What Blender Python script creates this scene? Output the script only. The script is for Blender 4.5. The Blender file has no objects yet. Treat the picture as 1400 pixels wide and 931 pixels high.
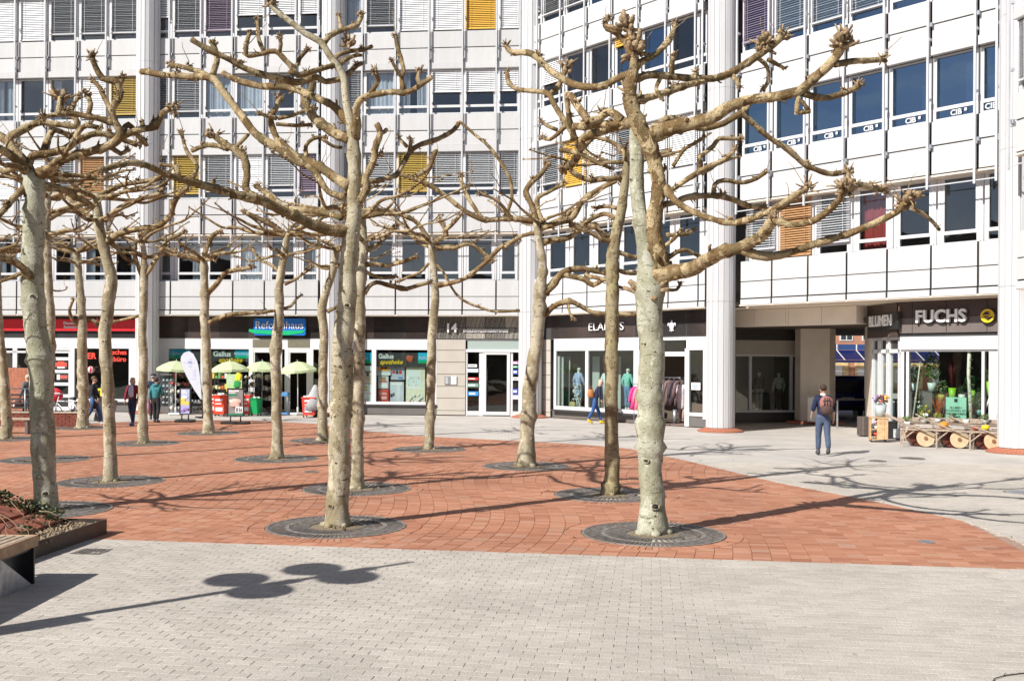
import bpy, bmesh, math, random
from mathutils import Vector, Matrix, noise
R = math.radians
rnd = random.Random(7)
SC = bpy.context.scene
COL = SC.collection
# ---------------------------------------------------------------- camera
F, H, ROLL = 1361.0, 2.3, .0057          # focal length in photo pixels, eye height, slight roll
cam = bpy.data.objects.new('camera', bpy.data.cameras.new('camera'))
COL.objects.link(cam)
cam.location = (0, 0, H)
cam.rotation_euler = (Matrix.Rotation(R(90), 4, 'X') @ Matrix.Rotation(ROLL, 4, 'Z')).to_euler()
cam.data.lens = 36 * F / 1400
cam.data.sensor_width = 36
cam.data.shift_y = 28.5 / 1400
cam.data.clip_end = 3000
SC.camera = cam
# ---------------------------------------------------------------- sky, sun, exposure
SUN_EL = R(38); SUN_AZ = math.atan2(-.745, -.667)     # direction towards the sun, measured from +Y to +X
w = bpy.data.worlds.new('World'); SC.world = w; w.use_nodes = True
nt = w.node_tree; bg = nt.nodes['Background']
sky = nt.nodes.new('ShaderNodeTexSky'); sky.sky_type = 'NISHITA'; sky.sun_disc = False
sky.sun_elevation = SUN_EL; sky.sun_rotation = SUN_AZ; sky.air_density = .65; sky.dust_density = .8; sky.ozone_density = .7
tcw = nt.nodes.new('ShaderNodeTexCoord'); mpw = nt.nodes.new('ShaderNodeMapping'); mpw.inputs['Scale'].default_value = (1.6, 1.6, 6); mpw.inputs['Rotation'].default_value = (.25, .1, .4)
nzw = nt.nodes.new('ShaderNodeTexNoise'); nzw.inputs['Scale'].default_value = 2.2; nzw.inputs['Detail'].default_value = 7; nzw.inputs['Distortion'].default_value = .6
rw = nt.nodes.new('ShaderNodeMapRange'); rw.inputs[1].default_value = .50; rw.inputs[2].default_value = .80; rw.inputs[4].default_value = .75            # thin cirrus, mirrored in the upper panes
bw = nt.nodes.new('ShaderNodeRGBToBW'); mw = nt.nodes.new('ShaderNodeMath'); mw.operation = 'MULTIPLY'; mw.inputs[1].default_value = 1.7; xw = nt.nodes.new('ShaderNodeMixRGB')
nt.links.new(tcw.outputs['Generated'], mpw.inputs[0]); nt.links.new(mpw.outputs[0], nzw.inputs['Vector']); nt.links.new(nzw.outputs['Fac'], rw.inputs[0]); nt.links.new(rw.outputs[0], xw.inputs[0])
nt.links.new(sky.outputs[0], bw.inputs[0]); nt.links.new(bw.outputs[0], mw.inputs[0]); nt.links.new(sky.outputs[0], xw.inputs[1]); nt.links.new(mw.outputs[0], xw.inputs[2])
nt.links.new(xw.outputs[0], bg.inputs[0]); bg.inputs[1].default_value = .072
sun = bpy.data.objects.new('sun', bpy.data.lights.new('sun', 'SUN')); COL.objects.link(sun)
sun.data.energy = 4.9; sun.data.angle = R(.5); sun.data.color = (1, .965, .91)
sd = Vector((math.sin(SUN_AZ) * math.cos(SUN_EL), math.cos(SUN_AZ) * math.cos(SUN_EL), math.sin(SUN_EL)))
sun.rotation_euler = sd.to_track_quat('Z', 'Y').to_euler(); sun.location = sd * 60
SC.view_settings.view_transform = 'Standard'; SC.view_settings.look = 'None'
SC.view_settings.exposure = .42; SC.view_settings.gamma = 1
SC.cycles.max_bounces = 8; SC.cycles.transparent_max_bounces = 16
SC.cycles.use_adaptive_sampling = True; SC.cycles.use_denoising = True
# ---------------------------------------------------------------- photo pixels to places
def ray(px, py):
    dx, dy = px - 700, py - 494
    c, s = math.cos(ROLL), math.sin(ROLL)
    return (dx * c + dy * s) / F, (-dx * s + dy * c) / F
def P(px, py, d):
    a, b = ray(px, py); return Vector((a * d, d, H - b * d))
def G(px, py):
    a, b = ray(px, py); d = H / b; return Vector((a * d, d, 0))
# ---------------------------------------------------------------- objects
KIDS = {}
def link(o, parent=None):
    COL.objects.link(o)
    if parent:
        o.parent = parent; KIDS.setdefault(parent.name, []).append(o)
    return o
def tag(o, label=None, cat=None, group=None, kind=None):
    if label: o['label'] = label
    if cat: o['category'] = cat
    if group: o['group'] = group
    if kind: o['kind'] = kind
    return o
def thing(name, label, cat, loc=(0, 0, 0), rz=0, group=None):
    o = bpy.data.objects.new(name, None); link(o)
    o.empty_display_size = .2
    o.location = loc; o.rotation_euler = (0, 0, rz)
    return tag(o, label, cat, group)
def dup(root, loc, rz, label=None, scale=None):
    def cp(o, par):
        c = o.copy(); link(c, par)
        for ch in KIDS.get(o.name, []): cp(ch, c)
        return c
    c = root.copy(); link(c); c.location = loc; c.rotation_euler = (0, 0, rz)
    if scale: c.scale = (scale,) * 3
    if label: c['label'] = label
    for ch in KIDS.get(root.name, []): cp(ch, c)
    return c
class MB:
    """collects boxes, tubes and plates; build() links them as one mesh object"""
    def __init__(s): s.v = []; s.f = []; s.sm = []
    def add(s, vs, fs, smooth=False):
        n = len(s.v); s.v += [tuple(v) for v in vs]
        s.f += [tuple(i + n for i in f) for f in fs]; s.sm += [smooth] * len(fs); return s
    def box(s, x0, x1, y0, y1, z0, z1, M=None):
        vs = [Vector((x, y, z)) for z in (z0, z1) for y in (y0, y1) for x in (x0, x1)]
        if M: vs = [M @ v for v in vs]
        return s.add(vs, [(0, 2, 3, 1), (4, 5, 7, 6), (0, 1, 5, 4), (2, 6, 7, 3), (0, 4, 6, 2), (1, 3, 7, 5)])
    def bev(s, x0, x1, y0, y1, z0, z1, b=.01, M=None):
        bm = bmesh.new(); bmesh.ops.create_cube(bm, size=1)
        for v in bm.verts: v.co = Vector(((x0 + x1) / 2 + v.co.x * (x1 - x0), (y0 + y1) / 2 + v.co.y * (y1 - y0), (z0 + z1) / 2 + v.co.z * (z1 - z0)))
        bmesh.ops.bevel(bm, geom=bm.edges[:], offset=b, segments=1, affect='EDGES', clamp_overlap=True)
        bm.verts.index_update()
        s.add([(M @ v.co) if M else v.co.copy() for v in bm.verts], [[v.index for v in f.verts] for f in bm.faces]); bm.free(); return s
    def quad(s, a, b, c, d): return s.add([a, b, c, d], [(0, 1, 2, 3)])
    def tube(s, pts, rad, n=8, cap=True, smooth=True, jitter=0):
        pts = [Vector(p) for p in pts]; k = len(pts)
        if not isinstance(rad, (list, tuple)): rad = [rad] * k
        vs = []; up = None
        for i, p in enumerate(pts):
            t = (pts[min(i + 1, k - 1)] - pts[max(i - 1, 0)])
            t = t.normalized() if t.length > 1e-9 else Vector((0, 0, 1))
            if up is None: up = Vector((1, 0, 0)) if abs(t.z) > .8 else Vector((0, 0, 1))
            a = (up - t * up.dot(t)); a = a.normalized() if a.length > 1e-6 else t.orthogonal().normalized()
            up = a; b = t.cross(a)
            for j in range(n):
                an = 2 * math.pi * j / n; r = rad[i]
                q = p + (a * math.cos(an) + b * math.sin(an)) * r
                if jitter: q += (a * math.cos(an) + b * math.sin(an)) * r * jitter * noise.noise(q * (1.1 / max(r, .03)))
                vs.append(q)
        fs = [(i * n + j, i * n + (j + 1) % n, (i + 1) * n + (j + 1) % n, (i + 1) * n + j) for i in range(k - 1) for j in range(n)]
        if cap: fs += [tuple(range(n - 1, -1, -1)), tuple((k - 1) * n + j for j in range(n))]
        return s.add(vs, fs, smooth)
    def cyl(s, x, y, z0, z1, r0, r1=None, n=16, smooth=True):
        return s.tube([(x, y, z0), (x, y, z1)], [r0, r0 if r1 is None else r1], n, True, smooth)
    def lathe(s, prof, n=24, cx=0, cy=0, smooth=True):
        vs = [(cx + r * math.cos(2 * math.pi * j / n), cy + r * math.sin(2 * math.pi * j / n), z) for r, z in prof for j in range(n)]
        return s.add(vs, [(i * n + j, i * n + (j + 1) % n, (i + 1) * n + (j + 1) % n, (i + 1) * n + j) for i in range(len(prof) - 1) for j in range(n)], smooth)
    def prism(s, poly, z0, z1):
        n = len(poly)
        return s.add([(x, y, z0) for x, y in poly] + [(x, y, z1) for x, y in poly],
                     [tuple(range(n - 1, -1, -1)), tuple(range(n, 2 * n))] + [(i, (i + 1) % n, n + (i + 1) % n, n + i) for i in range(n)])
    def plate(s, poly, y0, y1):
        """polygon in x,z, thick in y"""
        n = len(poly)
        return s.add([(x, y0, z) for x, z in poly] + [(x, y1, z) for x, z in poly],
                     [tuple(range(n)), tuple(range(2 * n - 1, n - 1, -1))] + [(i, n + i, n + (i + 1) % n, (i + 1) % n) for i in range(n)])
    def blob(s, c, r, seed=0, lump=.35, sub=1, sc=(1, 1, 1)):
        bm = bmesh.new(); bmesh.ops.create_icosphere(bm, subdivisions=sub, radius=1)
        o = Vector((seed * 3.1, seed * 1.7, seed * .7)); bm.verts.index_update()
        vs = []
        for v in bm.verts:
            k = 1 + lump * noise.noise(v.co * 1.6 + o)
            vs.append(Vector(c) + Vector((v.co.x * sc[0], v.co.y * sc[1], v.co.z * sc[2])) * r * k)
        s.add(vs, [[v.index for v in f.verts] for f in bm.faces], True); bm.free(); return s
    def mesh(s, name, mat=None, shift=None):
        me = bpy.data.meshes.new(name)
        vs = s.v if shift is None else [(x - shift[0], y - shift[1], z - shift[2]) for x, y, z in s.v]
        me.from_pydata(vs, [], s.f)
        if any(s.sm): me.polygons.foreach_set('use_smooth', s.sm)
        if mat: me.materials.append(mat)
        me.update(); return me
    def build(s, name, mat, parent=None, shift=None, loc=None, rz=None):
        o = bpy.data.objects.new(name, s.mesh(name, mat, shift)); link(o, parent)
        if loc is not None: o.location = loc
        if rz is not None: o.rotation_euler = (0, 0, rz)
        return o
def part(name, mesh, parent, loc=(0, 0, 0), rz=0):
    o = bpy.data.objects.new(name, mesh); link(o, parent); o.location = loc; o.rotation_euler = (0, 0, rz); return o
# ---------------------------------------------------------------- materials
def mat(name, col, rough=.6, var=.0, scale=8, bump=0, metal=0, spec=.5, emit=0, dirt=0, bscale=None, trans=0):
    m = bpy.data.materials.new(name); m.use_nodes = True
    n = m.node_tree.nodes; l = m.node_tree.links; b = n['Principled BSDF']
    b.inputs['Base Color'].default_value = (*col, 1); b.inputs['Roughness'].default_value = rough
    b.inputs['Metallic'].default_value = metal; b.inputs['Specular IOR Level'].default_value = spec
    if emit: b.inputs['Emission Color'].default_value = (*col, 1); b.inputs['Emission Strength'].default_value = emit
    if trans:
        t = n.new('ShaderNodeBsdfTranslucent'); t.inputs[0].default_value = (*col, 1)
        mx = n.new('ShaderNodeMixShader'); mx.inputs[0].default_value = trans
        l.new(b.outputs[0], mx.inputs[1]); l.new(t.outputs[0], mx.inputs[2]); l.new(mx.outputs[0], n['Material Output'].inputs[0])
    if var or bump or dirt:
        tc = n.new('ShaderNodeTexCoord'); nz = n.new('ShaderNodeTexNoise')
        nz.inputs['Scale'].default_value = scale; nz.inputs['Detail'].default_value = 5
        l.new(tc.outputs['Object'], nz.inputs['Vector'])
        if var or dirt:
            r = n.new('ShaderNodeValToRGB'); k = var or dirt
            r.color_ramp.elements[0].position = .3; r.color_ramp.elements[1].position = .7
            r.color_ramp.elements[0].color = (*[c * (1 - k) for c in col], 1)
            r.color_ramp.elements[1].color = (*[min(1, c * (1 + k)) for c in col], 1)
            l.new(nz.outputs['Fac'], r.inputs[0]); l.new(r.outputs[0], b.inputs['Base Color'])
        if bump:
            n2 = nz
            if bscale:
                n2 = n.new('ShaderNodeTexNoise'); n2.inputs['Scale'].default_value = bscale; n2.inputs['Detail'].default_value = 4
                l.new(tc.outputs['Object'], n2.inputs['Vector'])
            bp = n.new('ShaderNodeBump'); bp.inputs['Strength'].default_value = bump; bp.inputs['Distance'].default_value = .02
            l.new(n2.outputs['Fac'], bp.inputs['Height']); l.new(bp.outputs[0], b.inputs['Normal'])
    return m
def glass_mat(name, tint, mirror, edge=.25, mcol=(1, 1, 1)):
    m = bpy.data.materials.new(name); m.use_nodes = True
    n = m.node_tree.nodes; l = m.node_tree.links; n.remove(n['Principled BSDF'])
    t = n.new('ShaderNodeBsdfTransparent'); t.inputs[0].default_value = (*tint, 1)
    g = n.new('ShaderNodeBsdfGlossy'); g.inputs['Roughness'].default_value = .015; g.inputs[0].default_value = (*mcol, 1)
    tc = n.new('ShaderNodeTexCoord'); nz = n.new('ShaderNodeTexNoise'); nz.inputs['Scale'].default_value = .9; bp = n.new('ShaderNodeBump'); bp.inputs['Strength'].default_value = .05; bp.inputs['Distance'].default_value = .1
    gp = n.new('ShaderNodeNewGeometry'); l.new(gp.outputs['Position'], nz.inputs['Vector']); l.new(nz.outputs['Fac'], bp.inputs['Height']); l.new(bp.outputs[0], g.inputs['Normal'])
    lw = n.new('ShaderNodeLayerWeight'); lw.inputs[0].default_value = edge
    mr = n.new('ShaderNodeMapRange'); mr.inputs[3].default_value = mirror; mr.inputs[4].default_value = .9
    pw = n.new('ShaderNodeMath'); pw.operation = 'POWER'; pw.inputs[1].default_value = 4.5; lw.inputs[0].default_value = .5
    l.new(lw.outputs['Facing'], pw.inputs[0]); l.new(pw.outputs[0], mr.inputs[0])
    mx = n.new('ShaderNodeMixShader'); l.new(mr.outputs[0], mx.inputs[0]); l.new(t.outputs[0], mx.inputs[1]); l.new(g.outputs[0], mx.inputs[2])
    l.new(mx.outputs[0], n['Material Output'].inputs[0]); return m
M_ = {}
def clad(name, col, dirt=.04):
    m = mat(name, col, .38, spec=.4)
    n = m.node_tree.nodes; l = m.node_tree.links; b = n['Principled BSDF']
    tc = n.new('ShaderNodeTexCoord'); mp = n.new('ShaderNodeMapping'); mp.inputs['Scale'].default_value = (6, 6, .7)
    nz = n.new('ShaderNodeTexNoise'); nz.inputs['Scale'].default_value = 1.2; nz.inputs['Detail'].default_value = 6
    oi = n.new('ShaderNodeObjectInfo'); ad = n.new('ShaderNodeMath'); ad.operation = 'MULTIPLY_ADD'; ad.inputs[1].default_value = .5
    l.new(oi.outputs['Random'], ad.inputs[0])
    l.new(tc.outputs['Object'], mp.inputs[0]); l.new(mp.outputs[0], nz.inputs['Vector']); l.new(nz.outputs['Fac'], ad.inputs[2])
    r = n.new('ShaderNodeValToRGB'); r.color_ramp.elements[0].position = .3; r.color_ramp.elements[1].position = 1.0
    r.color_ramp.elements[0].color = (*[c * (1 - dirt * 2.2) for c in col], 1); r.color_ramp.elements[1].color = (*col, 1)
    l.new(ad.outputs[0], r.inputs[0]); l.new(r.outputs[0], b.inputs['Base Color']); return m
M_['panel'] = clad('white_cladding', (.57, .568, .565), .06)
M_['colm'] = clad('white_column_cladding', (.575, .575, .585))
M_['frame'] = mat('white_window_frame', (.64, .64, .65), .35, .03, 5)
M_['rail'] = mat('pale_grey_rail', (.52, .53, .55), .4, .05, 5)
M_['joint'] = mat('dark_joint_backing', (.05, .05, .05), .9)
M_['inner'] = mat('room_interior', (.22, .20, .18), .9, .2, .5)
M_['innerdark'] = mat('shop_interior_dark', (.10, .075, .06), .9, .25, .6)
M_['soffit'] = mat('beige_soffit', (.76, .66, .54), .6, .06, 3)
M_['brown'] = mat('brown_fascia_panel', (.08, .057, .05), .28, .08, 2, spec=.5)
M_['taupe'] = mat('taupe_panel', (.47, .43, .375), .4, .05, 2)
M_['beige'] = mat('beige_panel', (.84, .755, .645), .5, .05, 2)
M_['glass'] = glass_mat('window_glass', (.88, .92, .94), .07, .2)
M_['glass_sky'] = glass_mat('solar_window_glass', (.42, .52, .60), .30, .3, (.50, .70, .90))
M_['shopglass'] = glass_mat('shop_glass', (.84, .90, .88), .05, .12)
M_['slat'] = mat('pale_blind_slat', (.66, .68, .70), .4, .04, 3)
M_['slatw'] = mat('white_blind_slat', (.78, .79, .80), .4, .04, 3)
M_['slatY'] = mat('amber_blind_slat', (.70, .41, .07), .4, .05, 3)
M_['slaty'] = mat('yellow_blind_slat', (.64, .46, .12), .4, .05, 3)
M_['slatv'] = mat('violet_blind_slat', (.40, .32, .42), .4, .05, 3)
M_['slato'] = mat('orange_blind_slat', (.50, .28, .13), .4, .05, 3)
M_['curtain'] = mat('white_curtain', (.75, .77, .80), .9, .1, 3, trans=.4)
M_['redcurtain'] = mat('dark_red_curtain', (.30, .04, .03), .9, .1, 3)
M_['black'] = mat('black_metal', (.02, .02, .022), .4, .1, 8)
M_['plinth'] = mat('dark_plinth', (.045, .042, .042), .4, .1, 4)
M_['greypl'] = mat('grey_plinth', (.13, .12, .115), .5, .08, 4)
M_['white'] = mat('white_paint', (.68, .68, .69), .4, .03, 6)
M_['letter'] = mat('white_letter_paint', (.88, .88, .88), .3)
M_['offw'] = mat('off_white_plastic', (.75, .75, .73), .5, .05, 6)
def sheet_brick(name, c1, c2, cm, scale, bw, rh, msize=.012):
    m = mat(name, c1, .85); n = m.node_tree.nodes; l = m.node_tree.links; b = n['Principled BSDF']
    tc = n.new('ShaderNodeTexCoord'); bt = n.new('ShaderNodeTexBrick')
    bt.inputs['Color1'].default_value = (*c1, 1); bt.inputs['Color2'].default_value = (*c2, 1); bt.inputs['Mortar'].default_value = (*cm, 1)
    bt.inputs['Scale'].default_value = 1; bt.inputs['Brick Width'].default_value = bw; bt.inputs['Row Height'].default_value = rh
    bt.inputs['Mortar Size'].default_value = msize
    nz = n.new('ShaderNodeTexNoise'); nz.inputs['Scale'].default_value = .7; nz.inputs['Detail'].default_value = 6
    mx = n.new('ShaderNodeMixRGB'); mx.blend_type = 'MULTIPLY'; mx.inputs[0].default_value = 1
    r = n.new('ShaderNodeValToRGB'); r.color_ramp.elements[0].color = (.82, .82, .82, 1); r.color_ramp.elements[1].color = (1.1, 1.08, 1.06, 1)
    r.color_ramp.elements[0].position = .3; r.color_ramp.elements[1].position = .7
    l.new(tc.outputs['Object'], bt.inputs['Vector']); l.new(tc.outputs['Object'], nz.inputs['Vector'])
    l.new(nz.outputs['Fac'], r.inputs[0]); l.new(bt.outputs['Color'], mx.inputs[1]); l.new(r.outputs[0], mx.inputs[2]); l.new(mx.outputs[0], b.inputs['Base Color'])
    return m
def piece_mat(name, ramp, fine, bump, spots):
    """clay or concrete pieces: colour per piece from the 'tint' attribute, fine grain and stains from noise"""
    m = mat(name, ramp[0][1], .82, spec=.3); n = m.node_tree.nodes; l = m.node_tree.links; b = n['Principled BSDF']
    at = n.new('ShaderNodeAttribute'); at.attribute_name = 'tint'
    r = n.new('ShaderNodeValToRGB'); e = r.color_ramp.elements
    e[0].position, e[0].color = ramp[0][0], (*ramp[0][1], 1); e[1].position, e[1].color = ramp[-1][0], (*ramp[-1][1], 1)
    for p, c in ramp[1:-1]: x = e.new(p); x.color = (*c, 1)
    tc = n.new('ShaderNodeTexCoord')
    geo = n.new('ShaderNodeNewGeometry')
    nz = n.new('ShaderNodeTexNoise'); nz.inputs['Scale'].default_value = fine; nz.inputs['Detail'].default_value = 6; nz.inputs['Roughness'].default_value = .75
    n2 = n.new('ShaderNodeTexNoise'); n2.inputs['Scale'].default_value = .45; n2.inputs['Detail'].default_value = 7; n2.inputs['Roughness'].default_value = .65
    l.new(geo.outputs['Position'], nz.inputs['Vector']); l.new(geo.outputs['Position'], n2.inputs['Vector'])
    l.new(at.outputs['Fac'], r.inputs[0])
    def mul(a, src, lo, hi):
        q = n.new('ShaderNodeMapRange'); q.inputs[1].default_value = .28; q.inputs[2].default_value = .72; q.inputs[3].default_value = lo; q.inputs[4].default_value = hi
        l.new(src, q.inputs[0]); x = n.new('ShaderNodeMixRGB'); x.blend_type = 'MULTIPLY'; x.inputs[0].default_value = 1
        l.new(a, x.inputs[1]); l.new(q.outputs[0], x.inputs[2]); return x.outputs[0]
    c = mul(r.outputs[0], nz.outputs['Fac'], 1 - spots, 1 + spots * .55); c = mul(c, n2.outputs['Fac'], .80, 1.14)
    vo = n.new('ShaderNodeTexVoronoi'); vo.inputs['Scale'].default_value = 2.6; l.new(geo.outputs['Position'], vo.inputs['Vector'])
    q = n.new('ShaderNodeMapRange'); q.inputs[1].default_value = .045; q.inputs[2].default_value = .075; q.inputs[3].default_value = .72; q.inputs[4].default_value = 1; l.new(vo.outputs['Distance'], q.inputs[0])
    x = n.new('ShaderNodeMixRGB'); x.blend_type = 'MULTIPLY'; x.inputs[0].default_value = 1; l.new(c, x.inputs[1]); l.new(q.outputs[0], x.inputs[2]); c = x.outputs[0]
    l.new(c, b.inputs['Base Color'])
    bp = n.new('ShaderNodeBump'); bp.inputs['Strength'].default_value = bump; bp.inputs['Distance'].default_value = .004
    l.new(nz.outputs['Fac'], bp.inputs['Height']); l.new(bp.outputs[0], b.inputs['Normal'])
    return m
M_['brick'] = piece_mat('red_clinker', [(0, (.36, .15, .088)), (.3, (.44, .198, .117)), (.7, (.47, .22, .134)), (.94, (.52, .265, .172)), (1, (.43, .265, .19))], 60, .4, .3)
M_['paver'] = piece_mat('grey_concrete_paver', [(0, (.525, .475, .413)), (.5, (.57, .515, .45)), (1, (.61, .552, .485))], 75, .9, .62)
# ================================================================ GROUND
def sheet(name, poly, z, m):
    me = bpy.data.meshes.new(name); me.from_pydata([(x, y, z) for x, y in poly], [], [tuple(range(len(poly)))]); me.materials.append(m)
    return tag(link(bpy.data.objects.new(name, me)), kind='structure')
M_['ground'] = sheet_brick('grey_paving_distant', (.53, .495, .46), (.49, .46, .425), (.36, .33, .30), 1, .2, .1, .006)
M_['mortar'] = mat('paving_joint_sand', (.38, .335, .285), .95, .2, 30)
M_['mortarred'] = mat('dark_red_joint_bed', (.34, .23, .17), .95, .2, 30)
sheet('ground', [(-900, -600), (900, -600), (900, 900), (-900, 900)], -.016, M_['mortar'])
# red clinker area: near edge straight, far edge traced
near_a, near_b = G(145, 737), G(1400, 778)
e1 = (near_b - near_a).normalized(); e2 = Vector((-e1.y, e1.x, 0)); O = near_a
far_px = [(-160, 592), (0, 585), (80, 581), (200, 575), (330, 574), (430, 579), (500, 589), (577, 596), (714, 603), (790, 607), (860, 613), (945, 631), (1060, 659), (1200, 686), (1325, 714), (1400, 742), (1470, 781)]
far = [G(*p) for p in far_px]
def uv(p): return Vector((p[0] - O.x, p[1] - O.y, 0)).dot(e1), Vector((p[0] - O.x, p[1] - O.y, 0)).dot(e2)
far_uv = [uv(p) for p in far]
def far_v(u):
    if u <= far_uv[0][0]: return far_uv[0][1]
    for (a, b), (c, d) in zip(far_uv, far_uv[1:]):
        if c > a and a <= u <= c: return b + (d - b) * (u - a) / (c - a)
    return -1
red_poly = [(O + e1 * -9)] + [near_b + e1 * .8] + far[::-1] + [far[0] + Vector((-6, 0, 0))]
sheet('red_plaza_bed', [(p.x, p.y) for p in red_poly], -.012, M_['mortarred'])['kind'] = 'structure'
sheet('far_pavement', [(-60, 44), (-60, 31), (-13, 26), (-5, 24), (2, 22), (9, 19), (60, 19), (60, 90), (-60, 90)], -.010, M_['ground'])
TREE_BASES = [(893, 729), (460, 719), (62, 697), (152, 658), (62, 628), (113, 585), (196, 606), (8, 600), (285, 592), (378, 627), (442, 602), (488, 668), (587, 614), (720, 637), (834, 676)]
GR = .96
gr_c = [G(*p) for p in TREE_BASES]
def clip(poly, px, py, nx, ny):
    """keep the side of the line where (q-p).n <= 0"""
    out = []
    for i, a in enumerate(poly):
        b = poly[(i + 1) % len(poly)]
        da = (a[0] - px) * nx + (a[1] - py) * ny; db = (b[0] - px) * nx + (b[1] - py) * ny
        if da <= 0: out.append(a)
        if da * db < 0:
            t = da / (da - db); out.append((a[0] + (b[0] - a[0]) * t, a[1] + (b[1] - a[1]) * t))
    return out
planter = [G(145, 727), G(28, 772), G(-260, 800), G(-260, 690), G(95, 703)]
planter_xy = [(-6.0, 13.2)]
pieces = {'brick': [], 'paver': []}
def inside(p, poly):
    c = False
    for i in range(len(poly)):
        a, b = poly[i], poly[i - 1]
        if (a[1] > p[1]) != (b[1] > p[1]) and p[0] < (b[0] - a[0]) * (p[1] - a[1]) / (b[1] - a[1]) + a[0]: c = not c
    return c
def wave(u, v):
    k = max(0, min(1, (13.0 - u) / 9.0)); k = k * k * (3 - 2 * k)
    return -.62 * (1 - math.cos(2 * math.pi * (v - 1.5) / 14)) * k
def put(kind, poly, tilt=.0016):
    if len(poly) < 3: return
    cx = sum(p[0] for p in poly) / len(poly); cy = sum(p[1] for p in poly) / len(poly)
    ar = abs(sum(poly[i - 1][0] * poly[i][1] - poly[i][0] * poly[i - 1][1] for i in range(len(poly)))) / 2
    if ar < .0012: return
    pieces[kind].append((cx, cy, poly, rnd.uniform(-tilt, tilt), rnd.random()))
DU, DV, GAP = .22, .11, .0026
for i in range(-110, 62):
    for j in range(0, 260):
        u0, v0 = i * DU, j * DV
        q = [(u0 + GAP, v0 + GAP), (u0 + DU - GAP, v0 + GAP), (u0 + DU - GAP, v0 + DV - GAP), (u0 + GAP, v0 + DV - GAP)]
        um = u0 + DU / 2 + wave(u0, v0)
        cx = O.x + e1.x * um + e2.x * v0; cy = O.y + e1.y * um + e2.y * v0
        if abs(cx) > .56 * cy + 1.2 or v0 > far_v(um) + .2: continue
        poly = []
        for (u, v) in q:
            u += wave(u, v); poly.append((O.x + e1.x * u + e2.x * v, O.y + e1.y * u + e2.y * v))
        fv0, fv1 = far_v(um - .15), far_v(um + .15)
        if fv0 < 0 or fv1 < 0: continue
        if v0 + DV > min(fv0, fv1):
            ux, uy = .3, fv1 - fv0; nx, ny = -uy, ux
            wx, wy = e1.x * nx + e2.x * ny, e1.y * nx + e2.y * ny
            fx = O.x + e1.x * um + e2.x * (fv0 + fv1) / 2; fy = O.y + e1.y * um + e2.y * (fv0 + fv1) / 2
            poly = clip(poly, fx, fy, wx, wy)
        skip = False
        for c in gr_c:
            dx, dy = cx - c.x, cy - c.y; d = math.hypot(dx, dy)
            if d < GR + .5:
                if d < GR: skip = True; break
                nx, ny = -dx / d, -dy / d
                poly = clip(poly, c.x - nx * (GR + .235), c.y - ny * (GR + .235), nx, ny)
        if not skip: put('brick', poly)
for c in gr_c:                                   # radial soldier course round every grate
    n = 84
    for k in range(n):
        a0, a1 = 2 * math.pi * (k + .06) / n, 2 * math.pi * (k + .94) / n
        put('brick', [(c.x + r * math.cos(a), c.y + r * math.sin(a)) for r, a in ((GR + .012, a0), (GR + .222, a0), (GR + .222, a1), (GR + .012, a1))])
for j in range(-62, 120):
    for i in range(-70, 100):
        u0, v0 = i * .2 + (j % 2) * .1, j * .1
        cx = O.x + e1.x * (u0 + .1) + e2.x * (v0 + .05); cy = O.y + e1.y * (u0 + .1) + e2.y * (v0 + .05)
        if cy < 6.3 or cy > 23 or abs(cx) > .56 * cy + .6: continue
        if v0 >= 0 and (v0 + .1 < far_v(u0 + .1) or u0 < 6): continue
        g = .0006 + .0026 * rnd.random() ** 3
        q = [(u0 + g, v0 + g), (u0 + .2 - g, v0 + g), (u0 + .2 - g, v0 + .1 - g), (u0 + g, v0 + .1 - g)]
        poly = [(O.x + e1.x * u + e2.x * v, O.y + e1.y * u + e2.y * v) for u, v in q]
        if v0 >= 0:
            fv0, fv1 = far_v(u0 - .05), far_v(u0 + .25)
            if fv0 > 0 and fv1 > 0 and v0 < max(fv0, fv1) + .05:
                ux, uy = .3, fv1 - fv0; nx, ny = uy, -ux
                fx = O.x + e1.x * (u0 + .1) + e2.x * (fv0 + fv1) / 2; fy = O.y + e1.y * (u0 + .1) + e2.y * (fv0 + fv1) / 2
                poly = clip(poly, fx, fy, e1.x * nx + e2.x * ny, e1.y * nx + e2.y * ny)
        put('paver', poly, .0014)
def piece_mesh(name, items, m, b=.0026):
    vs, fs, tint = [], [], []
    for cx, cy, poly, dz, t in items:
        n = len(poly); k = len(vs); z = dz
        ax, ay = rnd.uniform(-.008, .008), rnd.uniform(-.012, .012)
        for (x, y) in poly:
            d = math.hypot(x - cx, y - cy) or 1; s = max(.2, 1 - b * 1.4 / d)
            vs.append((cx + (x - cx) * s, cy + (y - cy) * s, z + (x - cx) * ax + (y - cy) * ay))
        for (x, y) in poly: vs.append((x, y, z - .0024 + (x - cx) * ax + (y - cy) * ay))
        for (x, y) in poly: vs.append((x, y, -.02))
        fs.append(tuple(range(k, k + n))); tint.append(t)
        for q in (0, n):
            for i in range(n):
                fs.append((k + q + i, k + q + n + i, k + q + n + (i + 1) % n, k + q + (i + 1) % n)); tint.append(t)
    me = bpy.data.meshes.new(name); me.from_pydata(vs, [], fs); me.materials.append(m)
    at = me.attributes.new('tint', 'FLOAT', 'FACE'); at.data.foreach_set('value', tint)
    me.update(); return me
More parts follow.
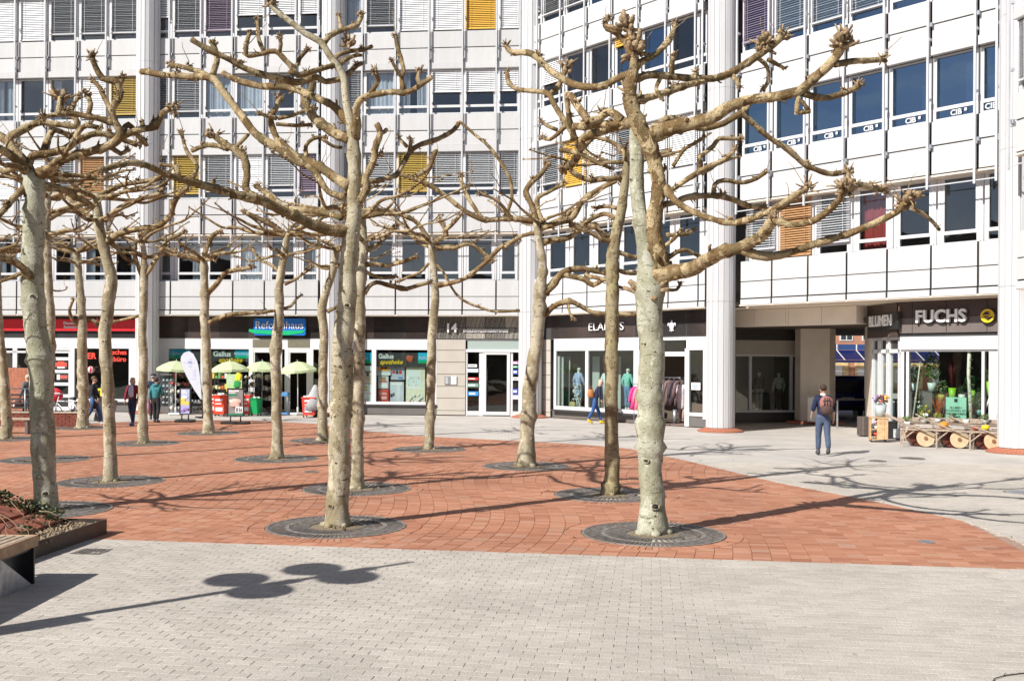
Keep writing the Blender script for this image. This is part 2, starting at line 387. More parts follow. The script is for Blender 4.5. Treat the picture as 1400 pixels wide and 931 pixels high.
for kind, host_name, nm in (('brick', 'red_plaza', 'bricks_laid_in_rows'), ('paver', 'grey_pavement', 'pavers_laid_in_rows')):
    host = bpy.data.objects.new(host_name, None); link(host); host['kind'] = 'structure'
    def vis(t):
        cx, cy = t[0], t[1]; px = 700 + cx / cy * F; py = 494 + H / cy * F
        return cy if (0 < px < 1400 and py < 931) else cy + 50
    items = sorted(pieces[kind], key=vis)
    for t in items[:300]:
        link(bpy.data.objects.new(kind, piece_mesh(kind, [t], M_[kind])), host)
    o = bpy.data.objects.new(nm, piece_mesh(nm, items[300:], M_[kind])); link(o, host); o['kind'] = 'stuff'
# ---------------------------------------------------------------- tree grates
M_['iron'] = mat('cast_iron_grate', (.17, .15, .135), .6, .5, 14, bump=.3, metal=.4)
M_['ironl'] = mat('worn_iron_rim', (.27, .245, .22), .55, .45, 14, bump=.3, metal=.4)
M_['gravel'] = mat('pale_gravel', (.50, .46, .40), .95, .5, 45, bump=1)
M_['bed'] = mat('brown_tree_soil', (.22, .17, .11), .95, .5, 40, bump=1)
M_['moss'] = mat('moss_tuft', (.10, .14, .03), .9, .4, 30)
def ring(mb, r0, r1, z0, z1, n=72):
    vs = [(r * math.cos(2 * math.pi * j / n), r * math.sin(2 * math.pi * j / n), z) for r, z in ((r0, z0), (r0, z1), (r1, z1), (r1, z0)) for j in range(n)]
    mb.add(vs, [(a * n + j, a * n + (j + 1) % n, (a + 1) % 4 * n + (j + 1) % n, (a + 1) % 4 * n + j) for a in range(4) for j in range(n)])
grate = thing('tree_grate', 'x', 'tree grate', (gr_c[0].x, gr_c[0].y, 0), 0, 'round iron grates around the plane trees')
mb = MB(); ring(mb, .925, .96, -.015, .006); mb.build('rim', M_['ironl'], grate)
mb = MB(); ring(mb, .645, .70, -.015, .004); mb.build('middle_band', M_['ironl'], grate)
mb = MB(); ring(mb, .36, .42, -.015, .004); mb.build('inner_band', M_['iron'], grate)
mb = MB()
for k in range(88):
    a = 2 * math.pi * k / 88; Mx = Matrix.Rotation(a, 4, 'Z')
    mb.box(.70, .925, -.017, .017, -.012, .002, Mx)
    if k % 88 < 64 or k % 2: mb.box(.42, .645, -.0115, .0115, -.012, .002, Mx)
tag(mb.build('slotted_plate', M_['iron'], grate), kind='stuff')
MB().lathe([(.95, -.0105), (.36, -.0105)], 48).build('gravel_bed', M_['gravel'], grate); MB().lathe([(.37, -.006), (.3, .004), (.15, .014), (0, .016)], 32).build('soil', M_['bed'], grate)
GL = ['iron grate at the foot of the thick pale tree on the right', 'iron grate at the foot of the tall tree left of centre', 'iron grate half hidden behind the ivy planter on the left',
      'iron grate at the foot of the curving tree beyond the planter', 'iron grate behind the thick pale trunk on the left', 'iron grate by the parked bicycle in front of the red shop sign',
      'iron grate around the slim trunk left of the strolling couple', 'iron grate around the trunk at the left edge', 'iron grate nearest the parasols, under a slim tree',
      'iron grate around the trunk that crosses the blue sign', 'iron grate under the bent trunk right of the blue sign', 'iron grate just behind the tall tree left of centre',
      'iron grate around the slim trunk before the poster window', 'iron grate around the leaning trunk before the entrance', 'iron grate behind the thick pale tree on the right']
grate['label'] = GL[0]
grates = [grate]
for i, c in enumerate(gr_c[1:], 1): grates.append(dup(grate, (c.x, c.y, 0), i * 1.3, GL[i]))
# drains and covers
def drain(px, py, label, w, l, rz):
    p = G(px, py); t = thing('drain_cover', label, 'drain', (p.x, p.y, 0), rz)
    mb = MB(); mb.box(-w, w, -l, -l + .03, -.01, .006); mb.box(-w, w, l - .03, l, -.01, .006); mb.box(-w, -w + .03, -l, l, -.01, .0055); mb.box(w - .03, w, -l, l, -.01, .0055); mb.build('frame', M_['iron'], t)
    mb = MB(); mb.box(-w, w, -l, l, -.012, .0012); mb.build('pit', M_['plinth'], t)
    n = int(2 * w / .06)
    for k in range(n): mb = MB(); x = -w + .04 + k * (2 * w - .08) / max(1, n - 1); mb.box(x - .012, x + .012, -l + .03, l - .03, -.005, .005); mb.build('bar', M_['ironl'], t)
drain(125, 754, 'small slotted iron drain in the grey paving beside the planter', .18, .17, -.1)
M_['steel'] = mat('worn_steel', (.38, .40, .43), .4, .2, 14, metal=.7)
def cover(px, py, r, label, m='steel'):
    p = G(px, py); t = thing('utility_cover', label, 'cover', (p.x, p.y, 0))
    mb = MB(); ring(mb, r * .86, r, -.01, .006, 32); mb.build('rim', M_['ironl'], t)
    mb = MB(); mb.cyl(0, 0, -.01, .0045, r * .84, None, 32, False)
    for k in range(5): mb.box(-r * .6, r * .6, -r * .5 + k * r * .25, -r * .46 + k * r * .25, .004, .0075)
    mb.build('lid', M_[m], t)
cover(1267, 740.5, .11, 'small round steel cover set in the red brick')
cover(1396, 673, .3, 'round steel cover in the grey paving at the right edge')
cover(425, 645, .17, 'round dark cover in the red brick left of the tall tree', 'iron')
cover(1247, 626.5, .3, 'round iron cover in the grey paving before the flower carts', 'iron')
cover(1200, 630, .2, 'small iron cover left of the cover by the flower carts', 'iron')
# ================================================================ OFFICE BUILDING
KX, KY = .65, 41.3
bld = thing('office_building', 'white panelled office building with angled wings and ground floor shops behind the bare trees', 'building', (KX, KY, 0))
class Fr:
    def __init__(s, ox, oy, tx, ty):
        k = math.hypot(tx, ty); s.o = (ox, oy); s.t = (tx / k, ty / k); s.a = math.atan2(ty, tx); s.nn = (s.t[1], -s.t[0])
        s.loc = (ox - KX, oy - KY, 0)
    def sz(s, px, py, n):
        a, b = ray(px, py); ox, oy = s.o[0] + s.nn[0] * n, s.o[1] + s.nn[1] * n
        q = (a * oy - ox) / (s.t[0] - a * s.t[1]); return q, H - b * (oy + q * s.t[1])
    def S(s, px, n=-.4, py=520): return s.sz(px, py, n)[0]
    def W(s, q, n, z=0): return Vector((s.o[0] + s.t[0] * q + s.nn[0] * n, s.o[1] + s.t[1] * q + s.nn[1] * n, z))
    def L(s, q, n, z): return (s.loc[0] + s.t[0] * q + s.nn[0] * n, s.loc[1] + s.t[1] * q + s.nn[1] * n, z)
    def part(s, mb, name, m): return mb.build(name, m, bld, None, s.loc, s.a)
A = Fr(KX, KY, .9954, -.0957)
D = Fr(KX, KY, .6596, -.7516)
FF = Fr(12.93, 25.35, .213, -.977)
FONTS = []
def text(name, body, size, m, parent, loc, rz, extrude=.01, off=0, align='CENTER', rx=90, xs=1, shear=0):
    cu = bpy.data.curves.new(name, 'FONT'); cu.body = body; cu.size = size; cu.extrude = extrude; cu.offset = off; cu.resolution_u = 3
    cu.align_x = align; cu.align_y = 'CENTER'; cu.materials.append(m); cu.space_character = 1; cu.shear = shear
    o = bpy.data.objects.new(name, cu); FONTS.append(o); link(o, parent); o.location = loc; o.rotation_euler = (R(rx), 0, rz); o.scale = (xs, 1, 1); return o
MC = {}
def cached(key, fn):
    if key not in MC: MC[key] = fn()
    return MC[key]
def panel_mesh(w_, h):
    w_, h = round(w_, 2), round(h, 2)
    return cached(('panel', w_, h), lambda: MB().bev(-w_ / 2, w_ / 2, 0, .04, 0, h, .008).mesh('cladding_panel', M_['panel']))
def frame_mesh(w_, h, bw, lo=.05, lp=.22, tr=.10, depth=.09):
    def f():
        m = MB(); x = w_ / 2
        m.box(-x, -x + bw, 0, depth, 0, h); m.box(x - bw, x, 0, depth, 0, h)
        m.box(-x + bw, x - bw, 0, depth, 0, lo); m.box(-x + bw, x - bw, -.004, depth, lo + lp, lo + lp + tr); m.box(-x + bw, x - bw, 0, depth, h - .06, h)
        if bw > .12:
            for sg in (-1, 1): m.box(sg * (x - bw * .45) - .012, sg * (x - bw * .45) + .012, -.02, 0, .03, h - .03)
        b = .022; xi = x - bw                                   # sash beads
        m.box(-xi, -xi + b, -.012, .03, lo + lp + tr, h - .06); m.box(xi - b, xi, -.012, .03, lo + lp + tr, h - .06)
        return m.mesh('window', M_['frame'])
    return cached(('win', round(w_, 2), round(h, 2), bw), f)
def pane_mesh(w_, h, m):
    return cached(('pane', round(w_, 2), round(h, 2), m), lambda: MB().box(-w_ / 2, w_ / 2, 0, .012, 0, h).mesh('pane', M_[m]))
def blind_mesh(w_, h, m, tilt):
    def f():
        b = MB(); n = int(h / .076); t = R(tilt)
        for k in range(n):
            z = h - .03 - k * .076; Mx = Matrix.Translation((0, 0, z)) @ Matrix.Rotation(t + .05 * math.sin(k * 2.1), 4, 'X')
            b.box(-w_ / 2, w_ / 2, -.037, .037, -.002, .002, Mx)
        b.box(-w_ / 2, w_ / 2, -.03, .03, h - n * .076 - .02, h - n * .076 + .012)
        for x in (-.3, .32): b.box(x * w_ - .004, x * w_ + .004, -.046, -.04, h - n * .076, h)
        return b.mesh('blind', M_[m])
    return cached(('blind', round(w_, 2), round(h, 2), m, tilt), f)
def curtain_mesh(w_, h, seed, m):
    def f():
        b = MB(); n = 26; vs = []
        for i in range(n + 1):
            x = -w_ / 2 + w_ * i / n; y = .035 * math.sin(i * 1.7 + seed) + .02 * math.sin(i * .7 + seed * 2)
            vs += [(x, y, 0), (x, y, h)]
        b.add(vs, [(2 * i, 2 * i + 2, 2 * i + 3, 2 * i + 1) for i in range(n)], True); return b.mesh('curtain', M_[m])
    return cached(('cur', round(w_, 2), round(h, 2), seed, m), f)
FLOORS = {1: 5.67, 2: 9.14, 3: 12.57, 4: 16.0}
CODE = {'w': ('slatw', 62, 1.0), 'W': ('slat', 24, .86), 'y': ('slaty', 36, .92), 'Y': ('slatY', 58, 1.0), 'v': ('slatv', 30, .86), 'o': ('slato', 45, 1.0), 'h': ('slatw', 58, .55), 'q': ('slat', 30, .74), 'H': ('slatY', 60, .2)}
def win(fr, a, b, fl, code, cib=False, sky=False):
    z0 = FLOORS[fl]; c = (a + b) / 2; w_ = b - a
    if fl == 1: h, bw, n = 1.9, min(.19, w_ * .2), -.16
    else: h, bw, n = 1.83, min(.10, w_ * .16), .16
    o = part('window', frame_mesh(w_ - .025, h, bw), bld, fr.L(c, n, z0 + .012), fr.a)
    pw = w_ - .025 - 2 * bw; g = 'glass_sky' if sky else 'glass'
    part('pane', pane_mesh(pw, h - .43, g), o, (0, .04, .37)); part('lower_pane', pane_mesh(pw, .22, g), o, (0, .04, .05))
    for ch in KIDS.get(o.name, []):                       # no two panes hang perfectly true
        ch.rotation_euler = (rnd.uniform(-.006, .006), 0, rnd.uniform(-.006, .006))
    if code in CODE:
        m, t, k = CODE[code]; hh = (h - .06) * k
        bl = part('blind', blind_mesh(w_ - .14, hh, m, t), o, (0, -.07, h - .02 - hh)); bl['kind'] = 'stuff'
    elif code == '0':
        for sg in rnd.choice(((-1, 1), (-1, 1), (0,), (1,), (-1,))): part('curtain', curtain_mesh(pw * (.40 if sg else 1.05), h - .1, rnd.randint(0, 5), 'curtain'), o, (sg * pw * rnd.uniform(.27, .33), .16, .05))
    elif code == 'r': part('curtain', curtain_mesh(pw * 1.1, h - .1, 3, 'redcurtain'), o, (0, .3, .05))
    if code == 'n': pass
    if cib:
        text('lettering', 'CIB', .21, M_['white'], o, (.02, -.004, .15), 0, .003, .006)
        m2 = MB(); m2.box(.25, .32, -.005, -.002, .15, .235); m2.build('mark', M_['white'], o)
    return o
def tl(o): o.rotation_euler = (rnd.uniform(-.006, .006), rnd.uniform(-.0015, .0015), o.rotation_euler[2] + rnd.uniform(-.004, .004)); return o
def facade(fr, edges, codes, rails=True, cib=(), sky=()):
    E0, E1 = edges[0], edges[-1]
    # spandrel backing, soffits, room shells
    back = MB(); back.box(E0, E1, -.2, -.05, 7.62, 9.13); back.box(E0, E1, -.16, .0, 4.22, 5.66)
    for fl in (3, 4): back.box(E0, E1, -.2, -.05, FLOORS[fl] - 1.60, FLOORS[fl] - .01)
    fr.part(back, 'spandrel_backing', M_['joint'])
    s = MB(); s.box(E0, E1, -.29, .25, 7.56, 7.61); s.box(E0, E1, -.24, .9, 4.17, 4.215); fr.part(s, 'soffit', M_['soffit'])
    room = MB()
    for fl in (1, 2, 3, 4):
        z = FLOORS[fl]; room.box(E0, E1, .02, 3.5, z - 1.25, z - .85)
    room.box(E0, E1, 3.5, 3.7, 4.3, 19)
    room.box(E0, E0 + .1, .1, 3.5, 4.3, 18.8); room.box(E1 - .1, E1, .1, 3.5, 4.3, 18.8)
    for q in edges[2:-1:3]: room.box(q - .06, q + .06, .25, 3.5, 4.3, 18.8)
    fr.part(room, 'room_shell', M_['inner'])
    top = MB(); top.box(E0, E1, -.26, 3.7, 17.86, 19.2); fr.part(top, 'parapet', M_['panel'])
    for i, (a, b) in enumerate(zip(edges, edges[1:])):
        c, w_ = (a + b) / 2 + .02, b - a
        for fl in (1, 2, 3, 4):
            z = FLOORS[fl]; n = .24 if fl == 1 else .3; pw = w_ - .058
            tl(part('cladding_panel', panel_mesh(pw, .66), bld, fr.L(c, n, z - .685), fr.a))
            if fl == 1:
                tl(part('cladding_panel', panel_mesh(pw, .53), bld, fr.L(c, n, z - 1.24), fr.a))
                part('lip_panel', cached(('lip', round(pw, 2)), lambda: MB().bev(-pw / 2, pw / 2, -.02, .06, 0, .2, .01).mesh('lip_panel', M_['panel'])), bld, fr.L(c, n, z - 1.48), fr.a)
            else:
                hh = .78 if fl == 2 else .60
                tl(part('cladding_panel', panel_mesh(pw, hh), bld, fr.L(c, n, z - .72 - hh), fr.a))
            if fl > 1:
                part('blind_box', cached(('box', round(w_, 2)), lambda: MB().bev(-w_ / 2 + .02, w_ / 2 - .02, 0, .16, 0, .26, .012).mesh('blind_box', M_['panel'])), bld, fr.L(c, .37, z + 1.835), fr.a)
            cd = codes[fl][i] if i < len(codes[fl]) else '0'
            win(fr, a, b, fl, cd, (fl, i) in cib, (fl, i) in sky)
    if rails:
        for q in edges:
            m = MB(); m.box(-.032, .032, 0, .05, 0, 11.6); 
            for z in (1.1, 4.2, 7.6, 2.5, 5.95, 9.4): m.box(-.045, .045, .05, .17, z, z + .07)
            part('rail', cached('rail', lambda: m.mesh('rail', M_['rail'])), bld, fr.L(q, .47, 7.2), fr.a)
            part('rail_bracket', cached('brk', lambda: (lambda k: [k.bev(-.05, .05, 0, .08, z, z + .12, .01) for z in (1.15, 4.58, 8.01)] and k.mesh('rail_bracket', M_['steel']))(MB())), bld, fr.L(q + .06, .42, 7.2), fr.a)
        g = MB(); g.box(E0, E1, -.43, -.40, 7.28, 7.31); fr.part(g, 'safety_wire', M_['rail'])
EA = [-26.4, -25.0, -23.63, -22.26, -20.89, -19.52, -18.15, -16.75]
facade(A, EA, {4: '0wwwWWW', 3: '0w0n0wy', 2: 'wwwwWow', 1: '0000000'})
EB = [-16.05, -15.33, -13.95, -12.58, -11.2, -9.82, -8.85]
facade(A, EB, {4: 'hWvhhh', 3: 'WW0000', 2: 'qyWwqv', 1: 'n0n0n0'})
EC = [-7.85, -6.97, -5.56, -4.15, -2.74, -1.33, -.36]
facade(A, EC, {4: '0WwwYw', 3: 'W00hhh', 2: 'qqyqqW', 1: 'nnnnnn'})
ED = [.3, .95, 2.28, 3.62, 4.96, 6.31, 7.65, 8.98, 9.3]
facade(D, ED, {4: 'qWWnnnnn', 3: 'nhnnHnnn', 2: 'WWYwWwwn', 1: 'nnnn0nnn'}, sky=[(3, 4), (3, 5), (4, 3), (4, 4), (4, 5), (4, 6)])
EE = [10.72, 11.95, 13.27, 14.6, 15.9, 17.22, 18.54, 19.12]
facade(D, EE, {4: 'WWWnnnn', 3: 'vWWWnnn', 2: 'nnnnnnn', 1: 'WoWrnnn'}, cib=[(2, i) for i in range(7)], sky=[(2, i) for i in range(7)] + [(3, i) for i in range(7)])
for a_, b_, w_, h_, x_ in ((15.9, 17.22, .24, .8, .38), (17.22, 18.54, .3, 1.3, .35), (18.54, 19.12, .22, .7, .0)):
    part('curtain', curtain_mesh(w_, h_, 2, 'curtain'), bld, D.L((a_ + b_) / 2 + x_, -.06, 9.5), D.a)
facade(FF, [.1, 1.4, 2.7, 4.0], {4: '000', 3: 'WWW', 2: 'WwW', 1: '000'})
# ---- fluted columns with brick collars
def column(x, y, label=None):
    o = Vector((x - KX, y - KY, 0)); poly = []
    n = 16
    for k in range(n):
        a0 = 2 * math.pi * k / n; a1 = 2 * math.pi * (k + 1) / n; g = .022
        for r, a in ((.452, a0), (.452, a0 + .04), (.48, a0 + .04 + g), (.48, a1 - g)): poly.append((r * math.cos(a), r * math.sin(a)))
    m = MB()
    for z0, z1 in ((.13, 4.32), (4.328, 7.9), (7.908, 11.4), (11.408, 14.9), (14.908, 19.1)): m.prism(poly, z0, z1)
    c = m.build('column', M_['colm'], bld, None, o)
    m = MB(); m.cyl(0, 0, .0, .16, .43, None, 24); m.build('foot', M_['black'], c)
    nb = 44
    bm_ = cached('collar', lambda: (lambda k: k.add([Vector((r, t * r * .068, z)) for r, z in ((.76, .0), (.76, .03), (.52, .115), (.45, .115), (.45, 0)) for t in (-1, 1)],
        [(0, 1, 3, 2), (2, 3, 5, 4), (4, 5, 7, 6), (6, 7, 9, 8), (0, 2, 4, 6, 8), (9, 7, 5, 3, 1)]) and k.mesh('brick', M_['collar']))(MB()))
    for k in range(nb): part('brick', bm_, c, (0, 0, 0), 2 * math.pi * k / nb + rnd.uniform(-.004, .004))
    return c
M_['collar'] = mat('red_collar_brick', (.42, .15, .085), .8, .25, 9, bump=.3)
for px, fr, n in ((201, A, .35), (453, A, .35), (985, D, .45)):
    q = fr.S(px, n); p = fr.W(q, n); column(p.x, p.y)
p = A.W(.12, .2); column(p.x, p.y)
cE = G(1391, 618); column(cE.x, cE.y)
# ================================================================ GROUND FLOOR SHOPS
def pb(m, fr, x0, x1, z0, z1, n, th, py=520):
    """box between two photo columns on the facade plane at offset n"""
    a, b = fr.S(x0, n, py), fr.S(x1, n, py); m.box(a, b, -n, -n + th, z0, z1); return m
def sheets(fr, spans, z0, z1, n, m='shopglass'):
    for x0, x1 in spans:
        a, b = fr.S(x0, n), fr.S(x1, n); mm = MB().box(a, b, -n, -n + .015, z0, z1); fr.part(mm, 'shop_pane', M_[m])
NF = -.4
# fascia panels (each a piece) over the shops
def fascia(fr, xs, m, zs=((3.24, 3.70), (3.71, 4.165)), n=NF):
    for x0, x1 in zip(xs, xs[1:]):
        for z0, z1 in zs:
            a, b = fr.S(x0, n), fr.S(x1, n)
            fr.part(MB().bev(a + .008, b - .008, -n, -n + .05, z0, z1 - .006, .006), 'fascia_panel', M_[m])
M_['mintwhite'] = mat('pale_mint_header', (.62, .68, .65), .3, .03, 2)
fascia(A, [-60, -20, 30, 79, 110, 150, 192], 'plinth')
fascia(A, [213, 235, 257, 299, 340, 382, 424, 440], 'brown'); fascia(A, [466, 510, 553, 596], 'brown')
fascia(A, [596, 636.5, 663, 690, 713], 'taupe')
fascia(D, [752.5, 765, 795, 830, 868, 900, 938, 970], 'brown')
bk = MB(); bk.box(-26.4, -.3, .4, .6, 3.2, 4.2); A.part(bk, 'fascia_backing', M_['joint'])
bk = MB(); bk.box(.2, 9.6, .4, .6, 3.2, 4.2); D.part(bk, 'fascia_backing', M_['joint'])
# headers, posts, sills
h_ = MB()
for x0, x1 in ((-60, 192), (213, 440), (466, 597)): pb(h_, A, x0, x1, 2.76, 3.22, NF, .12)
A.part(h_, 'shop_header', M_['white'])
f_ = MB()
for x0, x1 in ((-60, -54), (-14, -9), (17, 23), (44, 50), (66, 72), (95, 101.5), (176, 192), (213, 230), (274, 277), (340, 346), (378, 385), (389, 394.5), (421, 428), (436, 441), (466, 471), (508, 514), (594, 597)): pb(f_, A, x0, x1, .45 if x0 in (176, 213, 274, 436, 466, 508, 594) else .1, 2.76, NF, .1)
for x0, x1 in ((-60, 66), (101.5, 176), (230, 340), (428, 436), (471, 594)): pb(f_, A, x0, x1, .44, .56, NF + .03, .14)
for x0, x1 in ((-60, 66), (72, 95)): pb(f_, A, x0, x1, 2.55, 2.64, NF, .1)
A.part(f_, 'shopfront_frame', M_['frame'])
for x0, x1 in ((102, 176), (230, 340), (428, 441), (466, 597)):
    A.part(pb(MB(), A, x0, x1, .02, .36, NF - .02, .12), 'plinth', M_['greypl']); A.part(pb(MB(), A, x0, x1, .37, .44, NF + .06, .3), 'plinth_ledge', M_['plinth'])
sheets(A, ((-54, -14), (-9, 17), (23, 44), (50, 66), (101.5, 176), (230, 274), (277, 340), (346, 378), (428, 436), (471, 508), (514, 594)), .56, 2.76, NF - .05)
# brick infill under the left windows of the travel agency
M_['wallbrick'] = sheet_brick('orange_wall_brick', (.42, .13, .06), (.36, .11, .055), (.30, .22, .17), 1, .24, .077, .008)
b_ = MB(); 
for r_ in range(22):
    z = .02 + r_ * .085
    for k in range(26):
        x = A.S(8, -.3) + (k - (r_ % 2) * .5) * .125
        if x + .12 < A.S(46, -.3): b_.box(x, x + .118, .26, .34, z, z + .077)
tag(A.part(b_, 'brick_infill', M_['collar']), kind='stuff')
b_ = MB(); pb(b_, A, 7, 47, 0, 1.9, -.33, .1); A.part(b_, 'infill_backing', M_['joint'])
# travel agency door with horizontal white bars
d_ = MB()
for y in (476.6, 490.5, 507.7, 525, 541): z = A.sz(84, y, NF)[1]; pb(d_, A, 72, 95, z - .07, z + .07, NF, .08)
pb(d_, A, 72, 73.5, .1, 2.6, NF - .01, .08); pb(d_, A, 93.5, 95, .1, 2.6, NF - .01, .08); pb(d_, A, 72, 95, .03, .2, NF - .01, .08)
A.part(d_, 'agency_door', M_['frame'])
sheets(A, ((73.5, 93.5),), .2, 2.55, NF - .06)
# shop interiors
r_ = MB()
r_.box(-26.4, -.4, .5, 5, .02, .06); r_.box(-26.4, -.4, 5, 5.2, 0, 3.4); r_.box(-26.4, -.4, .5, 5, 3.2, 3.3)
for px in (197, 452): q = A.S(px, -1); r_.box(q - .3, q + .3, .5, 5, 0, 3.3)
q = A.S(600, -1); r_.box(q, q + .15, .5, 5, .06, 3.2)
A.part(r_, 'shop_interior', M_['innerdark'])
# reform shop doors and transom louvres
dd = MB()
for x0, x1 in ((346, 378), (394.5, 421)):
    pb(dd, A, x0, x1, 2.62, 2.76, NF - .01, .1); pb(dd, A, x0, x0 + 2, .05, 2.62, NF - .02, .06); pb(dd, A, x1 - 2, x1, .05, 2.62, NF - .02, .06)
A.part(dd, 'shop_door_frame', M_['frame'])
for x0, x1 in ((345, 379), (393, 423)):
    lv = MB()
    for k in range(6): z = 2.84 + k * .06; pb(lv, A, x0, x1, z, z + .045, NF + .02, .03)
    tag(A.part(lv, 'louvre', mat('louvre_olive', (.20, .18, .12), .5, .1, 4)), kind='stuff')
# taupe pier of the house entrance: courses of panels
def pier(fr, x0, x1, m='taupe', n=NF, split=None):
    zs = [0.03, .22, .74, 1.24, 1.75, 2.26, 2.76, 3.23]
    for a0, a1 in zip(zs, zs[1:]):
        xs = [x0] + (split or []) + [x1]
        for p0, p1 in zip(xs, xs[1:]):
            fr.part(MB().bev(fr.S(p0, n) + .008, fr.S(p1, n) - .008, -n, -n + .06, a0, a1 - .018, .006), 'pier_panel', M_[m])
    b = MB(); b.box(fr.S(x0, n), fr.S(x1, n), -n + .03, -n + .4, 0, 3.24); fr.part(b, 'pier_backing', M_['joint'])
pier(A, 597, 636.5)
# entrance 14
e_ = MB()
for x0, x1 in ((636.5, 639), (655, 660), (697, 701), (710, 713)): pb(e_, A, x0, x1, .0, 2.70, NF - .04, .09)
pb(e_, A, 636.5, 713, 2.68, 2.80, NF + .02, .14); pb(e_, A, 639, 655, .02, .2, NF - .05, .08); pb(e_, A, 701, 710, .02, .2, NF - .05, .08)
pb(e_, A, 636.5, 713, 3.16, 3.23, NF - .04, .1)
A.part(e_, 'entrance_frame', M_['frame'])
dl = MB(); pb(dl, A, 660, 664.5, .04, 2.66, NF, .06); pb(dl, A, 693, 697, .04, 2.66, NF, .06); pb(dl, A, 664.5, 693, .04, .18, NF, .06); pb(dl, A, 664.5, 693, 2.58, 2.66, NF, .06)
dl = A.part(dl, 'entrance_door', M_['frame'])
a, b = A.S(664.5, NF), A.S(693, NF); MB().box(a, b, .43, .445, .18, 2.58).build('pane', M_['shopglass'], dl)
hd = MB(); q = A.S(666, NF); hd.tube([(q, .33, .5), (q, .33, 2.0)], .018, 8); hd.box(q - .01, q + .01, .33, .4, .6, .62); hd.box(q - .01, q + .01, .33, .4, 1.9, 1.92); hd.build('handle', M_['black'], dl)
sheets(A, ((639, 655), (701, 710)), .2, 2.68, NF - .06)
tr = MB(); pb(tr, A, 639, 710, 2.80, 3.16, NF - .05, .03); A.part(tr, 'transom_pane', mat('pale_green_glass', (.36, .43, .40), .08, spec=.8))
hall = MB(); a, b = A.S(637, -.6), A.S(713, -.6); hall.box(a, b, 3.0, 3.1, 0, 3.2); hall.box(a, b, .5, 3, 0.0, .03); A.part(hall, 'entrance_hall', M_['innerdark'])
# --- fashion shop in the angled wing
pier(D, 739, 752.5)
h_ = MB(); pb(h_, D, 757, 873, 2.74, 3.22, NF + .02, .14); pb(h_, D, 938, 968, 2.74, 3.22, NF, .12); D.part(h_, 'shop_header', M_['white'])
f_ = MB()
for x0, x1 in ((757, 760), (800, 804), (866, 874), (900, 906), (936, 942), (961, 967)): pb(f_, D, x0, x1, .3, 2.76, NF, .1)
pb(f_, D, 757, 874, .36, .50, NF + .02, .12); pb(f_, D, 942, 961, .40, .52, NF, .1)
pb(f_, D, 905, 938, 2.52, 2.68, NF, .1); pb(f_, D, 905, 938, 3.1, 3.22, NF, .1); pb(f_, D, 900, 906, .02, 3.22, NF - .01, .1); pb(f_, D, 936, 942, .02, 2.8, NF - .01, .1)
D.part(f_, 'shopfront_frame', M_['frame'])
D.part(pb(MB(), D, 753, 880, .02, .28, NF - .12, .2), 'plinth', M_['greypl']); D.part(pb(MB(), D, 942, 967, .02, .38, NF - .04, .2), 'plinth', M_['greypl'])
pl = MB(); pb(pl, D, 753, 874, .29, .355, NF + .1, .4); D.part(pl, 'plinth_ledge', M_['plinth'])
sheets(D, ((760, 800), (804, 866)), .50, 2.74, NF - .05); sheets(D, ((942, 961),), .52, 2.74, NF - .05)
sheets(D, ((906, 936),), 2.7, 3.1, NF - .05)
# fashion shop room: floor, back and side walls
def wallp(m, pts, z0, z1, th=.12):
    for (x0, y0), (x1, y1) in zip(pts, pts[1:]):
        dx, dy = x1 - x0, y1 - y0; k = math.hypot(dx, dy); nx, ny = -dy / k * th, dx / k * th
        m.prism([(x0, y0), (x1, y1), (x1 + nx, y1 + ny), (x0 + nx, y0 + ny)], z0, z1)
    return m
d0, d1 = D.W(.7, -.5), D.W(9.55, -.45)
p_b0 = (2.9, 43.2); p_b1 = (7.7, 39.0)
fs = MB(); wallp(fs, [(d1.x, d1.y), p_b1, p_b0, (d0.x, d0.y)], 0, 3.5); fs.prism([(d0.x, d0.y), (d1.x, d1.y), p_b1, p_b0], .02, .06); fs.prism([(d0.x, d0.y), (d1.x, d1.y), p_b1, p_b0], 3.2, 3.3)
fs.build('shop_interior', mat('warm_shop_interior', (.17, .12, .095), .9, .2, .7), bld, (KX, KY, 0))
sf = MB(); pb(sf, D, 758, 870, .30, .42, NF - .1, .9); D.part(sf, 'display_floor', M_['greypl'])
# --- covered passage
beam_z = (3.56, 4.13); nb_ = -1.3
for x0, x1 in zip((1004, 1031, 1074, 1078, 1123), (1031, 1074, 1078, 1123, 1171)):
    a, b = D.S(x0, nb_, 430), D.S(x1, nb_, 430); D.part(MB().bev(a + .006, b - .006, -nb_, -nb_ + .08, *beam_z, .006), 'beam_panel', M_['beige'])
a, b = D.S(1003, nb_, 430), D.S(1171, nb_, 430); bm2 = MB(); bm2.box(a, b, -nb_ + .05, -nb_ + .7, 3.565, 4.16); D.part(bm2, 'passage_beam', M_['beige'])
so = MB(); so.box(9.0, 19.3, .3, 2.6, 4.14, 4.165); D.part(so, 'passage_soffit', M_['soffit'])
pc = MB(); pc.prism([(8.0, 35.5), (11.55, 31.5), (13.0, 33), (17.5, 40), (20, 47), (9, 47)], 3.60, 3.75); pc.build('passage_ceiling', M_['innerdark'], bld, (KX, KY, 0))
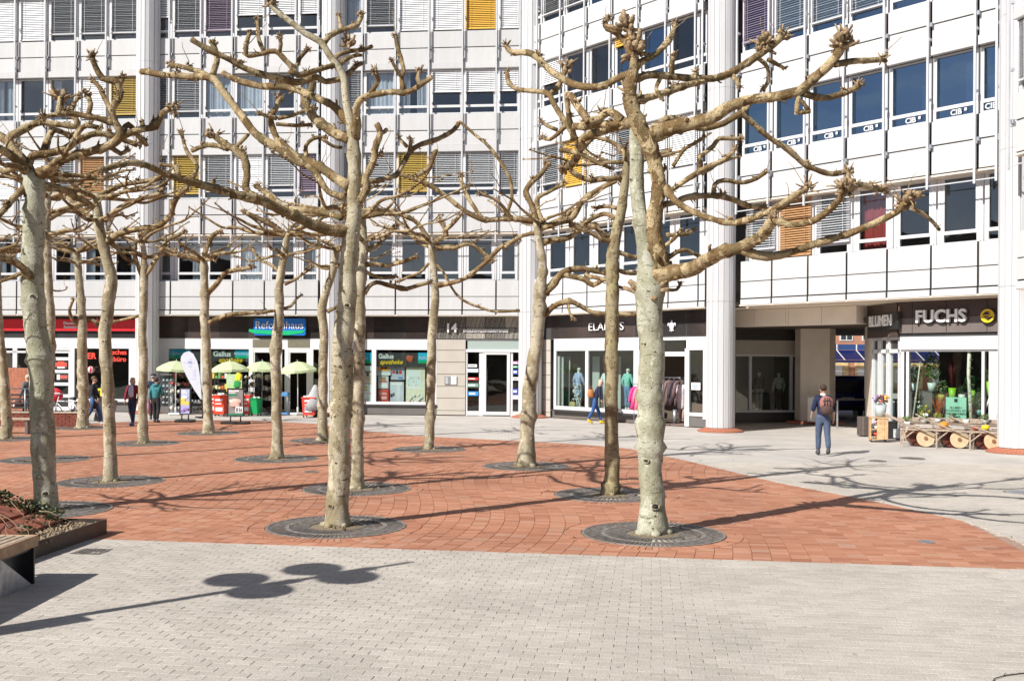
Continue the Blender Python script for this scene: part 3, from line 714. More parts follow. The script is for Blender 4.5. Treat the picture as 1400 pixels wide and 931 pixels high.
# shop window at the back of the passage
w0, w1 = P(1000, 560, 38.3), P(1092, 560, 38.9)
PW = Fr(w0.x, w0.y, w1.x - w0.x, w1.y - w0.y); Lw = math.hypot(w1.x - w0.x, w1.y - w0.y)
m = MB(); m.box(0, Lw, 0, .12, 2.62, 3.17); PW.part(m, 'shop_header', M_['taupe'])
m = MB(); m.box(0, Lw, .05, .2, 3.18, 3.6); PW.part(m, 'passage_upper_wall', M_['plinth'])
m = MB(); m.box(0, Lw, 0, .1, .38, .46); m.box(0, Lw, 0, .1, 2.55, 2.62)
for x in (0, PW.S(1026, 0), PW.S(1082, 0)): m.box(x - .05, x + .05, -.01, .1, .46, 2.55)
PW.part(m, 'shopfront_frame', M_['frame'])
m = MB(); m.box(0, Lw, .04, .2, 0, .38); PW.part(m, 'plinth', M_['plinth'])
m = MB(); m.box(0, Lw, .05, .065, .46, 2.55); PW.part(m, 'shop_pane', M_['shopglass'])
m = MB(); m.box(0, Lw, .1, 2, .3, .36); m.box(-.1, Lw, 2, 2.1, 0, 3.4); m.box(Lw, Lw + .1, .1, 2, 0, 3.4); PW.part(m, 'display_room', M_['inner'])
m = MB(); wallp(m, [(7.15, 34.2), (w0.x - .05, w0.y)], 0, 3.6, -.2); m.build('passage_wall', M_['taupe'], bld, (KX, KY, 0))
# clad pier and brick collar
pc_ = P(1114, 560, 38.2)
m = MB(); hw, hd_ = .74, .5
poly = [(-hw, -.1), (-hw + .22, -hd_), (hw - .22, -hd_), (hw, -.1), (hw, .5), (-hw, .5)]
m.prism(poly, .12, 3.6)
for x in (-.52, -.16, .14, .5): m.box(x - .018, x + .018, -hd_ - .02, -hd_ + .02, .12, 3.6)
pr = m.build('clad_pier', M_['beige'], bld, None, (pc_.x - KX, pc_.y - KY, 0), -.28)
for k in range(26):
    x = -1.0 + k * .08
    part('brick', cached('stepb', lambda: MB().bev(-.036, .036, -.13, .13, 0, .1, .008).mesh('brick', M_['collar'])), pr, (x, -.62 + .02 * abs(k - 13) / 13, 0))
# right wall of the passage
m = MB(); wallp(m, [(11.55, 31.9), (12.75, 36.0), (14.55, 41.0), (17.4, 48)], 0, 3.7, -.25); m.build('passage_wall', M_['beige'], bld, (KX, KY, 0))
# --- flower shop
c0 = P(1233, 560, 30.0)
FS = Fr(c0.x, c0.y, .6596, -.7516); Lf = FS.S(1368, 0)
c1 = P(1195, 560, 31.9)
CH = Fr(c1.x, c1.y, c0.x - c1.x, c0.y - c1.y); Lc = math.hypot(c0.x - c1.x, c0.y - c1.y)
M_['lit_fascia'] = mat('sunlit_brown_fascia', (.16, .135, .125), .3, .08, 2)  # paler copy of the fascia brown; sun on the lower row is coloured in
for a, b in ((0, .42), (.42, Lf * .5), (Lf * .5, Lf * .9), (Lf * .9, Lf)):
    for z0, z1 in ((3.2, 3.66), (3.67, 4.14)): FS.part(MB().bev(a + .006, b - .006, -.22, -.16, z0, z1, .006), 'fascia_panel', M_['lit_fascia' if z0 < 3.5 else 'brown'])
for a, b in ((-.1, Lc * .5), (Lc * .5, Lc + .06)): CH.part(MB().bev(a + .006, b - .006, -.2, -.14, 3.1, 4.14, .006), 'fascia_panel', M_['brown'])
m = MB(); m.box(0, Lf, -.15, .1, 3.1, 4.2); FS.part(m, 'fascia_backing', M_['joint'])
m = MB(); m.box(0, Lf, -.14, .05, 2.72, 3.18); FS.part(m, 'shop_header', M_['white'])
m = MB()
for x0, x1 in ((0, .09), (.16, .24), (Lf - .5, Lf - .42), (Lf - .3, Lf)): m.box(x0, x1, -.06, .06, .04, 2.72)
m.box(.24, Lf - .5, -.06, .06, .42, .5); m.box(0, Lf, -.07, .05, 2.66, 2.72)
FS.part(m, 'shopfront_frame', M_['frame'])
m = MB(); m.box(.24, Lf - .5, 0, .015, .5, 2.66); FS.part(m, 'shop_pane', M_['shopglass'])
m = MB(); m.box(0, Lf, -.05, .1, 0, .42); FS.part(m, 'plinth', M_['plinth'])
m = MB(); m.box(-.05, Lc, -.06, .06, 2.62, 2.74); m.box(-.05, Lc, -.06, .06, 3.02, 3.1)
for x in (0, .42, .55, 1.0, 1.12, Lc - .1): m.box(x - .05, x + .05, -.06, .06, .04, 3.05)
m.box(.0, Lc, -.05, .05, .04, .3); m.box(.55, 1.0, -.05, .05, 1.0, 1.1)
CH.part(m, 'shopfront_frame', M_['frame'])
m = MB(); m.box(0, Lc, 0, .015, .3, 2.62); CH.part(m, 'shop_pane', M_['shopglass'])
m = MB(); m.box(0, Lc, .0, .02, 2.74, 3.02); CH.part(m, 'transom_pane', M_['plinth'])
m = MB(); m.box(-.1, Lf + .2, .1, 3.2, .02, .06); m.box(-.4, Lf + .2, 3.2, 3.3, 0, 3.7); m.box(Lf, Lf + .1, .1, 3.2, 0, 3.7); m.box(-.5, Lf + .2, .1, 3.2, 3.1, 3.2); FS.part(m, 'shop_interior', M_['innerdark'])
# grey end wall behind the last column
m = MB(); m.box(-1.1, 4.0, .9, 1.1, 0, 4.3); FF.part(m, 'end_wall', M_['panel'])
# ================================================================ PLANE TREES
def bark(name, pale, mid, dark, moss, k, zk):
    m = mat(name, pale, .85, spec=.25); n = m.node_tree.nodes; l = m.node_tree.links; b = n['Principled BSDF']
    tc = n.new('ShaderNodeTexCoord'); oi = n.new('ShaderNodeObjectInfo')
    off = n.new('ShaderNodeVectorMath'); off.operation = 'ADD'; l.new(tc.outputs['Object'], off.inputs[0])
    sc = n.new('ShaderNodeVectorMath'); sc.operation = 'SCALE'; sc.inputs[0].default_value = (13, 7, 5); l.new(oi.outputs['Random'], sc.inputs['Scale']); l.new(sc.outputs[0], off.inputs[1])
    def noise_(scale, det, rough, vz=1.0, dist=0):
        mp = n.new('ShaderNodeMapping'); mp.inputs['Scale'].default_value = (1, 1, vz); l.new(off.outputs[0], mp.inputs[0])
        t = n.new('ShaderNodeTexNoise'); t.inputs['Scale'].default_value = scale; t.inputs['Detail'].default_value = det; t.inputs['Roughness'].default_value = rough; t.inputs['Distortion'].default_value = dist
        l.new(mp.outputs[0], t.inputs['Vector']); return t.outputs['Fac']
    def mix(fac, c1, c2):
        x = n.new('ShaderNodeMixRGB'); l.new(fac, x.inputs[0])
        for i, c in ((1, c1), (2, c2)):
            if isinstance(c, tuple): x.inputs[i].default_value = (*c, 1)
            else: l.new(c, x.inputs[i])
        return x.outputs[0]
    def step(f, lo, hi, inv=False):
        q = n.new('ShaderNodeMapRange'); q.inputs[1].default_value = lo; q.inputs[2].default_value = hi; q.clamp = True
        if inv: q.inputs[3].default_value = 1; q.inputs[4].default_value = 0
        l.new(f, q.inputs[0]); return q.outputs[0]
    big = noise_(3.2, 5, .6, .55, .8); med = noise_(9, 5, .65, .6, 1.2); fine = noise_(70, 3, .6, .5); sp = noise_(16, 3, .6, 1.2, .4)
    c = mix(step(big, .44, .54), pale, mid)
    vm = n.new('ShaderNodeMapping'); vm.inputs['Scale'].default_value = (1, 1, .42); va = n.new('ShaderNodeMixRGB'); va.blend_type = 'LINEAR_LIGHT'; va.inputs[0].default_value = .16
    vn = n.new('ShaderNodeTexNoise'); vn.inputs['Scale'].default_value = 7; vn.inputs['Detail'].default_value = 4; l.new(off.outputs[0], vn.inputs['Vector'])
    l.new(off.outputs[0], va.inputs[1]); l.new(vn.outputs['Color'], va.inputs[2]); l.new(va.outputs[0], vm.inputs[0])
    vo = n.new('ShaderNodeTexVoronoi'); vo.inputs['Scale'].default_value = 8.5; l.new(vm.outputs[0], vo.inputs['Vector'])
    se = n.new('ShaderNodeSeparateColor'); l.new(vo.outputs['Color'], se.inputs[0])
    c = mix(step(se.outputs[0], .80, .86), c, tuple(m_ * k + p_ * (1 - k) for m_, p_ in zip(moss, pale)))
    c = mix(step(se.outputs[1], .80, .82), c, tuple(min(1, x * (1 + .28 * k)) for x in pale))
    c = mix(step(se.outputs[2], .90, .95), c, tuple(x * (1 - .3 * k) for x in mid))
    c = mix(step(med, .60, .66), c, tuple(m_ * k + p_ * (1 - k) for m_, p_ in zip(moss, pale)))
    c = mix(step(sp, .645, .70), c, dark)
    wr = noise_(5.5, 4, .6, 5.0, .5); c = mix(step(wr, .60, .66), c, tuple(x * .55 for x in mid))
    x = n.new('ShaderNodeMixRGB'); x.blend_type = 'MULTIPLY'; x.inputs[0].default_value = 1; l.new(c, x.inputs[1])
    q = n.new('ShaderNodeMapRange'); q.inputs[1].default_value = .25; q.inputs[2].default_value = .75; q.inputs[3].default_value = .72; q.inputs[4].default_value = 1.2; l.new(fine, q.inputs[0]); l.new(q.outputs[0], x.inputs[2])
    l.new(x.outputs[0], b.inputs['Base Color'])
    ad = n.new('ShaderNodeMath'); ad.operation = 'ADD'; l.new(med, ad.inputs[0]); l.new(fine, ad.inputs[1])
    bp = n.new('ShaderNodeBump'); bp.inputs['Strength'].default_value = .6 + .4 * (k >= 1); bp.inputs['Distance'].default_value = .022 + .013 * (k >= 1); l.new(ad.outputs[0], bp.inputs['Height']); l.new(bp.outputs[0], b.inputs['Normal'])
    return m
M_['barkpale'] = bark('pale_plane_bark', (.46, .45, .355), (.335, .325, .225), (.07, .05, .03), (.27, .25, .14), .38, 1)
M_['barktan'] = bark('tan_plane_bark', (.46, .41, .30), (.31, .255, .155), (.06, .04, .022), (.25, .205, .105), .5, 1)
M_['barkochre'] = bark('ochre_plane_bark', (.32, .27, .165), (.21, .16, .085), (.05, .035, .018), (.38, .33, .16), .6, 1)
M_['barklimb'] = bark('ochre_limb_bark', (.47, .365, .21), (.25, .16, .072), (.05, .028, .016), (.20, .15, .07), 1, 1)
M_['knuckle'] = mat('brown_pollard_knuckle', (.30, .21, .12), .9, .6, 22, bump=1, bscale=35)
M_['scar'] = mat('dark_branch_scar', (.035, .025, .018), .9, .3, 30)
M_['cut'] = mat('sawn_branch_end', (.52, .40, .25), .8, .15, 20)
def spline(pts, step):
    """Catmull-Rom through (vector, radius) pairs"""
    out = []; n = len(pts)
    for i in range(n - 1):
        p0, p1, p2, p3 = pts[max(i - 1, 0)], pts[i], pts[i + 1], pts[min(i + 2, n - 1)]
        L = (p2[0] - p1[0]).length; k = max(2, int(L / step))
        for j in range(k):
            t = j / k; a = lambda q0, q1, q2, q3: .5 * (2 * q1 + (q2 - q0) * t + (2 * q0 - 5 * q1 + 4 * q2 - q3) * t * t + (3 * q1 - q0 - 3 * q2 + q3) * t ** 3)
            out.append((a(p0[0], p1[0], p2[0], p3[0]), max(.004, p1[1] + (p2[1] - p1[1]) * t)))
    out.append(pts[-1]); return out
def stem_mesh(mb, path, n, seed, rough=.10, knots=True):
    pts, rad = [], []
    for i, (p, r) in enumerate(path):
        q = p * 2.3 + Vector((seed * 5.3, seed, seed * 2))
        pts.append(p + Vector((noise.noise(q), noise.noise(q + Vector((9, 0, 0))), noise.noise(q + Vector((0, 7, 0))))) * r * .16)
        k = 1 + rough * noise.noise(p * (3.0) + Vector((seed, 3, seed)))
        if knots and rnd.random() < .09: k *= rnd.uniform(1.1, 1.3)
        rad.append(r * k)
    mb.tube(pts, rad, n, True, True, rough * 1.6)
def knuckle(mb, p, r, d, big=1.0, n=None):
    """fist of bumpy wood with short spurs where the tree is cut back each year"""
    n = (n or rnd.randint(6, 9)) + 4
    for k in range(n):
        o = Vector((rnd.gauss(0, 1), rnd.gauss(0, 1), rnd.gauss(.25, .9))); o = o.normalized() * r * rnd.uniform(.5, 1.25) * big + d * r * .4
        mb.blob(p + o, r * rnd.uniform(.28, .62) * big, rnd.random() * 50, .9, 1)
    if rnd.random() < .35:                                   # a thin whip left uncut
        o = Vector((rnd.gauss(0, .6), rnd.gauss(0, .6), 1)).normalized(); q = [p]; 
        for k in range(4): o = (o + Vector((rnd.gauss(0, .25), rnd.gauss(0, .25), .05))).normalized(); q.append(q[-1] + o * rnd.uniform(.06, .14))
        mb.tube(q, [.007, .006, .005, .004, .003], 4)
    for k in range(rnd.randint(8, 13)):
        o = Vector((rnd.gauss(0, 1), rnd.gauss(0, 1), rnd.gauss(.35, .9))).normalized(); a = p + o * r * .8 * big; L = rnd.uniform(.7, 2.1) * r * big
        e = a + (o + d * .3).normalized() * L
        mb.tube([a, (a + e) / 2 + Vector((rnd.uniform(-1, 1), rnd.uniform(-1, 1), rnd.uniform(-1, 1))) * L * .1, e], [r * .27, r * .22, r * .17], 5)
class Tree:
    def __init__(s, i, label, m, ring_n, step, seed):
        s.base = G(*TREE_BASES[i]); s.d = s.base.y; s.n = ring_n; s.step = step; s.seed = seed
        s.root = thing('plane_tree', label, 'tree', tuple(s.base), 0, 'pollarded plane trees on the square'); s.m = m; s.tr = []
        s.rng = random.Random(seed)
    def trunk(s, pts, flare=1.18):
        P3 = []
        for k, (x, y, w_) in enumerate(pts): P3.append((P(x, y, s.d) if k else s.base + Vector((0, 0, -.02)), .46 * w_ * s.d / F))
        b, r = P3[0]; P3[0] = (b, r * flare); P3.insert(1, (b + (P3[1][0] - b) * min(.5, .22 / max(.25, (P3[1][0] - b).length)), r * 1.0))
        path = spline(P3, s.step * 1.3); mb = MB(); stem_mesh(mb, path, s.n + 6, s.seed, .07)
        for k in range(5):                                   # root flare toes
            a = k * 1.26 + s.seed; q = s.base + Vector((math.cos(a), math.sin(a), 0)) * r * 1.0
            mb.blob(q + Vector((0, 0, .02)), r * .42, k + s.seed, .5, 1, (1, 1, .8))
        for k in range(int(len(path) * .7)):                 # small burrs on the trunk
            p, rr = path[s.rng.randrange(2, len(path))]; a = s.rng.uniform(0, 6.28)
            mb.blob(p + Vector((math.cos(a), math.sin(a), 0)) * rr * .96, rr * s.rng.uniform(.08, .2), k, .6, 1, (1, 1, .6))
        sc = MB()
        for k in range(7 if s.n >= 8 else 3):                # dark eye scars of old branches, on every side
            p, rr = path[s.rng.randrange(3, len(path) - 1)]; a = s.rng.choice((s.rng.uniform(3.4, 6.0), s.rng.uniform(0, 6.28))); q = p + Vector((math.cos(a), math.sin(a), 0)) * rr * .97; z_ = rr * s.rng.uniform(.10, .2)
            sc.blob(q, z_, k, .3, 1, (1, 1, s.rng.uniform(.45, 1.0))); tn = Vector((-math.sin(a), math.cos(a), 0)); ri = [q + tn * math.cos(t_ * .785) * z_ * 1.7 + Vector((0, 0, math.sin(t_ * .785) * z_ * 1.2)) for t_ in range(9)]; mb.tube(ri, z_ * .42, 6, False)
        s.scars = sc
        s.trunk_o = mb.build('trunk', s.m, s.root, s.base); s.scars.build('branch_scar', M_['scar'], s.trunk_o, s.base); s.reg([(x, y) for x, y, _ in pts], [q[0].y for q in (P3[:1] + P3[2:])])
    def reg(s, px, dep): s.tr.append((px, dep))
    def near(s, x, y):
        best = (1e9, s.d)
        for px, dep in s.tr:
            for (a, b), (c, d), e, f in zip(px, px[1:], dep, dep[1:]):
                L = (c - a) ** 2 + (d - b) ** 2 or 1; t = max(0, min(1, ((x - a) * (c - a) + (y - b) * (d - b)) / L))
                q = math.hypot(a + (c - a) * t - x, b + (d - b) * t - y)
                if q < best[0] - .5: best = (q, e + (f - e) * t)
        return best[1]
    def limb(s, txt, dz=None, end='k', big=1.0):
        """txt: x,y,width triples in photo pixels; dz: metres the tip lies farther than its root"""
        v = [float(q) for q in txt.split()]; pts = [v[i:i + 3] for i in range(0, len(v), 3)]
        d0 = s.near(pts[0][0], pts[0][1]); tot = sum(math.hypot(a[0] - b[0], a[1] - b[1]) for a, b in zip(pts, pts[1:])); L = tot * s.d / F
        if dz is None: dz = s.rng.choice((-1, 1)) * s.rng.uniform(.2, .95) * L
        acc, P3, dep = 0, [], []
        for k, (x, y, w_) in enumerate(pts):
            if k: acc += math.hypot(x - pts[k - 1][0], y - pts[k - 1][1])
            d = d0 + dz * acc / tot; dep.append(d); P3.append((P(x, y, d), .46 * w_ * d / F))
        s.reg([(p[0], p[1]) for p in pts], dep); s.grow(P3, end, big)
    def grow(s, P3, end='k', big=1.0, parent=None):
        path = spline(P3, s.step); mb = MB(); s.seed += 1; stem_mesh(mb, path, s.n, s.seed, .13)
        for i in range(1, len(path) - 1):                    # buds, warts and short spurs along the limb
            p, r = path[i]
            if s.rng.random() < .30:
                o = Vector((s.rng.gauss(0, 1), s.rng.gauss(0, 1), s.rng.gauss(.2, 1))).normalized(); t = (path[i + 1][0] - p).normalized(); o = (o - t * o.dot(t)).normalized()
                if s.rng.random() < .6: mb.blob(p + o * r * .9, r * s.rng.uniform(.3, .5), i, .6, 1)
                else: mb.tube([p + o * r * .7, p + o * r * 1.5 + t * r * .5, p + o * (r + s.rng.uniform(.02, .06)) + t * r], [r * .3, r * .24, r * .14], 5)
        o_ = mb.build('limb', M_['barklimb'], s.root, s.base)
        tip, r = path[-1]; dr = (tip - path[-2][0]).normalized()
        if end == 'k':
            mb = MB(); knuckle(mb, tip, max(r * 1.15, .016), dr, big); mb.build('knuckle', M_['knuckle'], o_, s.base)
        elif end == 'c':
            mb = MB(); up = dr.orthogonal().normalized(); mb.tube([tip - dr * .01, tip + dr * .012], [r * .98, r * .95], 10, True, False); mb.build('cut_end', M_['cut'], o_, s.base)
        if s.rng.random() < .8 and len(path) > 7:            # one smaller fist part-way along
            mb = MB(); p, r = path[s.rng.randrange(len(path) // 2, len(path) - 2)]; knuckle(mb, p + Vector((0, 0, r * .8)), r * .85, Vector((0, 0, 1)), 1, 4); mb.build('knuckle', M_['knuckle'], o_, s.base)
        return o_
    def fist(s, x, y, w_):
        d = s.near(x, y); mb = MB(); knuckle(mb, P(x, y, d), w_ / 2 * d / F, Vector((0, 0, 1)), .8, 9); mb.build('knuckle', M_['knuckle'], s.root, s.base)
    def fan(s, x, y, w_, count, length, a0=0, z=.25, sub=2):
        """further limbs spreading all round from one height of the trunk"""
        d = s.near(x, y); c = P(x, y, d); r0 = w_ / 2 * d / F
        for k in range(count):
            a = a0 + 2 * math.pi * (k + s.rng.uniform(-.3, .3)) / count; L = length * s.rng.uniform(.7, 1.15); up = z * s.rng.uniform(.4, 1.6)
            q, pts, r, az = c.copy(), [], r0 * s.rng.uniform(.65, .95), a
            n = 6
            for i in range(n + 1):
                pts.append((q.copy(), max(.010, r * (1 - .7 * i / n)))); az += s.rng.uniform(-.3, .3)
                q += Vector((math.cos(az), math.sin(az), up + s.rng.uniform(-.28, .28) + (.25 if i > n - 3 else 0))) * (L / n)
            s.grow(pts)
            for j in range(sub):
                i = s.rng.randint(2, n - 1); b, rb = pts[i]; az2 = az + s.rng.choice((-1, 1)) * s.rng.uniform(.5, 1.3); q, p2 = b.copy(), []
                for t in range(4):
                    p2.append((q.copy(), max(.009, rb * .7 * (1 - .5 * t / 3)))); az2 += s.rng.uniform(-.3, .3); q += Vector((math.cos(az2), math.sin(az2), s.rng.uniform(-.05, .75))) * L * .13
                s.grow(p2)
TL = ['tall pollarded plane tree with thick pale trunk, on the right nearest the camera', 'tall pollarded tan plane tree left of centre, branches reaching the top edge',
      'thick pale plane tree standing behind the ivy planter on the left', 'plane tree with slightly curving trunk just beyond the left planter', 'plane tree hidden behind the thick pale trunk on the left',
      'slim plane tree beside the parked bicycle and red shop sign', 'slim straight plane tree left of the couple in navy and teal', 'thin plane tree cut by the left edge of the picture',
      'slim pale plane tree in front of the left parasols', 'plane tree whose trunk crosses the blue health shop sign', 'plane tree with bent trunk right of the blue health shop sign',
      'straight plane tree directly behind the tall tree left of centre', 'slim plane tree in front of the poster window beside the house number', 'leaning plane tree in front of the glazed house entrance',
      'dark ochre plane tree standing left behind the thick pale tree on the right']
TREE_BASES.append((-298, 730)); TL.append('added unseen plane tree in the planter beyond the left edge, shading the pale trunk')
t = Tree(15, TL[15], M_['barkpale'], 8, .1, 1501)  # out-of-view tree added so that its shadow falls on the pale trunk
t.trunk([(-298, 730, 36), (-298, 640, 33), (-300, 540, 31), (-302, 440, 29), (-300, 360, 26), (-300, 300, 22)])
t.fan(-300, 310, 14, 6, 2.3, .4, .3, 2); t.fan(-300, 350, 12, 4, 2.0, 1.2, .15, 2)
# ---- the tree on the right
t = Tree(0, TL[0], M_['barkpale'], 10, .06, 1)
t.trunk([(893, 729, 42), (891, 690, 38), (890, 650, 37), (888, 560, 37), (890, 480, 37), (888, 430, 38), (889, 402, 43), (887, 375, 34), (884, 344, 24), (876, 305, 22), (872, 272, 22), (870, 220, 21), (869, 180, 19), (872, 155, 14)])
t.limb('891 412 30 900 385 33 904 362 28 895 325 23 894 297 22 901 256 22 896 225 23 886 196 25 868 160 25 862 134 21 864 111 17 867 92 13 866 76 9', -.34, 'n')
t.fist(868, 72, 30); t.fist(855, 41, 26); t.fist(889, 402, 34)
t.limb('866 100 14 845 107 11 827 117 10 801 119 10 778 113 11 754 98 10 736 80 10 723 73 9 700 72 8 692 63 7', 1.6)
t.limb('867 90 12 856 60 10 842 46 8 827 36 8 832 25 6', .2); t.limb('842 46 8 850 36 7', .1)
t.limb('866 94 13 880 83 10 896 75 9 914 57 9 920 45 8 923 33 7', .3)
t.limb('866 110 14 886 103 11 909 104 11 938 107 11 969 108 11 994 102 11 1018 89 11 1036 77 11 1055 62 12 1071 49 11', 1.2, 'k', 1.25); t.fist(1046, 62, 22)
t.limb('1000 102 8 1007 110 7 1010 118 6'); t.limb('920 108 8 918 90 8 921 77 7'); t.limb('948 108 7 952 98 6'); t.limb('905 104 7 897 122 6 905 135 5')
t.limb('868 140 13 886 134 11 904 129 11 938 117 10 963 112 8', .4, 'n')
t.limb('893 184 26 917 177 24 948 169 21 974 161 19 999 145 16 1025 137 14 1048 134 14 1068 131 14 1094 124 14 1112 108 14 1133 89 14 1147 72 14 1153 54 12', -1.3, 'k', 1.5); t.fist(1150, 64, 22)
t.limb('1142 88 11 1169 84 9 1190 83 9 1207 81 9', .3); t.limb('1099 128 11 1122 134 9 1148 130 9 1174 118 9', .3, 'k', 1.2)
t.limb('1092 130 8 1090 145 8 1089 155 7', .1, 'c'); t.limb('1091 134 7 1098 141 6 1107 153 6', .1, 'n'); t.limb('1089 154 6 1107 153 5', .0, 'c')
t.limb('884 192 15 905 166 11 922 162 9 940 165 9 953 175 9 984 171 9 1015 153 10 1025 140 8', .5, 'n')
t.limb('1012 152 10 1020 160 9 1040 178 8 1055 191 8 1079 206 9 1099 224 8 1117 233 8 1138 238 8 1161 234 7', .6, 'k', 1.2)
t.limb('1036 80 7 1049 92 6 1050 112 6 1044 122 6', .2); t.limb('1050 82 7 1062 88 6 1072 94 5')
t.limb('866 166 19 850 170 15 829 177 13 806 185 13 796 191 13 792 205 13 785 222 11 772 232 9', 1.4, 'k', 1.3)
t.limb('858 168 13 824 171 11 800 173 11 785 173 10', .3, 'c'); t.limb('850 166 14 834 153 13 818 163 13 806 166 12', .1, 'n')
t.limb('806 167 12 793 150 11 780 130 10', .25, 'c'); t.limb('785 190 10 781 172 9 777 155 8 775 127 8', -.3, 'c')
t.limb('783 182 9 774 168 9 760 147 8 751 130 9 740 126 7 729 125 7 708 122 7 696 114 7 693 100 6', 1.2)
t.limb('751 130 8 762 120 8 770 105 8 774 92 9', .1, 'k', 1.6); t.limb('775 170 8 767 179 7 752 191 6 742 188 6'); t.limb('762 178 6 748 172 5 740 166 5')
t.limb('793 206 10 808 190 8 806 183 6', .2, 'n'); t.limb('765 205 8 783 208 7 801 214 7 820 224 6 836 231 5')
t.limb('909 256 14 922 274 11 948 290 10 974 300 9 999 305 9 1022 301 10 1045 292 10 1066 281 10 1089 266 10 1103 257 10', -1.7, 'k', 1.3)
t.limb('904 281 11 925 276 9 943 269 9 976 268 9 999 272 9 1022 281 8 1045 284 7', 1.5); t.limb('976 268 8 977 253 7 989 247 7 1015 250 6 1035 244 6 1046 236 6', .3)
t.limb('915 262 8 948 240 8 968 228 7 992 217 6 1004 205 6', -.2); t.limb('955 212 7 958 232 7 944 243 7', .2, 'n')
t.limb('958 214 7 975 200 7 983 190 7 1000 190 6 1013 190 6', .2); t.limb('920 228 7 935 205 6 950 196 6 962 188 5', -.2); t.limb('960 238 6 985 222 6 1010 214 5', .3)
t.limb('898 381 30 916 373 26 945 368 23 963 358 21 986 345 19 1005 341 17 1020 335 17 1040 323 17 1053 306 14 1062 303 11 1085 308 11 1112 302 11 1132 288 11 1148 272 11 1156 256 11', -2.6, 'k', 1.6)
t.limb('1150 262 10 1170 252 9 1190 256 9 1206 260 9', .3, 'k', 1.4); t.fist(1160, 262, 24)
t.limb('1015 341 15 1040 350 13 1066 349 12 1091 342 11 1117 333 11 1156 321 11 1184 310 10 1207 300 10 1226 290 10 1236 278 10 1245 270 10', -.5, 'k', 1.6); t.fist(1240, 280, 22)
t.limb('1246 284 7 1267 296 6 1284 314 5', .2, 'c'); t.limb('1052 306 9 1060 290 8 1072 283 7 1085 270 7', .2)
t.limb('905 340 7 922 326 6 930 316 5'); t.limb('910 396 6 925 396 5 930 388 5', .2); t.limb('908 356 9 925 345 7 938 342 6 955 350 5', .3); t.limb('912 322 7 940 320 6 948 314 5', .2)
# ---- the tall tree left of centre
t = Tree(1, TL[1], M_['barktan'], 10, .06, 101)
t.trunk([(460, 719, 36), (461, 690, 34), (464, 640, 33), (466, 560, 33), (468, 480, 32), (472, 450, 29), (474, 410, 26), (476, 370, 25), (479, 341, 25), (480, 320, 26), (484, 297, 22), (484, 270, 20), (485, 232, 19), (483, 195, 19), (479, 165, 14), (474, 142, 12), (472, 122, 11), (470, 106, 11), (461, 90, 11), (448, 72, 10), (438, 57, 10), (417, 46, 9), (402, 34, 9), (386, 22, 9), (374, 10, 9), (369, 2, 8)])
t.fist(371, 6, 14)
t.limb('486 190 16 487 160 13 488 145 11 497 134 10 515 129 10 536 126 9 554 127 9 569 121 8 590 106 7', -1.2, 'c')
t.limb('507 128 8 516 115 7 517 108 6 512 97 7'); t.limb('552 124 8 549 108 7 552 98 7 548 80 7 543 62 6 541 50 6', .2); t.limb('549 106 6 540 92 5 535 82 5'); t.limb('575 118 7 571 108 6 574 98 7')
t.limb('440 64 9 448 53 8 455 47 8 471 41 7 489 34 7 494 21 7', .3, 'k', 1.2); t.limb('467 42 6 465 32 5 463 22 5')
t.limb('458 82 8 462 76 7 479 70 7 495 69 6 508 64 6', .4, 'c'); t.fist(477, 60, 18); t.limb('458 92 8 475 80 7 488 76 6 494 76 5', .2, 'c'); t.limb('466 110 9 480 97 8 488 90 7 494 87 7', .5, 'c')
t.limb('463 88 9 445 93 8 420 101 8 409 104 8 395 98 6', -.5, 'n'); t.limb('468 108 9 445 112 9 432 106 9 407 113 10 381 107 10 358 102 10 335 94 9 315 83 9 299 75 9 278 64 9 262 54 8', -.7, 'c')
t.limb('407 103 8 391 83 8 376 70 8 360 73 7 345 76 7 336 75 7 337 58 7 341 46 6', -.2); t.limb('391 83 7 404 92 6 410 80 6 420 68 6', .2); t.limb('382 74 6 384 60 6 382 50 6'); t.limb('360 70 6 354 55 6 353 44 6 352 28 6')
t.limb('481 172 15 466 156 13 453 143 11 427 132 11 402 122 11 376 118 11 360 118 10 335 113 10 315 106 9 305 100 9', .6, 'c')
t.limb('478 192 16 453 179 14 430 162 13 420 145 12 417 136 12 425 124 11 428 112 10', .3, 'n')
t.limb('478 254 17 458 243 14 438 229 13 420 221 13 402 215 13 376 201 13 350 184 13 325 152 12 304 124 11 289 107 10 258 105 10 235 103 9 219 102 9 205 99 9 193 98 9', 1.8, 'c')
t.limb('289 108 9 275 99 8 258 94 8 245 91 7 233 89 7', .3); t.limb('290 104 10 295 90 9 297 78 9 291 60 8', .2)
t.limb('470 270 11 448 261 9 435 241 9 422 228 9 405 222 8 391 210 7', .4, 'n')
t.limb('388 208 10 378 188 9 372 172 9 370 160 8 378 148 7 381 135 7', .2, 'k', 1.3); t.limb('378 162 7 362 158 6 356 156 5'); t.limb('380 162 6 400 158 6 415 152 5 430 148 5', .2); t.limb('378 170 6 405 172 6 425 171 5', .3)
t.limb('415 228 7 408 215 6 395 202 6 382 190 6', .1, 'n'); t.limb('420 218 7 418 200 6 428 190 6 445 188 5', .2); t.limb('440 190 5 455 200 5 468 202 5', .1, 'n')
t.limb('478 316 20 453 315 17 427 308 16 402 295 15 376 284 15 358 274 15 330 268 14 296 259 13 258 248 12 232 241 10 206 229 9 186 223 9 168 225 8 139 233 8', -2.4, 'k')
t.limb('345 272 12 336 256 11 338 242 11 336 222 11 331 212 11 320 204 11 307 197 10 292 186 9', .3, 'k', 1.5); t.limb('320 205 7 330 194 6 339 184 6', .1, 'c'); t.limb('312 204 8 298 200 7 284 199 7 272 202 7 263 206 7', .2, 'c')
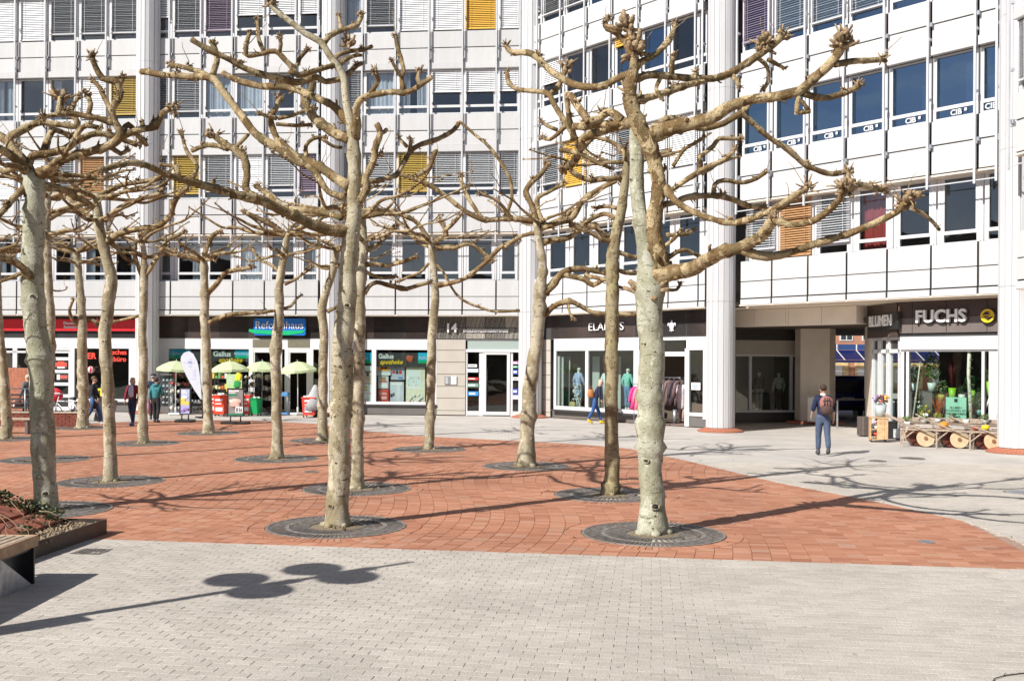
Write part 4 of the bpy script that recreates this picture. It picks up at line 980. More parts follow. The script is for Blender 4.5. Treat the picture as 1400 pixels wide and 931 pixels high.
t.limb('262 245 7 270 228 6 256 208 6 250 190 5 248 182 6', .1); t.limb('244 240 7 240 228 6 222 226 5')
t.limb('486 285 14 496 268 12 502 256 12 500 243 11 506 232 11 511 220 11 513 206 10 515 196 10 520 182 9 515 170 8', -.2, 'c'); t.limb('518 184 7 524 181 7 528 178 7', .1, 'c')
t.limb('503 232 8 512 216 7 520 211 7', .2); t.limb('466 298 9 440 290 8 412 287 8 385 282 8 365 265 7 352 256 7', 1.9)
t.limb('464 271 8 494 253 8 520 246 8 541 240 8 552 222 8 562 206 8 577 197 8 600 190 8 620 178 7 627 168 7', 1.5, 'c', 1); t.limb('560 206 7 562 194 6 560 190 6'); t.limb('556 200 6 548 192 5 545 188 5')
t.limb('570 240 8 585 232 8 590 222 7 596 206 7', .2, 'c')
# ---- thick pale tree on the left
t = Tree(2, TL[2], M_['barkpale'], 10, .06, 201)
t.trunk([(60, 698, 34), (60, 650, 33), (59, 600, 33), (57, 540, 33), (55, 500, 34), (50, 452, 32), (46, 400, 33), (43, 364, 32), (45, 323, 31), (48, 297, 29), (49, 270, 28), (47, 250, 27), (42, 236, 22)])
t.limb('42 238 18 16 214 14 0 204 12 -25 195 10', -.7); t.limb('40 232 15 30 215 12 10 195 11 -8 180 10', .5)
t.limb('47 243 18 70 230 15 85 219 14 116 209 13 144 201 12 160 193 12 166 182 11 158 168 11 153 150 11 163 133 10 160 114 10 140 107 9 129 88 8 126 78 8', -.8, 'k', 1.2)
t.limb('163 120 7 168 106 7', .1); t.limb('152 150 8 143 135 7 136 120 7 127 111 7', .2)
t.limb('164 187 11 191 178 10 212 173 10 222 155 9 236 147 9', .3, 'k', 1.4); t.limb('196 178 7 194 168 6', .1); t.limb('205 174 6 210 164 6', .1)
t.limb('38 228 13 44 214 11 59 211 11 88 204 11 108 191 11 130 183 10 155 186 9 170 192 8 188 198 8', .6); t.limb('100 195 8 108 180 8 118 172 8 135 175 7', .2)
t.limb('30 222 13 12 192 11 28 180 11 52 168 10 77 170 9 103 173 9 104 163 8 95 158 7', .2, 'n'); t.limb('58 210 10 66 190 9 75 178 9 95 185 8', .5)
t.limb('157 168 10 140 163 9 124 160 9 98 155 9 77 157 8 60 160 7', -.3, 'k', 1.3); t.limb('80 157 9 82 145 9 83 134 10', .1, 'k', 1.8); t.limb('96 156 7 102 140 6 108 133 6'); t.limb('120 159 7 124 142 7 118 130 7', .1, 'k', 1.5)
t.limb('165 186 9 175 170 8 186 182 8 200 198 7 198 192 6', .4); t.limb('150 200 7 165 210 6 173 206 6', .1)
t.limb('40 252 12 21 269 10 8 284 9 -5 300 8', -.6); t.limb('55 254 13 80 258 11 95 262 11 103 270 10 118 276 9 128 285 7', .7, 'n')
t.limb('48 388 15 31 367 11 16 357 10 -6 350 9', -.7); t.limb('35 370 6 15 380 5 -5 386 5', .2)
t.fan(44, 238, 12, 5, 1.7, .6, .12, 2)
# ---- curving tree beyond the planter
t = Tree(3, TL[3], M_['barktan'], 8, .09, 301)
t.trunk([(152, 658, 20), (151, 620, 18), (149, 570, 17), (147, 520, 17), (143, 460, 18), (144, 450, 18), (148, 416, 18), (152, 380, 18), (145, 349, 15), (137, 318, 15), (133, 284, 14), (131, 265, 10)])
t.limb('148 332 12 160 321 10 186 314 9 205 311 9 219 308 9 235 292 8 237 277 8 248 265 7 259 255 6', -.5); t.limb('142 303 9 160 287 8 181 277 7 200 270 7 217 266 7 226 250 6', .4)
t.limb('133 280 9 111 279 8 90 286 7 70 290 6', -.5); t.limb('132 272 10 142 264 8 160 255 8 180 251 7 205 247 7 222 242 6', .3); t.limb('128 300 7 110 285 6 92 270 6', .4); t.limb('150 330 7 160 340 6 170 352 6 182 358 6', .3)
t.fan(131, 270, 8, 6, 2.2, .3, .22, 2); t.fan(135, 300, 7, 4, 1.8, 1.2, .1, 1)
# ---- tree behind the thick pale trunk
t = Tree(4, TL[4], M_['barktan'], 7, .1, 401)
t.trunk([(62, 628, 17), (64, 560, 15), (68, 500, 14), (69, 430, 13), (67, 400, 13), (64, 330, 12), (63, 290, 12), (66, 262, 10)])
t.limb('64 300 9 90 288 8 108 290 7 124 285 7', .3); t.fan(65, 270, 8, 6, 2.3, .5, .25, 2); t.fan(64, 320, 7, 4, 1.8, 1.4, .12, 1); t.fan(67, 395, 4, 2, .7, .2, .05, 0)
# ---- tree beside the bicycle
t = Tree(5, TL[5], M_['barktan'], 7, .1, 501)
t.trunk([(115, 585, 17), (114, 540, 15), (112, 500, 15), (113, 450, 13), (111, 410, 11), (107, 372, 11), (105, 350, 10), (103, 340, 8)])
t.limb('112 443 7 122 437 6 134 443 5', .2); t.limb('110 445 6 100 438 5 95 425 5 100 410 4'); t.fan(104, 345, 7, 7, 2.0, .2, .35, 2); t.fan(105, 360, 6, 4, 1.7, .9, .1, 1)
# ---- slim tree left of the couple
t = Tree(6, TL[6], M_['barktan'], 7, .1, 601)
t.trunk([(194, 606, 15), (195, 560, 13), (196, 500, 13), (195, 452, 12), (197, 400, 12), (197, 375, 12), (197, 349, 8), (193, 328, 7), (190, 318, 5)])
t.limb('199 376 8 210 360 7 217 349 7 227 331 6 240 323 6 253 317 5', .3); t.limb('194 378 7 188 362 6 184 349 6 186 333 5', -.2); t.limb('190 432 5 172 436 4 155 440 4', .2); t.fan(194, 332, 6, 6, 1.9, .7, .3, 2); t.fan(197, 352, 6, 4, 1.8, .2, .12, 2)
# ---- tree cut by the left edge
t = Tree(7, TL[7], M_['barktan'], 7, .1, 701)
t.trunk([(10, 600, 17), (8, 560, 15), (4, 500, 13), (-2, 440, 12), (-4, 380, 11), (-6, 340, 9)]); t.fan(-6, 345, 8, 7, 2.4, .2, .25, 2)
# ---- slim pale tree before the parasols
t = Tree(8, TL[8], M_['barktan'], 7, .1, 801)
t.trunk([(285, 592, 15), (284, 550, 13), (283, 500, 13), (281, 452, 13), (280, 430, 14), (280, 400, 11), (279, 364, 10), (277, 352, 9)])
t.limb('283 402 9 290 395 8 297 387 8 306 375 7 315 371 7 330 368 6 344 366 6', -.4); t.limb('284 442 9 295 437 7 317 430 7 340 428 6 362 427 5', .4); t.limb('276 358 8 262 353 7 245 349 7 232 342 6 224 340 6', -.3)
t.limb('279 350 8 284 336 7 291 322 7 300 318 6', .2); t.fan(277, 354, 7, 6, 1.9, .3, .2, 2)
# ---- tree crossing the blue sign
t = Tree(9, TL[9], M_['barktan'], 8, .09, 901)
t.trunk([(378, 627, 19), (379, 600, 16), (378, 540, 15), (377, 480, 15), (381, 440, 15), (382, 415, 14), (382, 390, 13), (386, 364, 12), (391, 335, 11), (393, 318, 10)])
t.limb('392 322 9 376 310 8 350 297 7 335 290 6', -.4); t.limb('389 388 6 402 383 5 420 370 5 425 365 5', .2); t.limb('380 424 5 365 426 4 352 429 4'); t.limb('388 422 5 398 418 4 406 408 4 412 404 3', .3)
t.limb('384 372 6 370 362 5 355 355 5 345 340 5', .2); t.fan(392, 322, 7, 6, 2.0, .6, .25, 2); t.fan(388, 350, 5, 4, 1.6, 1.3, .12, 1)
# ---- bent tree right of the blue sign
t = Tree(10, TL[10], M_['barktan'], 7, .1, 1001)
t.trunk([(442, 602, 17), (441, 560, 14), (442, 500, 14), (443, 452, 13), (440, 426, 13), (445, 400, 12), (453, 378, 12), (458, 355, 11), (460, 336, 9)])
t.limb('448 426 7 456 422 5 464 419 5', .2); t.fan(460, 340, 7, 6, 1.9, .1, .25, 2); t.fan(456, 365, 5, 4, 1.6, 1.0, .1, 1)
# ---- tree directly behind the tall one
t = Tree(11, TL[11], M_['barktan'], 8, .09, 1101)
t.trunk([(488, 668, 21), (489, 640, 19), (489, 600, 18), (490, 520, 18), (491, 470, 17), (492, 452, 16), (492, 415, 16), (493, 385, 14), (497, 345, 13), (496, 312, 12), (492, 290, 10)])
t.limb('498 402 8 504 392 7 515 386 7 535 391 7 556 395 7 572 390 6 588 386 5', .3); t.limb('498 362 8 515 361 7 530 363 7 550 358 6 569 351 6', -.3); t.limb('500 372 6 520 380 5 540 378 5')
t.limb('498 344 7 515 335 6 530 322 6 540 310 6', .3); t.fan(494, 298, 9, 6, 2.4, .5, .2, 2); t.fan(496, 330, 7, 4, 2.0, 1.1, .1, 2)
# ---- slim tree before the poster window
t = Tree(12, TL[12], M_['barktan'], 7, .09, 1201)
t.trunk([(588, 617, 15), (588, 570, 14), (590, 500, 14), (591, 452, 13), (595, 413, 12), (594, 385, 11), (591, 349, 10), (590, 333, 10), (589, 325, 8)])
t.limb('598 390 8 621 386 7 640 378 7 654 367 7 668 355 7 678 344 7 690 335 6 708 328 6', -.5); t.limb('596 362 5 606 372 4 613 385 4 622 400 4 634 411 4 655 420 4 678 426 4 708 425 4', .4)
t.limb('592 333 9 602 327 8 610 322 8 606 308 7 600 300 6', .2); t.limb('606 318 7 620 305 6 629 294 6'); t.limb('593 339 8 610 339 7 623 339 7 641 333 6 660 345 6 672 357 6', .3); t.limb('590 336 9 582 322 8 569 304 7 550 294 7 530 288 6 510 286 6', -.6)
t.limb('588 338 6 570 330 5 560 318 5'); t.limb('586 360 5 575 372 4 560 378 4 545 385 4', .2); t.fan(590, 334, 6, 5, 2.0, .9, .25, 2)
# ---- leaning tree before the entrance
t = Tree(13, TL[13], M_['barktan'], 8, .08, 1301)
t.trunk([(720, 637, 28), (720, 610, 23), (724, 540, 21), (729, 500, 20), (735, 455, 19), (738, 420, 18), (739, 392, 17), (742, 364, 13), (738, 336, 12), (735, 310, 11), (733, 300, 9)])
t.limb('745 400 14 755 390 12 770 373 10 793 367 9 815 371 8 828 373 8', .3, 'n'); t.limb('770 376 9 785 378 8 798 382 8 811 390 8 822 384 7', -.2); t.limb('744 432 10 752 423 9 762 416 9 778 412 9 793 418 7 810 427 6 824 429 6 845 429 5 870 431 5', .3)
t.limb('776 413 5 779 428 4 784 436 4'); t.limb('743 332 10 758 328 9 775 326 8 788 318 8 800 308 8', .3); t.limb('740 312 10 762 305 9 780 300 9 788 290 9 796 276 9 811 264 8 828 254 8 843 247 8', -.4)
t.limb('734 302 9 726 279 8 719 262 8 728 248 8 740 238 7 748 226 7', .2); t.limb('742 305 8 736 288 7 734 272 7 752 262 6 770 252 6', .3); t.limb('750 308 8 765 300 7 785 288 6', .2); t.limb('778 308 7 800 308 7 814 311 7 825 320 6 834 324 6', .2)
t.limb('736 304 9 710 300 8 690 300 8 659 300 8 628 283 7 592 256 7 560 243 6 546 238 6', -.5, 'n'); t.limb('660 300 6 640 270 6 632 252 6 630 242 6', .2); t.limb('700 300 6 680 275 5 655 265 5')
t.limb('735 318 7 715 322 6 700 330 6 690 338 6', .2); t.limb('690 298 6 700 270 5 695 240 5 672 205 5 650 185 5 628 166 4', .4, 'n'); t.fan(735, 305, 6, 5, 1.9, .4, .2, 2)
# ---- dark ochre tree behind the right one
t = Tree(14, TL[14], M_['barkochre'], 9, .07, 1401)
t.trunk([(835, 676, 25), (836, 650, 22), (837, 610, 20), (836, 560, 20), (836, 517, 20), (836, 474, 20), (837, 431, 20), (837, 400, 19), (837, 349, 18), (842, 323, 17), (849, 290, 15), (854, 255, 13), (856, 225, 11), (856, 205, 9)])
t.limb('848 243 9 825 245 8 803 246 8 785 237 8 776 226 7', -.3); t.limb('843 285 7 828 282 6 815 285 6', .2); t.limb('842 300 8 830 293 7 815 296 7 800 305 7', .4); t.limb('840 330 8 825 328 7 808 318 7 790 312 7 775 300 6', -.4)
t.limb('855 235 8 870 225 7 890 215 7 915 208 6', .3); t.limb('846 345 7 862 350 6 875 352 6 890 348 6', .2); t.limb('846 370 6 862 374 6 885 372 5', .3); t.limb('838 384 7 815 380 6 800 376 6', .3, 'n'); t.limb('845 392 5 860 396 5 878 398 5', .2)
t.limb('856 215 7 845 200 6 830 192 6 812 188 5', .2); t.fan(855, 222, 7, 6, 1.8, .6, .25, 2)
# ================================================================ SIGNS
def cm(name, c, **k):
    if name not in M_: M_[name] = mat(name, c, **k)
    return M_[name]
def onf(fr, px, py, n): q, z = fr.sz(px, py, n); p = fr.W(q, n); return Vector((p.x, p.y, z))
def sign_root(name, label, cat, fr, px, py, n, group=None):
    p = onf(fr, px, py, n); return thing(name, label, cat, tuple(p), fr.a, group)
def span(fr, x0, x1, n): return fr.S(x1, n) - fr.S(x0, n)
def rrect(w_, h, r, k=5):
    return [(sx * (w_ / 2 - r) + r * math.cos(a), sz * (h / 2 - r) + r * math.sin(a)) for sx, sz, a0 in ((1, 1, 0), (-1, 1, 90), (-1, -1, 180), (1, -1, 270)) for a in [R(a0 + 90 * j / k) for j in range(k + 1)]]
red = cm('red_sign', (.55, .012, .02), rough=.4, var=.05, scale=2); lred = cm('red_lettering', (.85, .06, .035), rough=.5)
# travel agency band
s = sign_root('shop_sign', 'long red sign band with white lettering above the travel agency', 'sign', A, 84, 444.5, -.30)
a, b = A.S(-60, -.3), A.S(191, -.3); c = A.S(84, -.3)
MB().bev(a - c, b - c, -.02, .1, -.26, .26, .01).build('board', red, s)
text('lettering', 'Deutsches\nReisebüro', .17, M_['white'], s, (A.S(98, -.3) - c, -.03, 0), 0, .004, .003)
s = sign_root('window_lettering', 'large red lettering stuck on the travel agency window', 'lettering', A, 140, 487, -.43)
text('large_letters', 'DER', .36, lred, s, (-.62, -.02, 0), 0, .003, .012); text('name', 'Deutsches\nReisebüro', .30, lred, s, (.48, -.02, .02), 0, .003, .006)
# blue-green health shop sign
s = sign_root('shop_sign', 'blue rounded board with a green swoosh above the parasols', 'sign', A, 382.5, 447, -.25)
W_, H_ = span(A, 348, 419, -.25), .72
MB().plate(rrect(W_ + .06, H_ + .05, .1), .03, .12).build('backing', M_['plinth'], s)
MB().plate(rrect(W_, H_, .1), -.04, .04).build('board', cm('sign_blue', (.01, .17, .62), rough=.35), s)
gz = [(-W_ / 2 - .2, -.10), (-W_ / 2 + .25, -.13), (0, -.17), (W_ / 2, -.14), (W_ / 2 - .12, -.26), (.4, -.35), (-.3, -.33), (-W_ / 2, -.27), (-W_ / 2 - .2, -.2)]
MB().plate(gz, -.06, -.041).build('green_swoosh', cm('sign_green', (.0, .42, .16), rough=.4), s)
text('lettering', 'Reformhaus', .46, M_['white'], s, (0, -.065, .06), 0, .004, .0, xs=.96)
# house number and street name
s = sign_root('house_number', 'raised white house number 14 on the brown panel left of the entrance', 'number', A, 617, 449, -.36)
text('digits', '14', .52, M_['letter'], s, (0, -.04, 0), 0, .03, .012)
s = sign_root('street_name', 'small white street name lettering above the glazed entrance', 'lettering', A, 664, 452.5, -.385)
text('letters', 'ENGLSCHALKINGERSTRASSE', .155, M_['letter'], s, (0, -.03, 0), 0, .012, .005, xs=.96)
s = sign_root('bell_plate', 'steel bell panel and white notice beside the glazed entrance', 'bell panel', A, 616, 520, -.38)
MB().bev(-.26, -.01, -.03, .02, -.17, .17, .005).build('bell_panel', M_['steel'], s); MB().bev(.01, .26, -.03, .02, -.17, .17, .005).build('notice', M_['white'], s)
mb = MB()
for i in range(7): mb.box(-.22, -.1, -.036, -.03, -.13 + i * .04, -.115 + i * .04)
mb.build('name_strips', M_['offw'], s)
# fashion shop
s = sign_root('shop_sign', 'thin white lettering on the dark fascia of the fashion shop', 'sign', D, 829, 447, -.36)
text('lettering', "ELANY'S", .43, M_['letter'], s, (0, -.03, 0), 0, .02, -.004, xs=1.2)
s = sign_root('shop_emblem', 'white fleur-de-lis emblem on the dark fascia above the shop door', 'emblem', D, 919, 445.5, -.36)
mb = MB()
def petal(pts): mb.plate(pts, -.04, -.01)
petal([(0, .21), (.05, .12), (.055, .03), (.025, -.05), (-.025, -.05), (-.055, .03), (-.05, .12)])
for sg in (-1, 1):
    c = [(.035, -.05), (.06, .04), (.10, .10), (.155, .11), (.19, .06), (.18, .0), (.145, -.02), (.155, .03), (.13, .06), (.105, .03), (.095, -.03), (.07, -.07)]
    petal([(sg * x, z) for x, z in (c if sg > 0 else c[::-1])])
    petal([(sg * x, z) for x, z in [(.03, -.10), (.08, -.14), (.10, -.19), (.05, -.18)][::sg]])
petal([(-.09, -.055), (.09, -.055), (.09, -.095), (-.09, -.095)]); petal([(-.035, -.10), (.035, -.10), (.02, -.18), (0, -.22), (-.02, -.18)])
mb.build('fleur_de_lis', cm('pale_violet_white', (.72, .70, .85), rough=.4), s)
s = sign_root('door_notice', 'small white notice taped to the side window of the fashion shop', 'notice', D, 952, 528, -.42)
MB().box(-.2, .2, -.03, -.02, -.13, .13).build('paper', M_['white'], s); mb = MB()
for i in range(3): mb.box(-.13, .13 - .03 * i, -.033, -.03, .05 - i * .06, .075 - i * .06)
mb.build('print', cm('print_blue', (.1, .2, .4)), s)
# flower shop signs
s = sign_root('shop_sign', 'bold raised white letters on the dark flower shop fascia', 'sign', FS, 1287, 433, .26)
text('lettering', 'FUCHS', .50, M_['letter'], s, (0, -.05, 0), 0, .05, .014, xs=.98); text('letter_shadow', 'FUCHS', .50, M_['black'], s, (.02, .03, -.02), 0, .02, .026, xs=.98)  # black copy set right and low puts the letters' shadow into solid shape
s = sign_root('shop_emblem', 'round yellow emblem with black strokes at the right end of the flower shop fascia', 'emblem', FS, 1351.5, 432, .28)
mb = MB(); mb.tube([(0, 0, 0), (0, -.06, 0)], [.21, .21], 32, True, False); mb.build('backing_disc', M_['black'], s)
mb = MB(); mb.tube([(0, -.055, 0), (0, -.085, 0)], [.19, .19], 32, True, False); mb.build('disc', cm('emblem_yellow', (.85, .55, .02), rough=.4), s)
mb = MB()
for pts in ([(-.17, .03), (-.05, .15), (.12, .13), (.02, .09), (.13, .03), (-.03, .04)], [(-.17, -.02), (-.04, .01), (.08, -.02), (-.02, -.05)], [(-.12, -.08), (.0, -.07), (.17, -.01), (.13, -.10), (.02, -.16), (-.03, -.11)]): mb.plate([(x * .84, z * .84) for x, z in pts], -.093, -.086)
mb.build('strokes', M_['black'], s)
s = sign_root('shop_sign', 'black box sign with white letters on the angled corner of the flower shop', 'sign', CH, 1205, 439.5, .3)
MB().bev(-.95, 1.05, .0, .1, -.27, .26, .01).build('board', M_['black'], s)
text('lettering', 'BLUMEN', .46, M_['letter'], s, (-.02, -.03, .0), 0, .02, .01, xs=.9)
# ================================================================ POSTERS AND FILMS IN THE WINDOWS
def poster(fr, px, label, col, shapes=(), n=-.5, name='poster', cat='poster', group=None, y=0):
    x0, y0, x1, y1 = px; s = sign_root(name, label, cat, fr, (x0 + x1) / 2, (y0 + y1) / 2, n, group)
    w_ = span(fr, x0, x1, n); h = fr.sz(x0, y0, n)[1] - fr.sz(x0, y1, n)[1]
    MB().box(-w_ / 2, w_ / 2, 0, .02, -h / 2, h / 2).build('sheet', cm('print_%s' % '_'.join(str(int(c * 100)) for c in col), col, rough=.45, var=.06, scale=6), s)
    by = {}
    for (u0, v0, u1, v1, c) in shapes: by.setdefault(c, []).append((u0, v0, u1, v1))
    for i, (c, rs) in enumerate(by.items()):
        for (u0, v0, u1, v1) in rs: MB().box(-w_ / 2 + u0 * w_, -w_ / 2 + u1 * w_, -.004 - .002 * i, -.001, -h / 2 + v0 * h, -h / 2 + v1 * h).build('print', cm('print_%s' % '_'.join(str(int(q * 100)) for q in c), c, rough=.45), s)
    return s, w_, h
wh, rd, bl, gn, ye, og, dk, pk = (.8, .8, .8), (.6, .03, .02), (.05, .25, .6), (.02, .4, .15), (.8, .6, .05), (.75, .35, .04), (.05, .045, .045), (.75, .5, .45)
lb = (.55, .60, .68); cr = (.78, .72, .55)
NP = -.52
def film(px, label, logo=True):
    s, w_, h = poster(A, px, label, dk, (), NP, 'window_film', 'window film')
    return s, w_, h
s, w_, h = film((514, 482, 594, 502), 'dark window film with white name along the top of the poster window')
text('name', 'Gallus', .27, M_['white'], s, (-w_ * .33, -.012, .14), 0, .002, .010); text('script', 'apotheke', .26, cm('script_yellow', (.85, .55, .02)), s, (-w_ * .24, -.014, -.10), 0, .002, .006, shear=.35)
MB().box(w_ * .22, w_ * .5, -.008, -.002, -.02, h / 2).build('blue_band', cm('band_blue', (.02, .45, .70)), s); MB().box(w_ * .22, w_ * .5, -.008, -.002, -.14, -.022).build('green_band', cm('sign_green', (0, .42, .16)), s)
text('band_lettering', 'Reform', .17, M_['white'], s, (w_ * .34, -.014, .09), 0, .002, .002); MB().blob((w_ * .08, 0, .05), .17, 3, .6, 2, (1, .05, .9)).build('fruit_print', cm('fruit_red', (.5, .1, .04)), s)
s, w_, h = film((277.5, 478, 340, 494), 'dark window film with white name behind the second parasol')
text('name', 'Gallus', .32, M_['white'], s, (w_ * -.08, -.012, .06), 0, .002, .010); text('script', 'apotheke', .28, M_['script_yellow'], s, (w_ * .1, -.014, -.2), 0, .002, .006, shear=.35)
MB().box(w_ * .2, w_ * .5, -.008, -.002, -.02, h / 2).build('blue_band', M_['band_blue'], s); MB().box(w_ * .2, w_ * .5, -.008, -.002, -.12, -.022).build('green_band', M_['sign_green'], s)
text('band_lettering', 'Reformhaus', .14, M_['white'], s, (w_ * .35, -.014, .08), 0, .002, .002)
s, w_, h = film((231, 478, 274, 494), 'dark window film with a blue band at the left end of the health shop')
MB().box(-w_ * .5, w_ * .2, -.008, -.002, -.02, h / 2).build('blue_band', M_['band_blue'], s); MB().box(-w_ * .5, w_ * .1, -.008, -.002, -.14, -.022).build('green_band', M_['sign_green'], s)
text('band_lettering', 'Reform', .17, M_['white'], s, (-w_ * .22, -.014, .08), 0, .002, .002)
s, w_, h = film((471, 482, 508, 502), 'dark window film with a blue and green band right of the tall tree')
MB().box(0, w_ * .5, -.008, -.002, -.02, h / 2).build('blue_band', M_['band_blue'], s); MB().box(0, w_ * .5, -.008, -.002, -.14, -.022).build('green_band', M_['sign_green'], s); text('band_lettering', 'haus', .17, M_['white'], s, (w_ * .25, -.014, .08), 0, .002, .002)
poster(A, (515, 490, 534, 513), 'orange round advert with two dark bottles in the poster window', lb, [(.1, .25, .95, .95, og), (.3, .35, .48, .62, rd), (.56, .35, .74, .66, (.35, .05, .03)), (0, 0, 1, .14, wh)], NP - .1)
poster(A, (534.5, 495, 553, 519), 'lilac poster with a row of small packs in the poster window', (.50, .50, .60), [(.1, .35, .3, .5, rd), (.35, .33, .55, .5, dk), (.6, .33, .8, .5, rd), (.2, .75, .8, .8, wh), (.55, .05, .85, .15, bl)], NP - .14)
poster(A, (517, 514, 531, 531), 'small white poster with a brown dish above the red leaflet', (.60, .62, .65), [(.25, .6, .75, .9, (.35, .2, .08)), (.1, .5, .9, .6, rd), (.1, .1, .9, .35, wh)], NP - .1)
poster(A, (517, 532, 531.5, 551), 'red leaflet with white lines in a pale frame', rd, [(.2, .7, .8, .75, pk), (.15, .6, .85, .65, pk), (.25, .4, .85, .45, wh), (.3, .3, .8, .35, wh)], NP - .1)
poster(A, (533, 522, 552, 552), 'tall pale violet poster standing beside the red leaflet', (.60, .60, .68), [(.05, .3, .2, .45, dk), (.2, .35, .35, .5, dk), (.5, .02, .75, .98, (.70, .70, .76)), (.1, .85, .9, .95, wh)], NP - .16)
s, w_, h = poster(A, (555, 501, 581, 553), 'yellow poster panel with a white calendar sheet and paper flowers', cr, [(.05, .42, .78, .9, wh)] + [(.10 + .13 * i, .48 + .09 * j, .19 + .13 * i, .55 + .09 * j, (pk, (.5, .75, .75), (.7, .75, .8))[(i + j) % 3]) for i in range(5) for j in range(3)], NP - .1)
mb = MB()
for i in range(16): mb.blob((rnd.uniform(-.35, .3), -.02, -h / 2 + rnd.uniform(.05, .42)), .07, i, .4, 1, (1, .3, 1))
mb.build('paper_flowers', M_['white'], s); mb = MB()
for i in range(7): mb.blob((rnd.uniform(-.4, .4), -.04, -h / 2 + rnd.uniform(.03, .2)), .04, i + 9, .4, 1, (1, .3, 1))
mb.build('bright_flowers', cm('flower_red', (.6, .05, .1)), s)
poster(A, (496, 500, 508, 524), 'white poster showing a large brown eye beside the tall tree', (.72, .55, .42), [(0, .72, 1, 1, wh), (.15, .42, .9, .6, wh), (.4, .42, .7, .6, (.15, .08, .05)), (.1, .62, .9, .68, (.15, .08, .05))], NP)
poster(A, (496, 525, 508, 552), 'white poster with a drawn figure below the eye poster', wh, [(.2, .65, .5, .9, (.2, .15, .1)), (.25, .7, .45, .85, ye), (0, .52, 1, .55, (.7, .2, .3)), (.2, .2, .7, .25, lb)], NP)
poster(A, (75, 494, 92, 504), 'round red sticker with white base on the agency door', dk, [(.05, .3, .95, .8, (.8, .08, .05)), (.25, .8, .75, 1, (.8, .08, .05)), (.2, .05, .8, .25, wh)], -.42)
poster(A, (77, 511, 93, 520), 'small red and white sticker lower on the agency door', dk, [(.05, .1, .3, .9, wh), (.3, .3, .95, .75, (.7, .1, .07))], -.42)
poster(A, (131, 531, 141, 543.5), 'yellow square sign with a black letter in the agency window', (.85, .68, .02), [(.35, .2, .6, .8, dk)], -.38, 'window_sign', 'sign')
for i, (x0, y0, x1, y1, c, l) in enumerate(((640, 498, 652, 502, wh, 'white label strip highest on the glass left of the entrance door'), (639, 504, 654, 509, lb, 'pale label strip second on the glass left of the entrance door'), (639, 516, 654, 519.5, rd, 'red label strip on the glass left of the entrance door'), (639, 524, 654, 529, (.2, .35, .3), 'grey green label strip on the glass left of the entrance door'), (640, 535, 654, 541, bl, 'blue label strip low on the glass left of the entrance door'),
        (701, 494, 709, 498, (.6, .3, .5), 'violet label strip on the glass right of the entrance door'), (701, 500, 709, 503, gn, 'green label strip on the glass right of the entrance door'), (701, 505, 709, 512, (.03, .07, .3), 'dark blue label strip on the glass right of the entrance door'), (701, 515.5, 709, 520, wh, 'white label strip halfway down the glass right of the entrance door'), (701, 531, 709, 539, (.03, .06, .35), 'square navy label on the glass right of the entrance door'), (701, 540, 710, 546, (.55, .55, .6), 'pale grey band low on the glass right of the entrance door'))):
    poster(A, (x0, y0, x1, y1), l, c, [(.1, .3, .7, .7, wh)] if c != wh else [(.1, .3, .8, .5, dk)], -.4, 'label_strip', 'label', 'company labels beside the entrance door')
# ================================================================ PEOPLE AND MANNEQUINS
def skinned(name, J, E_, m, parent, sub=1, root='pelvis'):
    names = list(J); me = bpy.data.meshes.new(name); idx = {k: i for i, k in enumerate(names)}
    me.from_pydata([J[k][0] for k in names], [(idx[a], idx[b]) for a, b in E_ if a in idx and b in idx], []); me.materials.append(m)
    o = bpy.data.objects.new(name, me); link(o, parent)
    o.modifiers.new('skin', 'SKIN').use_smooth_shade = True
    lay = me.skin_vertices[0].data if me.skin_vertices else None
    if lay is None:
        bm = bmesh.new(); bm.from_mesh(me); bm.verts.layers.skin.verify(); bm.to_mesh(me); bm.free(); lay = me.skin_vertices[0].data
    for k in names:
        r = J[k][1]; lay[idx[k]].radius = r if isinstance(r, tuple) else (r, r); lay[idx[k]].use_root = (k == root) or (root not in idx and k == names[0])
    sb = o.modifiers.new('sub', 'SUBSURF'); sb.levels = sb.render_levels = sub
    return o
